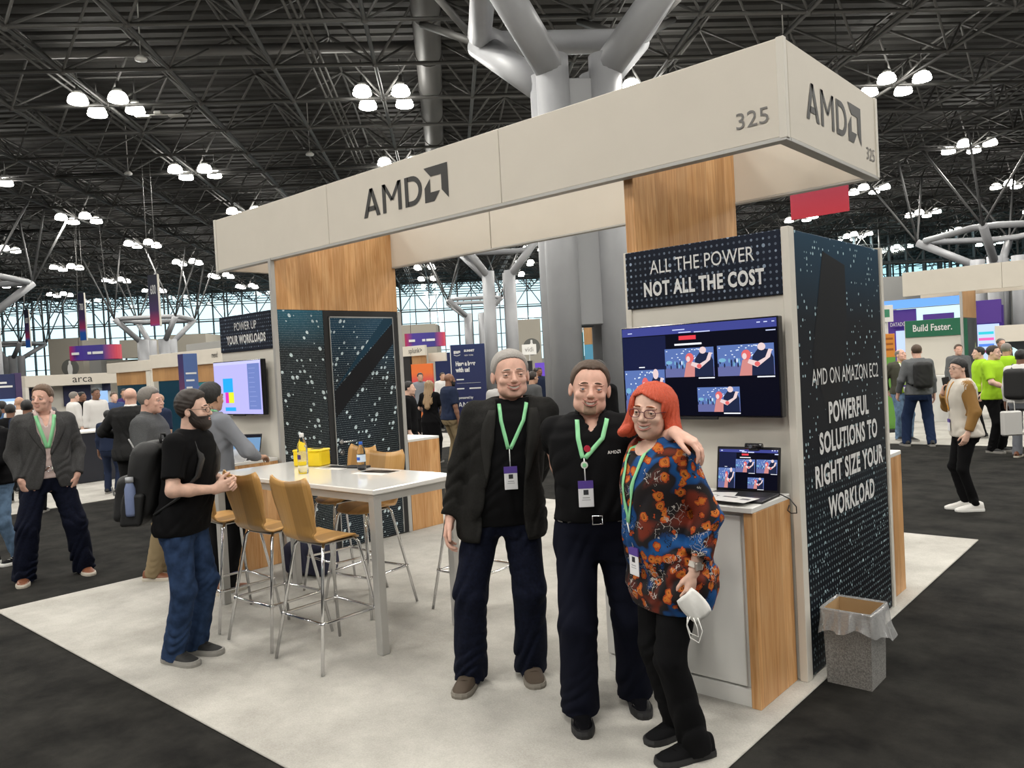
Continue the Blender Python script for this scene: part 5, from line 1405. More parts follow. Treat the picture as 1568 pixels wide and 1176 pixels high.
b.cm = 1; b.add([(-hw * .9, -hw * .9, .01), (hw * .9, -hw * .9, .01), (hw * .9, hw * .9, .01), (-hw * .9, hw * .9, .01)], [(0, 1, 2, 3)])
b.build('carton', spk, bn, extra=(mat('bin_inside', (.42, .27, .13), .8),))
film = bpy.data.materials.new('plastic_film'); film.use_nodes = True; MATS['plastic_film'] = film; t = film.node_tree; t.nodes.clear()
go = _n(t, 'ShaderNodeOutputMaterial'); gm = _n(t, 'ShaderNodeMixShader'); gt = _n(t, 'ShaderNodeBsdfTransparent'); gg = _n(t, 'ShaderNodeBsdfGlossy'); gd = _n(t, 'ShaderNodeBsdfDiffuse'); g2 = _n(t, 'ShaderNodeMixShader')
gt.inputs[0].default_value = (.90, .90, .90, 1); gg.inputs[1].default_value = .22; gd.inputs[0].default_value = (.7, .7, .7, 1); g2.inputs[0].default_value = .35; gm.inputs[0].default_value = .42
t.links.new(gd.outputs[0], g2.inputs[1]); t.links.new(gg.outputs[0], g2.inputs[2]); t.links.new(gt.outputs[0], gm.inputs[1]); t.links.new(g2.outputs[0], gm.inputs[2]); t.links.new(gm.outputs[0], go.inputs[0])
b = MB(); N_ = 96; rows = 12; vs = []; rnd = random.Random(4)
ph = [rnd.uniform(0, 6.28) for _ in range(6)]
for r_ in range(rows):
    u = r_ / (rows - 1)
    for k in range(N_):
        a_ = 2 * pi * k / N_; sq = 1 / max(abs(cos(a_)), abs(sin(a_)))
        if u < .18: rad = hw * sq * (1.0 - .03 * (1 - u / .18)); z = bh - .07 + .077 * u / .18
        else:
            w_ = (u - .18) / .82; base = hw * (sq * (1 - .45 * w_) + 1.12 * .45 * w_)
            fold = sin(a_ * 9 + ph[0] + 2 * w_) * .5 + sin(a_ * 17 + ph[1]) * .35 + sin(a_ * 31 + ph[2] - 3 * w_) * .2
            rad = base + .010 + w_ * (.030 + .015 * fold + .020 * max(0, cos(a_ - .3)) ** 3); z = bh + .007 - w_ * (.125 + .022 * sin(a_ * 2 + ph[3]) + .012 * sin(a_ * 7 + ph[4]) + .02 * max(0, sin(a_ + .8)))
        vs.append((rad * cos(a_), rad * sin(a_), z))
fs = [(i * N_ + k, i * N_ + (k + 1) % N_, (i + 1) * N_ + (k + 1) % N_, (i + 1) * N_ + k) for i in range(rows - 1) for k in range(N_)]
b.add(vs, fs, True); b.build('liner', film, bn)
# ================================================================== the other booths, far and near
def span(px0, d0, px1, axis='x'):
    """a wall line that starts at picture column px0, distance d0, and runs along the booth axes until column px1"""
    P0 = at(px0, d0); r_ = at(px1, 1.0)
    t_ = (P0.y / r_.y) if axis == 'x' else (P0.x / r_.x)
    P1 = r_ * t_; return P0, ((P1.x - P0.x) if axis == 'x' else (P1.y - P0.y))
def pbox(parent, nm, m_, x0, x1, y0, y1, z0, z1, bev=.004):
    return MB().box(x0, x1, y0, y1, z0, z1, bev).build(nm, MATS[m_] if isinstance(m_, str) else m_, parent)
navy = mat('navy_print', (.012, .020, .085), .5); teal = mat('teal_print', (.02, .20, .22), .5); purp = mat('purple_print', (.085, .030, .28), .5); blue = mat('blue_print', (.03, .16, .48), .5)
def grad(name, z0, z1, stops):
    M, t, bs = nodes_of(name); tc = _n(t, 'ShaderNodeTexCoord'); s = _n(t, 'ShaderNodeSeparateXYZ'); t.links.new(tc.outputs['Object'], s.inputs[0])
    mr = _n(t, 'ShaderNodeMapRange'); mr.inputs[1].default_value = z0; mr.inputs[2].default_value = z1; t.links.new(s.outputs[2], mr.inputs[0])
    t.links.new(ramp(t, mr.outputs[0], stops), bs.inputs['Base Color']); bs.inputs['Roughness'].default_value = .5; return M
def gradx(name, x0, x1, stops):
    M, t, bs = nodes_of(name); tc = _n(t, 'ShaderNodeTexCoord'); s = _n(t, 'ShaderNodeSeparateXYZ'); t.links.new(tc.outputs['Object'], s.inputs[0])
    mr = _n(t, 'ShaderNodeMapRange'); mr.inputs[1].default_value = x0; mr.inputs[2].default_value = x1; t.links.new(s.outputs[0], mr.inputs[0])
    t.links.new(ramp(t, mr.outputs[0], stops), bs.inputs['Base Color']); bs.inputs['Roughness'].default_value = .5; return M
ban_g = grad('banner_print', -2.3, 0, [(0, (.02, .10, .42)), (.12, (.32, .03, .10)), (.35, (.055, .03, .10)), (.7, (.016, .018, .036)), (1, (.012, .014, .028))])
# --- dark blue kiosk at the far left
P, L = span(-40, 19, 33, 'y'); r_ = tag(empty('kiosk_wall', P, pi / 2), 'dark blue kiosk wall with a white-lettered screen', 'booth'); zt = zat(10, 573, 19)
pbox(r_, 'panel', navy, 0, L, 0, .3, 0, zt); pbox(r_, 'edge_post', mat('violet_print', (.05, .03, .10), .5), L - .12, L + .02, -.02, .32, 0, zt + .02)
sc = pbox(r_, 'screen', E_('kiosk', (.30, .48, .75), 1.0), L * .30, L * .86, -.03, 0, zat(10, 655, 19), zat(10, 612, 19)); pbox(sc, 'screen_bar', E_('kiosk2', (.70, .82, .95), 1.0), L * .32, L * .84, -.036, -.03, zat(10, 622, 19), zat(10, 616, 19))
for k, w_ in enumerate((.30, .42)): pbox(r_, 'lettering', 'white_print', L * .40, L * (.40 + w_), -.012, 0, zat(10, 588 + 6 * k, 19), zat(10, 585 + 6 * k, 19), .001)
# --- white booth lettered arca
P, L = span(39, 25, 181, 'y'); zt = zat(110, 573, 26); r_ = tag(empty('exhibit_booth', P, pi / 2), 'white booth lettered arca behind the crowd', 'booth')
pbox(r_, 'header_board', 'white_board', 0, L, -.05, .6, zt - .36, zt); pbox(r_, 'back_wall', 'white_paint', 0, L, .6, .7, 0, zt - .36); pbox(r_, 'post', 'white_paint', 0, .1, -.04, .6, 0, zt - .36)
lettering('arca', MATS['dark_print'], r_, (L * .60, -.056, zt - .17), 0, size=.34, width=.62)
for u0, u1, z0, z1, m_ in ((.03, .20, .4, zt - .40, 'navy_panel'), (.46, .76, 1.2, zt - .38, 'navy_panel'), (.90, .99, zt - .62, zt - .36, 'navy_panel')): pbox(r_, 'graphic_panel', m_, L * u0, L * u1, .52, .60, z0, z1)
pbox(r_, 'screen', E_('kiosk', (.30, .48, .75), 1.0), L * .78, L * .95, .50, .58, 1.1, 1.65)
# --- wood-topped booths with blue glossy fronts
gl = mat('blue_gloss', (.010, .045, .075), .15)
P, L = span(166, 24, 240, 'x'); zt = zat(200, 556, 24.5); r_ = tag(empty('exhibit_booth', P), 'white booth with wooden header strip behind the bald man', 'booth')
pbox(r_, 'header_board', 'white_board', 0, L, 0, .06, zt - .30, zt); pbox(r_, 'wood_strip', 'wood_far', L * .16, L * .78, .06, .10, zt - .68, zt - .30); pbox(r_, 'glossy_panel', gl, L * .16, L * .80, .07, .12, .1, zt - .68); pbox(r_, 'post', 'white_paint', L * .80, L * .88, .02, .12, 0, zt - .30); pbox(r_, 'back_wall', 'white_paint', 0, L, 1.2, 1.3, 0, zt - .2)
P, L = span(232, 21.5, 342, 'x'); zt = zat(285, 543, 22); r_ = tag(empty('exhibit_booth', P), 'white booth with wooden strip and teal front behind the totem', 'booth')
pbox(r_, 'header_board', 'white_board', 0, L, 0, .06, zt - .36, zt); pbox(r_, 'wood_strip', 'wood_far', 0, L * .40, .06, .10, zt - .72, zt - .36); pbox(r_, 'glossy_panel', gl, L * .08, L * .42, .07, .12, .1, zt - .72); pbox(r_, 'wood_strip', 'wood_far', L * .62, L, .06, .10, zt - .80, zt - .36); pbox(r_, 'teal_panel', teal, L * .62, L, .07, .12, .1, zt - .80); pbox(r_, 'dark_band', 'grey_wall', L * .50, L, .10, .2, zt, zt + .18)
pbox(r_, 'screen', E_('violet', (.16, .08, .50), .9), L * .66, L * .82, .0, .06, zt - 1.5, zt - .90)
lettering('mend', MATS['dark_print'], r_, (L * .92, -.006, zt - .16), 0, size=.20, width=.28)
# --- two-faced totem
c = at(290, 13.5); zt = zat(289, 543, 13.5); r_ = tag(empty('totem_sign', c, YAW + .75), 'tall totem sign, blue on one face and violet to red on the other', 'sign')
pbox(r_, 'core', grad('totem_print', 0, 2.4, [(0, (.20, .02, .05)), (.6, (.16, .03, .08)), (.85, (.04, .02, .12)), (1, (.02, .02, .10))]), -.12, .12, -.12, .12, 0, zt); pbox(r_, 'blue_face', mat('steel_blue', (.07, .13, .33), .5), -.118, .118, -.128, -.119, 0, zt)
for k in range(3): pbox(r_, 'lettering', 'white_print', -.09, .09 - .04 * k, -.131, -.127, zt - .35 - .12 * k, zt - .32 - .12 * k, .001)
# --- bar counter with blue corner
P, L = span(112, 14.6, 196, 'y'); r_ = tag(empty('counter', P, pi / 2), 'dark bar counter with a bright blue corner post', 'counter')
pbox(r_, 'body', mat('dark_counter', (.012, .014, .022), .4), 0, L, 0, .8, .01, .93); pbox(r_, 'top', 'white_plain', -.03, L + .03, -.04, .84, .93, .965); pbox(r_, 'corner_post', blue, L * .46, L * .56, -.02, .06, .01, .93)
# --- hanging banners and signs
def banner(px, ytop, ybot, d_, w_px, label, num):
    zt = zat(px, ytop, d_); h = zt - zat(px, ybot, d_); w = w_px / FPX * d_
    r_ = tag(empty('hanging_banner', at(px, d_, zt), YAW - .35), label, 'banner'); o = pbox(r_, 'cloth', ban_g, -w / 2, w / 2, -.02, .02, -h, 0)
    pbox(r_, 'edge', 'white_paint', w / 2 - .012, w / 2 + .05, -.03, .03, -h - .03, 0)
    lettering(num, MATS['white_print'], o, (0, -.024, -h * .30), 0, size=.55, width=w * .55)
    b = MB(); b.tube([(-w * .4, 0, 0), (-w * .4, 0, 11.15 - zt)], .015, 5); b.tube([(w * .4, 0, 0), (w * .4, 0, 11.15 - zt)], .015, 5); b.build('wires', MATS['steel_frame'], r_)
banner(245, 421, 499, 33, 19, 'long hanging banner numbered 600, dark above and red below', '600')
banner(134, 449, 521, 46, 13, 'long hanging banner numbered 700 above the oval sign', '700')
banner(49, 474, 532, 58, 10, 'narrow dark hanging banner numbered 800 before the far windows', '800')
def ring_sign(px, d_, y0, y1, w_px, label, stops, n_=26, flat_=.45):
    zt, zb = zat(px, y0, d_), zat(px, y1, d_); w = w_px / FPX * d_ / 2; h = zt - zb
    r_ = tag(empty('hanging_sign', at(px, d_, zb), YAW), label, 'sign')
    M = gradx('ring_' + str(px), -w, w, stops); b = MB(); vs = []
    for z, k in ((0, 1), (h, 1), (h, .93), (0, .93)):
        for q in range(n_): a = 2 * pi * q / n_; vs.append((w * k * (abs(cos(a)) ** .6) * (1 if cos(a) > 0 else -1), w * flat_ * k * (abs(sin(a)) ** .6) * (1 if sin(a) > 0 else -1), z))
    b.add(vs, [(r2 * n_ + q, r2 * n_ + (q + 1) % n_, ((r2 + 1) % 4) * n_ + (q + 1) % n_, ((r2 + 1) % 4) * n_ + q) for r2 in range(4) for q in range(n_)]); b.build('band', M, r_)
    for x0, x1 in ((-.75, -.45), (-.10, .05), (.10, .52)): pbox(r_, 'lettering', 'white_print', w * x0, w * x1, -w * flat_ - .012, -w * flat_ + .02, h * .38, h * .55, .002)
    b = MB()
    for sx in (-.7, .7): b.tube([(w * sx, 0, h * .9), (w * sx * .6, 0, 11.15 - zb)], .012, 5)
    b.build('wires', MATS['steel_frame'], r_)
RB = [(0, (.55, .03, .08)), (.22, (.06, .03, .28)), (.75, (.035, .03, .22)), (1, (.60, .05, .08))]
ring_sign(151, 38, 529, 551, 74, 'oval hanging sign, blue with red ends, above the crowd', RB)
ring_sign(655, 33, 510, 531, 62, 'blue hanging sign with red ends above the red poster', RB)
def round_sign(px, py, d_, r_px, label):
    r_ = tag(empty('round_sign', at(px, d_, zat(px, py, d_)), YAW), label, 'sign'); R2 = r_px / FPX * d_
    b = MB(); b.cyl((0, 0, 0), (0, -.08, 0), R2, 32); b.build('disc', mat('disc_grey', (.12, .12, .11), .5), r_)
    b = MB(); b.prism([(x * R2, z * R2) for x, z in ((-.22, -.80), (.22, -.80), (.30, -.2), (.24, .25), (.12, .45), (.12, .62), (-.12, .62), (-.12, .45), (-.24, .25), (-.30, -.2))], -.10, -.08); b.cyl((0, -.10, R2 * .70), (0, -.08, R2 * .70), R2 * .13, 12); b.build('figure', MATS['white_plain'], r_)
round_sign(111, 563, 66, 13, 'round grey sign with a white figure on the beige block')
round_sign(817, 531, 50, 13, 'round grey sign with a white figure behind the tall grey-haired man')
c = at(813, 42, zat(813, 543, 42)); o = pbox(None, 'small_sign', 'white_plain', -.38, .38, -.04, 0, 0, .55); o.location = c; o.rotation_euler = (0, 0, YAW); tag(o, 'small white sign lettered vidi below the round sign', 'sign'); lettering('vidi', MATS['grey_print'], o, (0, -.045, .27), 0, size=.35, width=.45)
b = MB(); b.tube([(0, 0, 0), (0, 0, -zat(813, 543, 42))], .03, 6); b.build('pole', MATS['alu_matte'], o)
# --- beer sign
c = at(719, 15.0); zt = zat(719, 527, 15.0); w = .325; bs_ = tag(empty('standing_sign', c, YAW - .10), 'tall navy sign reading have a beer with us', 'sign')
fb = pbox(bs_, 'board', grad('beer_print', 0, 2.3, [(0, (.030, .014, .085)), (.45, (.012, .016, .075)), (1, (.010, .024, .105))]), -w, w, -.02, .02, .03, zt); pbox(bs_, 'edge', 'white_plain', -w - .016, -w, -.022, .022, .0, zt); pbox(bs_, 'foot', 'alu_matte', -w - .02, w + .02, -.18, .18, 0, .03)
WP = MATS['white_print']; Z = lambda y: zat(719, y, 15.0)
def tx(s_, x, py, size, width, bold=0): lettering(s_, WP, fb, (x, -.0225, Z(py)), 0, size=size, bold=bold, width=width)
tx('aws', -.205, 538, .10, .13, .006); tx('SUMMIT', .03, 537, .055, .20, .003); tx('NEW YORK', .02, 544, .04, .17)
b = MB(); b.tube([(-.265 + .12 * k / 8, -.023, Z(542.5) - .018 * sin(pi * k / 8)) for k in range(9)], .006, 5); b.build('logo_lettering', WP, fb)
tx('Have a beer', -.055, 556.5, .115, .38, .006); tx('with us!', -.11, 566, .115, .27, .006); pbox(fb, 'rule', 'white_print', -.24, .22, -.0225, -.021, Z(586) - .004, Z(586), 0)
for x0, x1, y in ((-.24, -.10, 580.5), (-.24, -.10, 594.5), (.0, .22, 594.5)): pbox(fb, 'fine_print', 'white_print', x0, x1, -.0225, -.021, Z(y) - .012, Z(y) + .012, 0)
tx('Sponsored by', -.09, 608.5, .065, .30, .0015)
amd(fb, WP, Vector((-.235, -.0195, Z(622.5))), Vector((1, 0, 0)), .092, Vector((0, -1, 0)))
# --- red poster booth
P, L = span(619, 24, 676, 'x'); zt = zat(640, 530, 24); r_ = tag(empty('exhibit_booth', P), 'white booth with a red and orange poster lettered splunk', 'booth')
pbox(r_, 'header_board', 'white_board', 0, L * .62, 0, .08, zt - .30, zt); pbox(r_, 'header_board', 'white_board', L * .5, L * .95, .3, .36, zt - .5, zt - .24); pbox(r_, 'wood_strip', 'wood_far', L * .18, L * .56, .1, .14, zt - 2.2, zt - .30)
pbox(r_, 'dark_column', 'black_matte', -.1, L * .16, .05, .6, 0, zt - .30); pp = pbox(r_, 'poster', grad('poster_red', .3, 1.7, [(0, (.70, .22, .03)), (.4, (.62, .05, .05)), (.75, (.55, .02, .09)), (1, (.75, .16, .03))]), L * .22, L * .78, 0, .06, .2, zt - .55)
lettering('splunk>', MATS['dark_print'], r_, (L * .36, -.006, zt - .15), 0, size=.22, width=L * .36)
for k, w_ in enumerate((.34, .40, .30)): pbox(pp, 'lettering', 'white_print', L * .34, L * (.34 + w_), -.008, 0, zt - 1.28 - .19 * k, zt - 1.16 - .19 * k, .001)
P, L = span(668, 30, 700, 'x'); r_ = tag(empty('partition_wall', P), 'plain navy partition behind the man in the navy polo', 'partition'); pbox(r_, 'panel', navy, 0, L * 1.6, 0, .1, 0, zat(680, 541, 30))
P, L = span(798, 38, 836, 'x'); r_ = tag(empty('partition_wall', P), 'dark partition with a violet screen behind the tall man', 'partition'); pbox(r_, 'panel', 'black_matte', 0, L * .45, 0, .1, 0, zat(810, 553, 38)); pbox(r_, 'screen', E_('violet', (.16, .08, .50), .9), L * .60, L, .0, .08, .9, zat(825, 556, 38))
# --- teal panel seen through the column
P, L = span(876, 24, 930, 'x'); r_ = tag(empty('exhibit_booth', P), 'booth end with teal and pale blue panels seen past the column', 'booth'); z1 = zat(900, 503, 24)
pbox(r_, 'teal_panel', teal, 0, L * .36, 0, .06, 0, z1 - .12); pbox(r_, 'header_board', 'white_board', 0, L * .36, -.02, .06, z1 - .12, z1 + .05); pbox(r_, 'wood_strip', 'wood_far', L * .40, L, .02, .08, z1 - .50, z1 + .06); pbox(r_, 'blue_panel', mat('pale_blue', (.10, .36, .55), .5), L * .40, L, .02, .08, 0, z1 - .50); pbox(r_, 'screen', E_('tealscr', (.03, .30, .36), .9), L * .02, L * .34, -.02, 0, z1 - 1.0, z1 - .5)
# --- booth with the green sign
GX0, GY = -5.42, 20.08; g = tag(empty('exhibit_booth', (0, 0, 0)), 'white booth with wooden tower and green sign reading build faster', 'booth')
for k in range(3): pbox(g, 'header_board', 'white_board', GX0 + 2.02 * k, GX0 + 2.02 * (k + 1) - .006, GY, GY + .06, 2.90, 3.46)
pbox(g, 'header_board', 'white_board', GX0 + 6.0, GX0 + 6.06, GY + .06, GY + 1.5, 2.90, 3.46); pbox(g, 'header_board', 'white_board', GX0, GX0 + 6.06, GY + 1.5, GY + 1.56, 2.90, 3.46)
gx1 = GX0 + 1.20
pbox(g, 'wall_panel', 'white_paint', GX0, gx1, GY + .02, GY + .08, 0, 2.32); gp = pbox(g, 'sign_panel', mat('green_print', (.010, .13, .065), .5), GX0 + .02, gx1 - .02, GY - .01, GY + .02, 1.93, 2.32)
lettering('Build Faster.', MATS['white_print'], gp, ((GX0 + gx1) / 2, GY - .014, 2.13), 0, size=.22, bold=.004, width=.82)
pbox(g, 'corner_post', 'alu_matte', gx1 - .02, gx1 + .03, GY - .015, GY + .05, 0, 2.9); pbox(g, 'printed_panel', mat('slate_print', (.055, .06, .065), .5), gx1, gx1 + .02, GY + .05, GY + 1.45, 0, 2.32); pbox(g, 'green_strip', MATS['green_print'], gx1 + .02, gx1 + .026, GY + .10, GY + .45, 0, 2.3)
pbox(g, 'wood_panel', 'wood_far', gx1 - .02, gx1 + .02, GY + .05, GY + 1.45, 2.32, 3.3); pbox(g, 'desk', 'white_plain', GX0, GX0 + 1.1, GY - .5, GY, 0, 1.03)
b = MB(); b.add([(gx1 + .028, GY + 1.0, 1.35), (gx1 + .028, GY + 1.18, 1.1), (gx1 + .028, GY + 1.36, 1.35), (gx1 + .028, GY + 1.18, 1.75)], [(0, 1, 2, 3)]); b.build('printed_drawing', mat('pale_leaf', (.38, .45, .25), .5), g)
# small exit-like sign, orange-green totem, violet booth with bright screens
c = at(1361, 17.0, zat(1361, 493, 17)); o = pbox(None, 'small_sign', 'white_plain', -.14, .14, -.03, .03, 0, .36); o.location = c; o.rotation_euler = (0, 0, YAW); tag(o, 'small white sign with a green square beside the printed wall', 'sign'); pbox(o, 'green_square', mat('green_ink', (.04, .22, .12), .5), -.06, .06, -.034, -.029, .10, .27)
b = MB(); b.tube([(0, 0, 0), (0, 0, -zat(1361, 493, 17))], .03, 6); b.build('pole', MATS['alu_matte'], o)
c = at(1362, 16.2); zt = zat(1362, 512, 16.2); r_ = tag(empty('totem_sign', c, YAW), 'totem sign, orange above and green below, beside the booth', 'sign')
pbox(r_, 'orange_part', mat('orange_print', (.62, .23, .03), .5), -.12, .12, -.05, .05, zt - .48, zt); pbox(r_, 'green_part', mat('green_totem', (.12, .30, .05), .5), -.12, .12, -.05, .05, .06, zt - .48); pbox(r_, 'foot', 'black_matte', -.2, .2, -.2, .2, 0, .06)
for k in range(3): pbox(r_, 'lettering', mat('brown_ink', (.30, .09, .01), .5), -.08, .08, -.054, -.05, zt - .12 - .11 * k, zt - .08 - .11 * k, .001)
P, L = span(1352, 30, 1535, 'x'); r_ = tag(empty('exhibit_booth', P), 'violet booth with bright light-blue screens behind the green-signed booth', 'booth'); D = 29
zz = lambda px, py: zat(px, py, D)
pbox(r_, 'back_wall', purp, 0, L, .5, .7, 0, zz(1400, 476)); pbox(r_, 'light_band', E_('skyband', (.16, .38, .95), 1.0), L * .02, L * .78, .1, .3, zz(1400, 470), zz(1400, 457))
pbox(r_, 'bright_screen', E_('pale2', (.62, .90, .92), 1.0), L * .12, L * .66, .38, .48, zz(1420, 492), zz(1420, 470)); pbox(r_, 'violet_sign', purp, L * .06, L * .30, .25, .35, zz(1380, 500), zz(1380, 473)); pbox(r_, 'violet_sign', purp, L * .36, L * .62, .25, .35, zz(1440, 491), zz(1440, 480))
pbox(r_, 'screen', E_('pale3', (.50, .62, .95), 1.0), L * .12, L * .30, .20, .30, .2, zz(1380, 506)); pbox(r_, 'screen', E_('pale3', (.50, .62, .95), 1.0), L * .80, L * .97, .38, .48, .6, zz(1515, 497)); pbox(r_, 'violet_sign', purp, L * .78, L, .25, .35, zz(1510, 496), zz(1510, 462))
for k, cc in enumerate(((.05, .60, .70), (.85, .15, .45), (.10, .25, .80), (.85, .10, .40))): pbox(r_, 'screen_row', E_('row%d' % k, cc, .9), L * .81, L * .93, .355, .375, zz(1515, 512 + 9 * k), zz(1515, 508 + 9 * k), .002)
lettering('DATADOG', WP, r_, (L * .15, .24, zz(1380, 496)), 0, size=.2, width=L * .16)
P, L = span(1526, 24, 1620, 'x'); r_ = tag(empty('exhibit_booth', P), 'white booth with a round glowing sign at the frame edge', 'booth'); zt = zat(1545, 498, 24)
pbox(r_, 'header_board', 'white_board', 0, L, 0, .1, zt - .50, zt); pbox(r_, 'dark_wall', 'black_matte', 0, L, .5, .6, 0, zt - .4); b = MB(); b.cyl((L * .20, .1, zt - .98), (L * .20, .04, zt - .98), .33, 28); b.build('round_screen', E_('pale2', (.62, .90, .92), 1.0), r_)
for k in range(4): pbox(r_, 'screen_row', E_('row2', (.10, .25, .80), .9), L * .46, L * .80, .44, .5, zt - .72 - .10 * k, zt - .67 - .10 * k, .002)
# --- red banner under the header's far corner
d_ = 26; zt, zb = zat(1266, 255, d_), zat(1266, 331, d_); w = 44 / FPX * d_
r_ = tag(empty('hanging_banner', at(1266, d_, zb), 0), 'wide red hanging banner below the header corner', 'banner'); pbox(r_, 'cloth', grad('red_banner', 0, zt - zb, [(0, (.45, .012, .03)), (.55, (.36, .02, .05)), (1, (.20, .06, .13))]), -w, w, -.02, .02, 0, zt - zb)
b = MB(); b.tube([(-w * .8, 0, zt - zb), (-w * .8, 0, 13.1 - zb)], .015, 5); b.tube([(w * .8, 0, zt - zb), (w * .8, 0, 13.1 - zb)], .015, 5); b.build('wires', MATS['steel_frame'], r_)
for o in list(COL.objects):
    if o.parent is None and o.type == 'EMPTY' and o.get('category') in ('booth', 'sign', 'counter', 'partition') and o.location.z == 0 and o is not booth: o.location.z = max(ground_z(o.location.x, o.location.y), .012 if o is g else 0)
# ================================================================== people
def hc(p): return atan2(p[0], -p[1])            # heading that looks at the camera
def hd(dx, dy): return atan2(-dx, dy)
def tl(pos, face, wp, s):                        # world point -> person's own axes, unscaled
    v = Matrix.Rotation(-face, 3, 'Z') @ Vector((wp[0] - pos[0], wp[1] - pos[1], wp[2])); return (v.x / s, v.y / s, v.z / s)
cl = lambda n, c, r=.85, **k: mat('cloth_' + n, c, r, spec=.12, **k)
BLK = cl('black', (.0048, .0048, .0055), bump=(260, .2)); CHAR = cl('charcoal', (.0155, .0150, .0140), bump=(320, .35), noise=(90, .18)); DENIM = cl('denim_dark', (.0050, .0068, .017), noise=(60, .3), bump=(300, .25)); NAVYT = cl('navy_trouser', (.0042, .0052, .0125), bump=(300, .15))
JEAN = cl('jeans', (.022, .042, .095), noise=(16, .35), bump=(300, .25)); JEANL = cl('jeans_light', (.12, .19, .29), noise=(14, .3)); GREYB = cl('grey_blazer', (.060, .059, .059), noise=(120, .2), bump=(280, .3)); GREYS = cl('grey_shirt', (.19, .20, .225)); GREYP = cl('grey_polo', (.085, .087, .09), noise=(180, .2))
KHAKI = cl('khaki', (.25, .19, .11)); WHITE = cl('white', (.66, .64, .62)); PINKW = cl('pale_pink', (.60, .47, .44)); LIME = cl('lime', (.36, .62, .03)); NAVYS = cl('navy_polo', (.018, .026, .055)); SUIT = cl('dark_suit', (.022, .022, .0225), noise=(140, .25)); TANS = cl('tan_satin', (.30, .165, .055), .4); OLIVE = cl('olive', (.075, .075, .055)); GREYK = cl('grey_knit', (.13, .135, .14), noise=(120, .15)); CREAM = cl('cream_vest', (.62, .58, .52))
HOOD = cl('hoodie_grey', (.45, .44, .43)); LAN = mat('lanyard_green', (.26, .66, .33), .55); LANO = mat('lanyard_orange', (.70, .33, .05), .55)
hm = lambda n, c: mat('hair_' + n, c, .55, noise=(330, .22), bump=(420, .35))
H_GREY, H_BROWN, H_DARK, H_BLACK, H_RED, H_FAIR, H_BLOND, H_SALT = hm('silver', (.36, .335, .31)), hm('brown', (.075, .045, .028)), hm('dark_brown', (.026, .017, .013)), hm('black', (.010, .009, .009)), hm('red', (.55, .075, .028)), hm('light_brown', (.13, .075, .042)), hm('blond', (.32, .21, .11)), hm('salt', (.20, .18, .16))
SHB, SHBR, SHW = mat('shoe_black', (.006, .006, .007), .10, coat=.8), mat('shoe_brown', (.20, .075, .038), .4), mat('shoe_white', (.72, .70, .67), .6)
TRAIL = dict(mat=mat('shoe_trail', (.070, .050, .034), .8), sole=mat('sole_tan', (.20, .18, .15), .8), style='trail', sole_h=.024)
SNK = dict(mat=mat('shoe_dark', (.016, .016, .016), .7), sole=mat('sole_grey', (.26, .25, .23), .8), sole_h=.032); LOAF = dict(mat=SHB, sole=MATS['black_matte'], style='dress', sole_h=.030); BRN = dict(mat=SHBR, sole=mat('sole_cream', (.55, .50, .42), .7), style='dress'); WSN = dict(mat=SHW, sole=MATS['white_plain']); BSN = dict(mat=BLK, sole=MATS['black_matte'])
# floral blouse
M, t, bs = nodes_of('floral_cloth'); tc = _n(t, 'ShaderNodeTexCoord')
n1 = _n(t, 'ShaderNodeTexNoise'); n1.inputs['Scale'].default_value = 3.4; n1.inputs['Detail'].default_value = 2; n1.inputs['Distortion'].default_value = .8; t.links.new(tc.outputs['Object'], n1.inputs['Vector'])
base = ramp(t, n1.outputs['Fac'], [(.0, (.22, .030, .012)), (.38, (.16, .024, .011)), (.44, (.016, .012, .012)), (.50, (.012, .010, .013)), (.53, (.008, .055, .19)), (.60, (.010, .085, .27)), (.63, (.02, .012, .010)), (.68, (.25, .035, .014)), (1, (.30, .045, .016))])
mp = _n(t, 'ShaderNodeTexVoronoi'); mp.inputs['Scale'].default_value = 21; nq = _n(t, 'ShaderNodeTexNoise'); nq.inputs['Scale'].default_value = 38; t.links.new(tc.outputs['Object'], nq.inputs['Vector']); vq = _n(t, 'ShaderNodeMix', data_type='RGBA'); vq.inputs[0].default_value = .030; t.links.new(tc.outputs['Object'], vq.inputs[6]); t.links.new(nq.outputs['Color'], vq.inputs[7]); t.links.new(vq.outputs[2], mp.inputs['Vector'])
fl_ = ramp(t, mp.outputs['Distance'], [(0, (.012, .008, .008)), (.06, (.50, .13, .018)), (.13, (.014, .008, .008)), (.17, (.52, .15, .02)), (.34, (.38, .06, .014)), (.45, (.012, .008, .008))], 'CONSTANT')
sx = _n(t, 'ShaderNodeSeparateColor'); t.links.new(mp.outputs['Color'], sx.inputs[0])
pick = math_(t, 'MULTIPLY', math_(t, 'GREATER_THAN', sx.outputs[0], .36), math_(t, 'LESS_THAN', mp.outputs['Distance'], .48))
c1 = mixc(t, pick, base, fl_)
wv = _n(t, 'ShaderNodeTexVoronoi', feature='DISTANCE_TO_EDGE'); wv.inputs['Scale'].default_value = 34
nw = _n(t, 'ShaderNodeTexNoise'); nw.inputs['Scale'].default_value = 16; t.links.new(tc.outputs['Object'], nw.inputs['Vector']); vm = _n(t, 'ShaderNodeMix', data_type='RGBA'); vm.inputs[0].default_value = .12; t.links.new(tc.outputs['Object'], vm.inputs[6]); t.links.new(nw.outputs['Color'], vm.inputs[7]); t.links.new(vm.outputs[2], wv.inputs['Vector'])
n3 = _n(t, 'ShaderNodeTexNoise'); n3.inputs['Scale'].default_value = 6.5; t.links.new(tc.outputs['Object'], n3.inputs['Vector'])
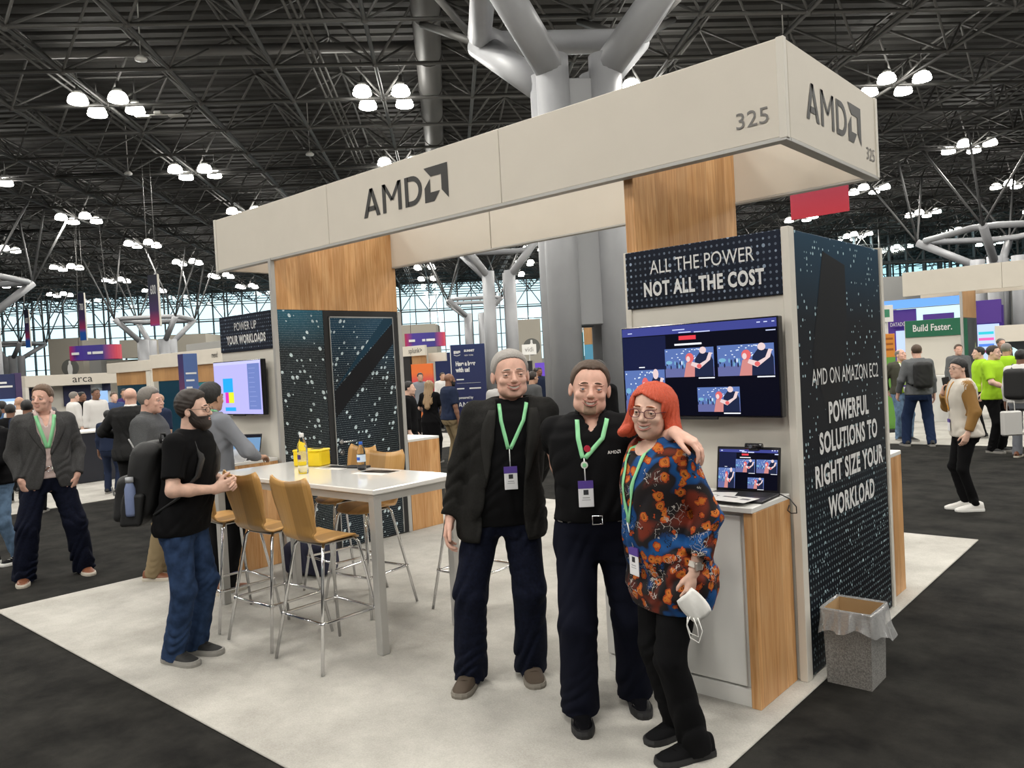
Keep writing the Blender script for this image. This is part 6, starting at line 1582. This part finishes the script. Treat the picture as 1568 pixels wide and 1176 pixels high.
curl = math_(t, 'MULTIPLY', math_(t, 'LESS_THAN', wv.outputs['Distance'], .035), math_(t, 'GREATER_THAN', n3.outputs['Fac'], .53))
c2 = mixc(t, curl, c1, mixc(t, math_(t, 'GREATER_THAN', sx.outputs[1], .45), (.012, .010, .010), (.42, .39, .36)))
t.links.new(c2, bs.inputs['Base Color']); bs.inputs['Roughness'].default_value = .75; bs.inputs['Specular IOR Level'].default_value = .25
FLORAL = M
# ---------------------------------------------------------------- the three in front
p = (-3.06, 3.21, FZ); f1 = hc(p) + .04
F1 = person('person', 'tall grey-haired person in a charcoal jacket over a black shirt, green lanyard', p, f1, H=1.90, lod=0, girth=1.12, belly=.02, skin=MATS['skin_pink'], hip=(-.05, 0), lean=(-.085, 0), head=(.10, .02, .02), head_wide=1.18, jaw=1.25, hs=1.04,
            feet=((.165, .0, -.32), (-.17, -.05, .05)), smile=True, brow='grey', eye='brown', hair=dict(mat=H_GREY, t=.0055, lift=.007, front=.090, amp=.0011, freq=260),
            arms={'R': dict(wrist=(.232, .03, .872), curl=.35, hint=(.35, -1, -.2)), 'L': dict(wrist=(-.26, -.28, 1.02), hint=(-.4, -1, -.2))},
            top=dict(mat=BLK, sleeve=.4, t=.012, hem=.86, name='t_shirt'), jacket=dict(mat=CHAR, open=((.7, .135), (.95, .105), (1.2, .088), (1.38, .082), (1.5, .085)), lapel=(1.10, 1.465), lapel_mat=cl('charcoal_lapel', (.023, .0225, .021), bump=(320, .35)), hem=.785, t=.030, sleeve=.97, flare=.012, amp=.006, seed=1.2),
            pants=dict(mat=DENIM, knee=.082, hem_r=.086, amp=.007, waist=1.0), shoes=TRAIL, lanyard=dict(mat=LAN, z=1.262, w=.020, drop=.09))
p = (-1.88, 3.10, FZ); f3 = hc(p) - radians(56); s3 = 1.70 / 1.8
F3 = person('person', 'red-haired woman in a floral orange and blue blouse holding a white mask', p, f3, H=1.70, lod=0, girth=1.12, belly=.045, female=True, skin=MATS['skin_light'], hip=(-.03, .0), lean=(.0, .035), head=(radians(33), .0, -.10), hs=1.13, head_wide=1.08,
            feet=((*tl(p, f3, (-1.935, 3.225, 0), s3)[:2], .12), (*tl(p, f3, (-1.765, 3.075, 0), s3)[:2], -.10)), smile=True, brow='red', hair=dict(mat=H_RED, style='bob', amp=.0022), glasses=dict(mat=mat('frame_maroon', (.10, .015, .03), .3), w=1.15),
            arms={'R': dict(wrist=(.28, -.22, 1.10), hint=(.5, -.6, -.5)), 'L': dict(wrist=(-.255, .03, .915), curl=.62, dir=(-.05, .30, -.95), palm=(.9, .25, .1), thumb=.35)},
            top=dict(mat=FLORAL, sleeve=.86, t=.016, hem=.715, name='blouse', neck='scoop', nr=.072, flare=.022, cuff=2.0, bell=.012, amp=.005, seed=.9), pants=dict(mat=BLK, knee=.070, hem_r=.072, amp=.005, waist=1.0), shoes=BSN, lanyard=dict(mat=LAN, z=1.13, w=.018, drop=.12))
# necklace and watch
b = MB(); b.tube([F3['NB'] + V3(cos(a) * .058, sin(a) * .066 + .012, -.006 - .030 * max(0, sin(a))) for a in np.linspace(0, 2 * pi, 24, endpoint=False)], .0042, 6, closed=True); b.build('necklace', mat('necklace', (.12, .05, .02), .35), F3['root'])
A_ = F3['A'][1]; wd = _unit(A_['W'] - A_['E']); wp = A_['W'] - wd * .035
b = MB(); b.tube([wp - wd * .012, wp + wd * .012], .0335, 18, cap=False); wt = b.build('wristwatch', mat('watch_band', (.62, .58, .52), .4), F3['root']); b = MB(); q_ = wp + _unit(V3(-1, .3, 0)) * .033; b.box(q_[0] - .010, q_[0] + .010, q_[1] - .016, q_[1] + .016, q_[2] - .018, q_[2] + .018, .005); b.build('watch_case', mat('watch_case', (.55, .5, .45), .25, .6), wt)
# the mask in her hand
mp_ = F3['loc'](A_['W'] + A_['d'] * .105 + V3(-.035, .0, -.03)); mk = tag(empty('face_mask', (mp_.x, mp_.y, mp_.z + FZ), hc(p)), 'white folded face mask dangling from the hand of the woman', 'mask')
b = MB(); vs = []; N_ = 9
for i in range(N_):
    for j in range(N_):
        u, v_ = i / (N_ - 1) * 2 - 1, j / (N_ - 1) * 2 - 1; w_ = .052 * (1 - .25 * v_ * v_); vs.append((u * w_ + .02 * v_, .013 * (1 - u * u) * (1 - .4 * v_ * v_) - .008 + .006 * sin(5 * u + 3 * v_), v_ * .060 - .015 * u))
b.add(vs, [(i * N_ + j, i * N_ + j + 1, (i + 1) * N_ + j + 1, (i + 1) * N_ + j) for i in range(N_ - 1) for j in range(N_ - 1)], True); o = b.build('cup', MATS['white_plain'], mk, (0, 0, 0), (0, .35, 0)); sm = o.modifiers.new('thickness', 'SOLIDIFY'); sm.thickness = .003
for k, L_ in ((0, .10), (1, .075)):
    b = MB(); b.tube([(.018 * k - .012, .01, -.045), (-.028 + .02 * k, .012, -.045 - L_ * .55), (-.012, .01, -.05 - L_), (.022, .01, -.05 - L_ * .8), (.034, .01, -.05 - L_ * .3), (.030 - .01 * k, .01, -.04)], .0026, 6); b.build('ear_loop', MATS['white_plain'], mk)
p = (-2.34, 3.205, FZ); f2 = hc(p) + .05; s2 = 1.81 / 1.8
S_ = F3['loc'](F3['A'][1]['S']); tocam = Vector((sin(YAW), -cos(YAW), 0))
dS = S_.x * -sin(YAW) + S_.y * cos(YAW) - .01; hand_w = at(1030, dS, zat(1030, 667, dS))
F2 = person('person', 'person in black polo and navy trousers with arm around the red-haired woman', p, f2, H=1.81, lod=0, girth=1.16, belly=.045, skin=MATS['skin_pink'], twist=-.22, head=(.0, .0, -.10), head_wide=1.14, jaw=1.28, hs=1.08, hip=(0, 0), lean=(.0, .0),
            feet=((.125, .06, .05), (-.17, -.12, .10)), smile=True, brow='brown', eye='blue', hair=dict(mat=H_BROWN, t=.0050, front=.094, recede=.016, amp=.0011, freq=240, lift=.006), beard=dict(mat=mat('goatee', (.36, .24, .17), .8), t=.0022, style='goatee', amp=.0007),
            arms={'R': dict(wrist=(.14, -.30, 1.06), hint=(.05, -1, -.2)), 'L': dict(wrist=tl(p, f2, hand_w, s2), hint=(-.1, -.8, -.7), dir=tuple(Matrix.Rotation(-f2, 3, 'Z') @ (rt0 * .72 + Vector((0, 0, -.42)) + tocam * .50)), palm=tuple(Matrix.Rotation(-f2, 3, 'Z') @ (rt0 * -.4 + Vector((0, 0, -.85)) - tocam * .30)), curl=.34, spread=.25)},
            top=dict(mat=BLK, sleeve=.46, t=.016, hem=1.01, name='polo_shirt', collar=BLK, neck='v', collar_open=.9, amp=.005, seed=2.2), pants=dict(mat=NAVYT, knee=.088, hem_r=.092, amp=.004, waist=1.035, hem=.05), belt=SHB, shoes=LOAF, lanyard=dict(mat=LAN, z=1.315, w=.021, x=.05, drop=.105))
# logo on the chest, red sticker and reel on the lanyard
zL = 1.330 * s2; xL = -.065; b_ = amd(F2['root'], WP, Vector((0, 0, 0)), Vector((1, 0, 0)), .0145, Vector((0, 0, 0)))
b_.data.transform(Matrix(((-1, 0, 0, 0), (0, 1, 0, 0), (0, 0, 1, 0), (0, 0, 0, 1))))
for v_ in b_.data.vertices: v_.co.x += xL; v_.co.z += zL; v_.co.y = F2['fy'](F2['fields'], v_.co.x, v_.co.z) + .004
c0 = F2['chest'](.05, 0, 1.315)[0]
for nm, x, z, r_, m_ in (('sticker', c0 - .018, 1.358 * s2, .016, mat('sticker_red', (.50, .02, .05), .5)), ('badge_reel', c0, 1.283 * s2, .017, MATS['white_plain']), ('badge_reel', c0, 1.2831 * s2, .010, LAN)):
    y = F2['fy'](F2['fields'], x, z); MB().cyl((x, y + (.012 if m_ is LAN else .002), z), (x, y + (.018 if m_ is LAN else .015), z), r_, 18).build(nm, m_, F2['root'])
# ---------------------------------------------------------------- at the table and behind it
p = (-5.03, 2.33, FZ); f4 = hd(.80, .60)
F4 = person('person', 'bearded person in black t-shirt and blue jeans wearing a black backpack', p, f4, H=1.76, lod=0, girth=1.06, belly=.03, skin=MATS['skin_light'], head=(.06, .03, 0), hip=(0, .03), lean=(0, .10), feet=((.09, -.03, -.38), (-.08, .03, -.20)), brow='black',
            hair=dict(mat=H_DARK, t=.012, lift=.012, amp=.0026, freq=88, back=-.075, front=.082), beard=dict(mat=H_DARK, style='full', t=.007), glasses=dict(mat=mat('wire', (.06, .05, .04), .3, .5)),
            arms={'R': dict(wrist=(.085, .31, 1.125), hint=(.8, -.5, -.8), dir=(-.55, .80, .22), palm=(-.8, -.5, .2), curl=.45), 'L': dict(wrist=(-.085, .305, 1.14), hint=(-.8, -.5, -.8), dir=(.55, .80, .12), palm=(.6, -.5, -.5), curl=.4)},
            top=dict(mat=BLK, sleeve=.40, t=.018, hem=.845, name='t_shirt', flare=.012, bell=.008), pants=dict(mat=JEAN, knee=.074, hem_r=.074, amp=.006), shoes=SNK)
bp = tag(empty('backpack', (p[0], p[1], FZ), f4), 'black backpack worn by the bearded man at the table', 'backpack'); s4 = 1.76 / 1.8
BPM = mat('backpack_black', (.006, .006, .0065), .6, bump=(300, .3)); BPG = mat('backpack_grey', (.022, .022, .023), .6)
def sdf_obj(X, h, nm, m_, parent): v, q = X.mesh(h); return link(nm, np_mesh(nm, v, q, [m_]), parent)
X = Sdf(); X.u(rbox((0, -.265, 1.165), (.155, .105, .255), .085)).u(ell((0, -.30, 1.02), (.15, .115, .15)), .06); X.disp(wrinkle(.004, 30, 20, 1)); sdf_obj(X, .010, 'main_compartment', BPM, bp)
X = Sdf(); X.u(rbox((0, -.385, 1.06), (.125, .055, .15), .045)); X.disp(wrinkle(.003, 40, 22, 2)); sdf_obj(X, .009, 'front_pocket', BPM, bp)
X = Sdf(); X.u(rbox((.165, -.27, 1.00), (.025, .07, .105), .022)); sdf_obj(X, .008, 'side_pocket', BPM, bp)
for sd in (1, -1):
    pts = [(sd * .07, -.17, 1.40), (sd * .085, -.10, 1.475), (sd * .095, -.01, 1.485), (sd * .10, .07, 1.44), (sd * .115, .125, 1.33), (sd * .135, .12, 1.22), (sd * .175, .03, 1.09), (sd * .16, -.12, .99)]
    dense = [Vector(q) for q in pts]; vs = []; n_ = len(dense)
    for i, q in enumerate(dense):
        d = (dense[min(i + 1, n_ - 1)] - dense[max(i - 1, 0)]).normalized(); sidev = Vector((1, 0, 0)); sidev = (sidev - d * sidev.dot(d)).normalized()
        vs += [q * s4 + sidev * .028, q * s4 - sidev * .028]
    b = MB(); b.add(vs, [(2 * i, 2 * i + 1, 2 * i + 3, 2 * i + 2) for i in range(n_ - 1)], True); o = b.build('shoulder_strap', BPG, bp); sm = o.modifiers.new('thickness', 'SOLIDIFY'); sm.thickness = .014; sm.offset = 0
b = MB(); b.tube([(-.04, -.20, 1.41), (-.03, -.22, 1.46), (.03, -.22, 1.46), (.04, -.20, 1.41)], .009, 8); b.build('grab_handle', BPG, bp)
for x, y, z, a in ((.09, -.335, 1.28, .3), (.125, -.36, 1.20, -.4), (.13, -.31, 1.36, .5), (.10, -.445, 1.10, .2)):
    b = MB(); b.box(-.006, .006, -.004, .004, -.032, .032, .003); b.build('zip_pull', mat('zip_grey', (.50, .50, .50), .4), bp, (x, y, z), (a, .3, 0))
for ch in bp.children:        # the pack leans forward with its wearer
    for v_ in ch.data.vertices: zz_ = v_.co.z + ch.location.z; v_.co.y += .05 + .10 * min(1.05, max(0, (zz_ / s4 - .93) / .57))
X = Sdf(); wb_ = tag(empty('water_bottle', tuple(F4['loc']((.178, -.205, .965 + FZ))), f4), 'pale blue drinking bottle in the side pocket of the backpack', 'bottle')
b = MB(); b.lathe([(0, 0), (.030, .002), (.033, .02), (.033, .17), (.024, .20), (.020, .215)], n=18); b.build('shell', mat('bottle_blue', (.20, .25, .42), .25, alpha=.9), wb_); b = MB(); b.lathe([(0, .212), (.024, .212), (.024, .245), (0, .248)], n=16); b.build('cap', mat('cap_grey', (.35, .36, .38), .4), wb_)
p = (-6.36, 3.28, FZ); F5 = person('person', 'dark-haired person in a grey shirt facing the lilac screen', p, hd(-.18, .98), H=1.80, lod=1, girth=1.04, skin=MATS['skin_tan'], head=(.12, 0, 0), feet=((.12, -.03, -.1), (-.12, .03, .2)), brow='black', hair=dict(mat=H_BLACK, t=.013, lift=.006, back=-.075),
            arms={'R': dict(wrist=(.20, .30, 1.10), hint=(.9, -.5, -.4), dir=(-.3, .9, 0), palm=(0, 0, -1))}, top=dict(mat=GREYS, sleeve=.93, t=.020, hem=.94, name='shirt', amp=.006, collar=GREYS), pants=dict(mat=BLK), shoes=BRN)
b = MB(); b.tube([F5['NB'] + V3(cos(a) * .076, sin(a) * .074 + .004, .030 - .02 * sin(a)) for a in np.linspace(pi * .9, 2.1 * pi, 16)], .009, 6); b.build('lanyard', LAN, F5['root'])
p = (-7.32, 3.18, FZ); person('person', 'grey-haired person in a grey polo and khaki trousers watching the screen', p, hd(.72, .70), H=1.79, lod=1, girth=1.12, belly=.03, skin=MATS['skin_pink'], brow='fair', hair=dict(mat=H_SALT, t=.007, lift=.008), feet=((.10, .0, -.1), (-.12, .05, .1)), top=dict(mat=GREYP, sleeve=.44, t=.02, hem=.90, name='polo_shirt', collar=GREYP), pants=dict(mat=KHAKI), shoes=BRN, arms={'R': dict(wrist=(.10, .22, 1.12), hint=(.8, -.4, -.8)), 'L': dict(wrist=(-.08, .24, 1.14), hint=(-.8, -.4, -.8))})
p = (-8.30, 2.62); F7 = person('person', 'fair-haired person in a grey blazer and dark jeans with hands in pockets', p, hc(p) + .12, H=1.88, lod=0, girth=1.10, belly=.01, skin=MATS['skin_pink'], head=(-.62, .02, 0), feet=((.235, .0, -.18), (-.25, .0, .12)), brow='fair', eye='blue', hair=dict(mat=H_FAIR, t=.006, lift=.008, front=.084),
            arms={'R': dict(wrist=(.215, .085, .925), hint=(.6, -1, 0), dir=(-.30, -.10, -1), palm=(-.8, -.5, .0), curl=.15), 'L': dict(wrist=(-.225, .085, .925), hint=(-.6, -1, 0), dir=(.30, -.10, -1), palm=(.8, -.5, 0), curl=.15)},
            top=dict(mat=PINKW, sleeve=.9, t=.012, hem=.93, name='shirt', neck='v', collar=PINKW, collar_open=.8), jacket=dict(mat=GREYB, open=((.78, .10), (.95, .045), (1.10, .012), (1.18, .020), (1.36, .075), (1.5, .085)), lapel=(1.14, 1.465), hem=.84, t=.026, sleeve=.97, flare=.012, amp=.0045, seed=3.1),
            pants=dict(mat=DENIM, knee=.092, hem_r=.092, amp=.008, waist=1.03), belt=SHBR, shoes=BRN, lanyard=dict(mat=LAN, z=1.20, w=.032, badge=False))
p = (-10.55, 4.36); person('person', 'bald person in a dark suit seen from behind, hand raised', p, hd(-.80, .60), H=1.80, lod=1, girth=1.18, belly=.03, skin=MATS['skin_pink'], hair=None, feet=((.11, 0, -.1), (-.12, .02, .1)), arms={'L': dict(wrist=(-.26, .28, 1.14), hint=(-.9, -.3, -.7), dir=(0, .5, .8), curl=.5)}, top=dict(mat=WHITE, sleeve=.5, t=.010, hem=1.0, name='shirt', collar=WHITE), jacket=dict(mat=SUIT, hem=.83, t=.032, flare=.02, amp=.007, open=((.8, .04), (1.2, .03), (1.5, .08))), pants=dict(mat=SUIT), shoes=BRN)
p = tuple(at(-14, 8.2)[:2]); person('person', 'person in black hoodie and light jeans cut by the frame edge', p, hd(.3, -.95), H=1.70, lod=1, skin=MATS['skin_tan'], hair=dict(mat=H_BLACK, t=.014, back=-.08), feet=((.12, .05, -.1), (-.12, -.1, .1)), arms={'R': dict(wrist=(.1, .28, 1.10), hint=(.8, -.3, -.7)), 'L': dict(wrist=(-.1, .28, 1.06), hint=(-.8, -.3, -.7))}, top=dict(mat=BLK, sleeve=.95, t=.026, hem=.90, name='hoodie', flare=.012), pants=dict(mat=JEANL, knee=.070, hem_r=.058), shoes=dict(mat=BLK, sole=MATS['white_plain'], sole_h=.030, lace=MATS['white_plain']))
# ---------------------------------------------------------------- on the right
p = (-1.98, 9.42); fr_ = hd(-.88, -.48); F8 = person('person', 'dark-haired woman in a cream vest and tan sleeves holding a phone to her ear', p, fr_, H=1.66, lod=1, girth=1.06, female=True, skin=MATS['skin_light'], head=(.45, .0, 0), lean=(0, .03), feet=((.07, .02, -.1), (-.07, -.04, .1)), brow='black', hair=dict(mat=H_BLACK, style='tied', t=.010), glasses=dict(mat=MATS['wire']),
            arms={'R': dict(wrist=(.12, .19, 1.36), hint=(.6, .2, -1), dir=(-.1, -.25, .9), palm=(-.6, -.6, 0), curl=.5), 'L': dict(wrist=(-.23, .05, .90), curl=.3)}, top=dict(mat=TANS, sleeve=.93, t=.024, hem=1.1, name='blouse', st=1.4, cuff=.6), jacket=dict(mat=CREAM, sleeve=.10, hem=.86, t=.027, flare=.006), pants=dict(mat=BLK, knee=.058, hem_r=.048, hem=.07), shoes=WSN, lanyard=dict(mat=LANO, z=1.15, w=.016))
q_ = F8['loc'](F8['A'][0]['W'] + F8['A'][0]['d'] * .07 + V3(-.025, -.01, .03)); b = MB(); b.box(-.035, .035, -.005, .005, -.07, .07, .004); tag(b.build('mobile_phone', MATS['black_gloss'], None, q_, (.15, .15, fr_ + 1.2)), 'black phone held to the ear of the woman in the vest', 'phone')
p = (-4.34, 15.75); person('person', 'grey-haired person in an olive jacket and lime shirt with a white lanyard', p, hc(p) + .5, H=1.74, lod=1, skin=MATS['skin_pink'], head=(.3, .25, 0), hair=dict(mat=H_SALT, style='sides', t=.006), feet=((.08, 0, -.1), (-.03, .16, .35)), arms={'R': dict(wrist=(.16, -.22, .95), hint=(1, -.2, 0)), 'L': dict(wrist=(-.18, -.2, .95), hint=(-1, -.2, 0))}, top=dict(mat=LIME, sleeve=.4, t=.014, hem=.92, name='t_shirt', neck='v'), jacket=dict(mat=OLIVE, open=((.8, .07), (1.2, .05), (1.5, .07)), hem=.90, t=.03), pants=dict(mat=JEANL, knee=.075), shoes=SNK, lanyard=dict(mat=MATS['white_plain'], z=1.16, w=.03))
p = (-3.86, 15.0); f9 = hd(-.55, .83); person('person', 'person in grey sweater and navy jeans seen from behind beside the green sign', p, f9, H=1.82, lod=1, girth=1.12, skin=MATS['skin_pink'], hair=dict(mat=H_BROWN, t=.008), feet=((.17, -.05, -.2), (-.20, .10, .1)), arms={'L': dict(wrist=(-.30, .10, .92))}, top=dict(mat=GREYK, sleeve=.95, t=.022, hem=.90, name='sweater'), pants=dict(mat=cl('navy_jean', (.016, .028, .07)), knee=.085), shoes=SNK)
bp = tag(empty('backpack', (p[0], p[1], 0), f9), 'black backpack on the person in the grey sweater', 'backpack'); X = Sdf(); X.u(rbox((0, -.25, 1.25), (.15, .09, .23), .07)); X.disp(wrinkle(.004, 30, 20, 1)); sdf_obj(X, .016, 'main_compartment', BPM, bp)
for sd in (1, -1): b = MB(); b.tube([(sd * .08, -.16, 1.42), (sd * .10, -.02, 1.53), (sd * .11, .11, 1.44), (sd * .13, .14, 1.28), (sd * .18, .0, 1.12), (sd * .15, -.16, 1.08)], .018, 6); b.build('shoulder_strap', BPM, bp)
def simple(label, px, d_, H, heading, skin, hair_, topm, pantm, sleeve=.5, group=None, lod=2, shoes=SNK, top2=None, arms=None, female=False, head=(0, 0, 0), girth=1.05, nm='shirt', hem=.90, hairdict=None, pos=None, **kw):
    p = pos or tuple(at(px, d_)[:2]); h = hc(p) + heading
    hd_ = hairdict or (dict(mat=hair_, t=.010, back=-.07) if hair_ is not None else None)
    return person('person', label, p, h, H=H, lod=lod, skin=MATS[skin], hair=hd_, head=head, girth=girth, female=female, arms=arms, top=dict(mat=topm, sleeve=sleeve, t=.020, hem=hem, name=nm), jacket=top2, pants=dict(mat=pantm), shoes=shoes, group=group, feet=((.11, 0, -.12), (-.11, .04, .12)), **kw)
simple('dark-haired person in a lime t-shirt and black trousers looking aside', 0, 0, 1.74, 1.15, 'skin_light', H_DARK, LIME, BLK, .45, lod=1, girth=1.15, pos=(-2.62, 14.45), nm='t_shirt', hem=.88, brow='black', arms={'R': dict(wrist=(.15, .30, 1.05), hint=(.8, -.4, -.7)), 'L': dict(wrist=(-.2, .3, 1.0), hint=(-.8, -.4, -.7))})
simple('person in a lime shirt and dark cap behind the woman in the vest', 1502, 14.4, 1.70, -1.3, 'skin_light', H_BLACK, LIME, BLK, .45, lod=1, nm='t_shirt')
simple('person in a lime shirt standing behind the lime-shirted person with dark hair', 1542, 14.6, 1.74, 2.6, 'skin_tan', H_SALT, LIME, BLK, .45, nm='t_shirt')
o9 = simple('person in a white shirt with a black backpack at the frame edge', 1564, 11.8, 1.66, 2.8, 'skin_brown', H_BLACK, WHITE, GREYS, .93, lod=1, shoes=BRN); r9 = o9['root']
bp = tag(empty('backpack', tuple(r9.location), r9.rotation_euler[2]), 'black backpack on the person in the white shirt', 'backpack'); X = Sdf(); X.u(rbox((0, -.23, 1.12), (.15, .09, .23), .07)); sdf_obj(X, .016, 'main_compartment', BPM, bp); 
for sd in (1, -1): b = MB(); b.tube([(sd * .08, -.15, 1.30), (sd * .10, -.02, 1.40), (sd * .11, .10, 1.32), (sd * .13, .13, 1.16), (sd * .17, .0, 1.02), (sd * .15, -.15, .98)], .018, 6); b.build('shoulder_strap', BPM, bp)
q_ = at(1546, 11.5, .38); b = MB(); b.box(-.14, .14, -.05, .05, 0, .36, .02); o = b.build('body', mat('bag_white', (.55, .54, .52), .6)); sb = tag(empty('shopping_bag', q_, YAW), 'pale shopping bag hanging beside the person in the white shirt', 'bag'); o.parent = sb; b = MB(); b.tube([(-.06, 0, .35), (-.05, 0, .50), (.05, 0, .50), (.06, 0, .35)], .006, 6); b.build('handle', MATS['white_plain'], sb)
simple('person with short brown hair behind the woman in the vest', 1469, 17, 1.76, .3, 'skin_pink', H_BROWN, GREYK, BLK, .9)
simple('grey-haired person before the round glowing sign', 1534, 18, 1.84, .5, 'skin_pink', H_SALT, GREYP, BLK, .5)
simple('black-haired person in black before the round glowing sign', 1545, 16, 1.68, 2.9, 'skin_brown', H_BLACK, BLK, BLK, .9)
# ---------------------------------------------------------------- between the towers
simple('woman with long blond hair in a black dress seen from behind', 0, 0, 1.62, 2.75, 'skin_light', None, BLK, BLK, .42, pos=(-11.2, 10.2), female=True, lod=1, hem=.55, hairdict=dict(mat=H_BLOND, style='long', len=.46, amp=.003), arms={'R': dict(wrist=(.10, .22, 1.0), hint=(1, -.3, -.4)), 'L': dict(wrist=(-.12, .22, 1.02), hint=(-1, -.3, -.4))})
simple('bald person in navy polo and khaki trousers beside the beer sign', 0, 0, 1.74, 2.0, 'skin_brown', None, NAVYS, KHAKI, .45, pos=(-10.35, 9.9), lod=1, nm='polo_shirt', shoes=TRAIL, beard=dict(mat=H_BLACK, style='full', t=.004), girth=1.15)
simple('person with a light shirt and dark straps before the red poster', 644, 21, 1.74, .2, 'skin_tan', H_BLACK, GREYS, BLK, .45, shoes=WSN)
simple('person in black beside the booth wall, behind the wooden cheek', 624, 12.5, 1.66, 1.4, 'skin_light', H_BLACK, BLK, BLK, .9)
simple('person in a pale grey hoodie behind the tall grey-haired person', 766, 13, 1.68, 2.9, 'skin_brown', H_BLACK, HOOD, BLK, .95, nm='hoodie', girth=1.15)
simple('person in a grey jacket behind the shoulder of the tall person', 815, 14, 1.70, 2.2, 'skin_tan', H_DARK, GREYP, BLK, .95)
simple('person with glasses and a black jacket beside the grey column', 917, 8.6, 1.83, -.9, 'skin_dark', H_BLACK, BLK, BLK, .95, lod=1, brow='black', glasses=dict(mat=MATS['wire']))
# ---------------------------------------------------------------- the crowd on the left
crowd = [('person in a white shirt standing behind the bar counter', 146, 16.6, 1.80, .5, 'skin_brown', H_BLACK, WHITE, BLK, .9),
         ('person in navy leaning at the bar counter beside the blue post', 163, 13.1, 1.42, 2.7, 'skin_brown', H_BLACK, NAVYS, NAVYS, .9),
         ('woman in blue with a hand at her face near the bald man', 174, 18, 1.68, .4, 'skin_light', H_BROWN, cl('blue_dress', (.05, .08, .18)), BLK, .4),
         ('person with a dark blue cap beyond the bald man', 232, 12.6, 1.78, -1.1, 'skin_tan', H_BLACK, OLIVE, BLK, .9),
         ('bald person with tan skin beyond the grey polo', 243, 12.2, 1.68, -1.0, 'skin_tan', None, NAVYS, BLK, .5),
         ('person with black hair and yellow collar, back turned, beside the blazer', 40, 11.5, 1.70, 2.9, 'skin_brown', H_BLACK, NAVYS, BLK, .9),
         ('balding person in white, back turned, in front of the blue kiosk', 29, 13.8, 1.72, 3.0, 'skin_tan', None, WHITE, BLK, .9),
         ('person with tan face looking over the shoulder of the blazer wearer', 63, 14.8, 1.74, .1, 'skin_tan', H_BLACK, GREYK, BLK, .9),
         ('person with black hair in black, back turned, before the kiosk screen', 14, 12.6, 1.62, 2.9, 'skin_brown', H_BLACK, BLK, BLK, .9),
         ('person in blue before the left end of the kiosk screen', 1, 14.0, 1.66, 2.6, 'skin_brown', H_BLACK, cl('blue_shirt', (.05, .10, .20)), BLK, .9),
         ('person in a white shirt just behind the collar of the blazer wearer', 112, 17.8, 1.74, 2.0, 'skin_light', H_SALT, WHITE, BLK, .9),
         ('dark-haired person in the crowd under the arca sign', 124, 19, 1.72, 1.0, 'skin_brown', H_BLACK, BLK, BLK, .9),
         ('person with grey hair in the crowd left of the arca sign', 55, 18, 1.74, 2.4, 'skin_pink', H_SALT, GREYP, BLK, .9),
         ('person in dark red in the crowd under the arca sign', 117, 20.5, 1.70, .3, 'skin_brown', H_DARK, cl('maroon', (.06, .02, .03)), BLK, .9),
         ('person in violet beside the white shirt at the counter', 190, 19.5, 1.74, .2, 'skin_tan', H_BLACK, cl('violet', (.05, .03, .12)), BLK, .9),
         ('person in grey far behind the beer sign', 702, 27, 1.72, .6, 'skin_light', H_BROWN, GREYK, BLK, .9),
         ('person in black far behind the beer sign', 708, 24, 1.70, 2.5, 'skin_brown', H_BLACK, BLK, BLK, .9),
         ('person in white far behind the navy polo', 678, 23, 1.72, .4, 'skin_tan', H_DARK, WHITE, BLK, .9),
         ('person in dark blue past the shoulder of the tall person', 826, 22, 1.72, .6, 'skin_brown', H_BLACK, NAVYS, BLK, .9),
         ('person in red past the shoulder of the tall person', 821, 25, 1.70, 2.5, 'skin_light', H_DARK, cl('dull_red', (.12, .03, .03)), BLK, .9)]
for lab, px, d_, H, hg, sk, ha, tm, pm_, sl in crowd: simple(lab, px, d_, H, hg, sk, ha, tm, pm_, sl)
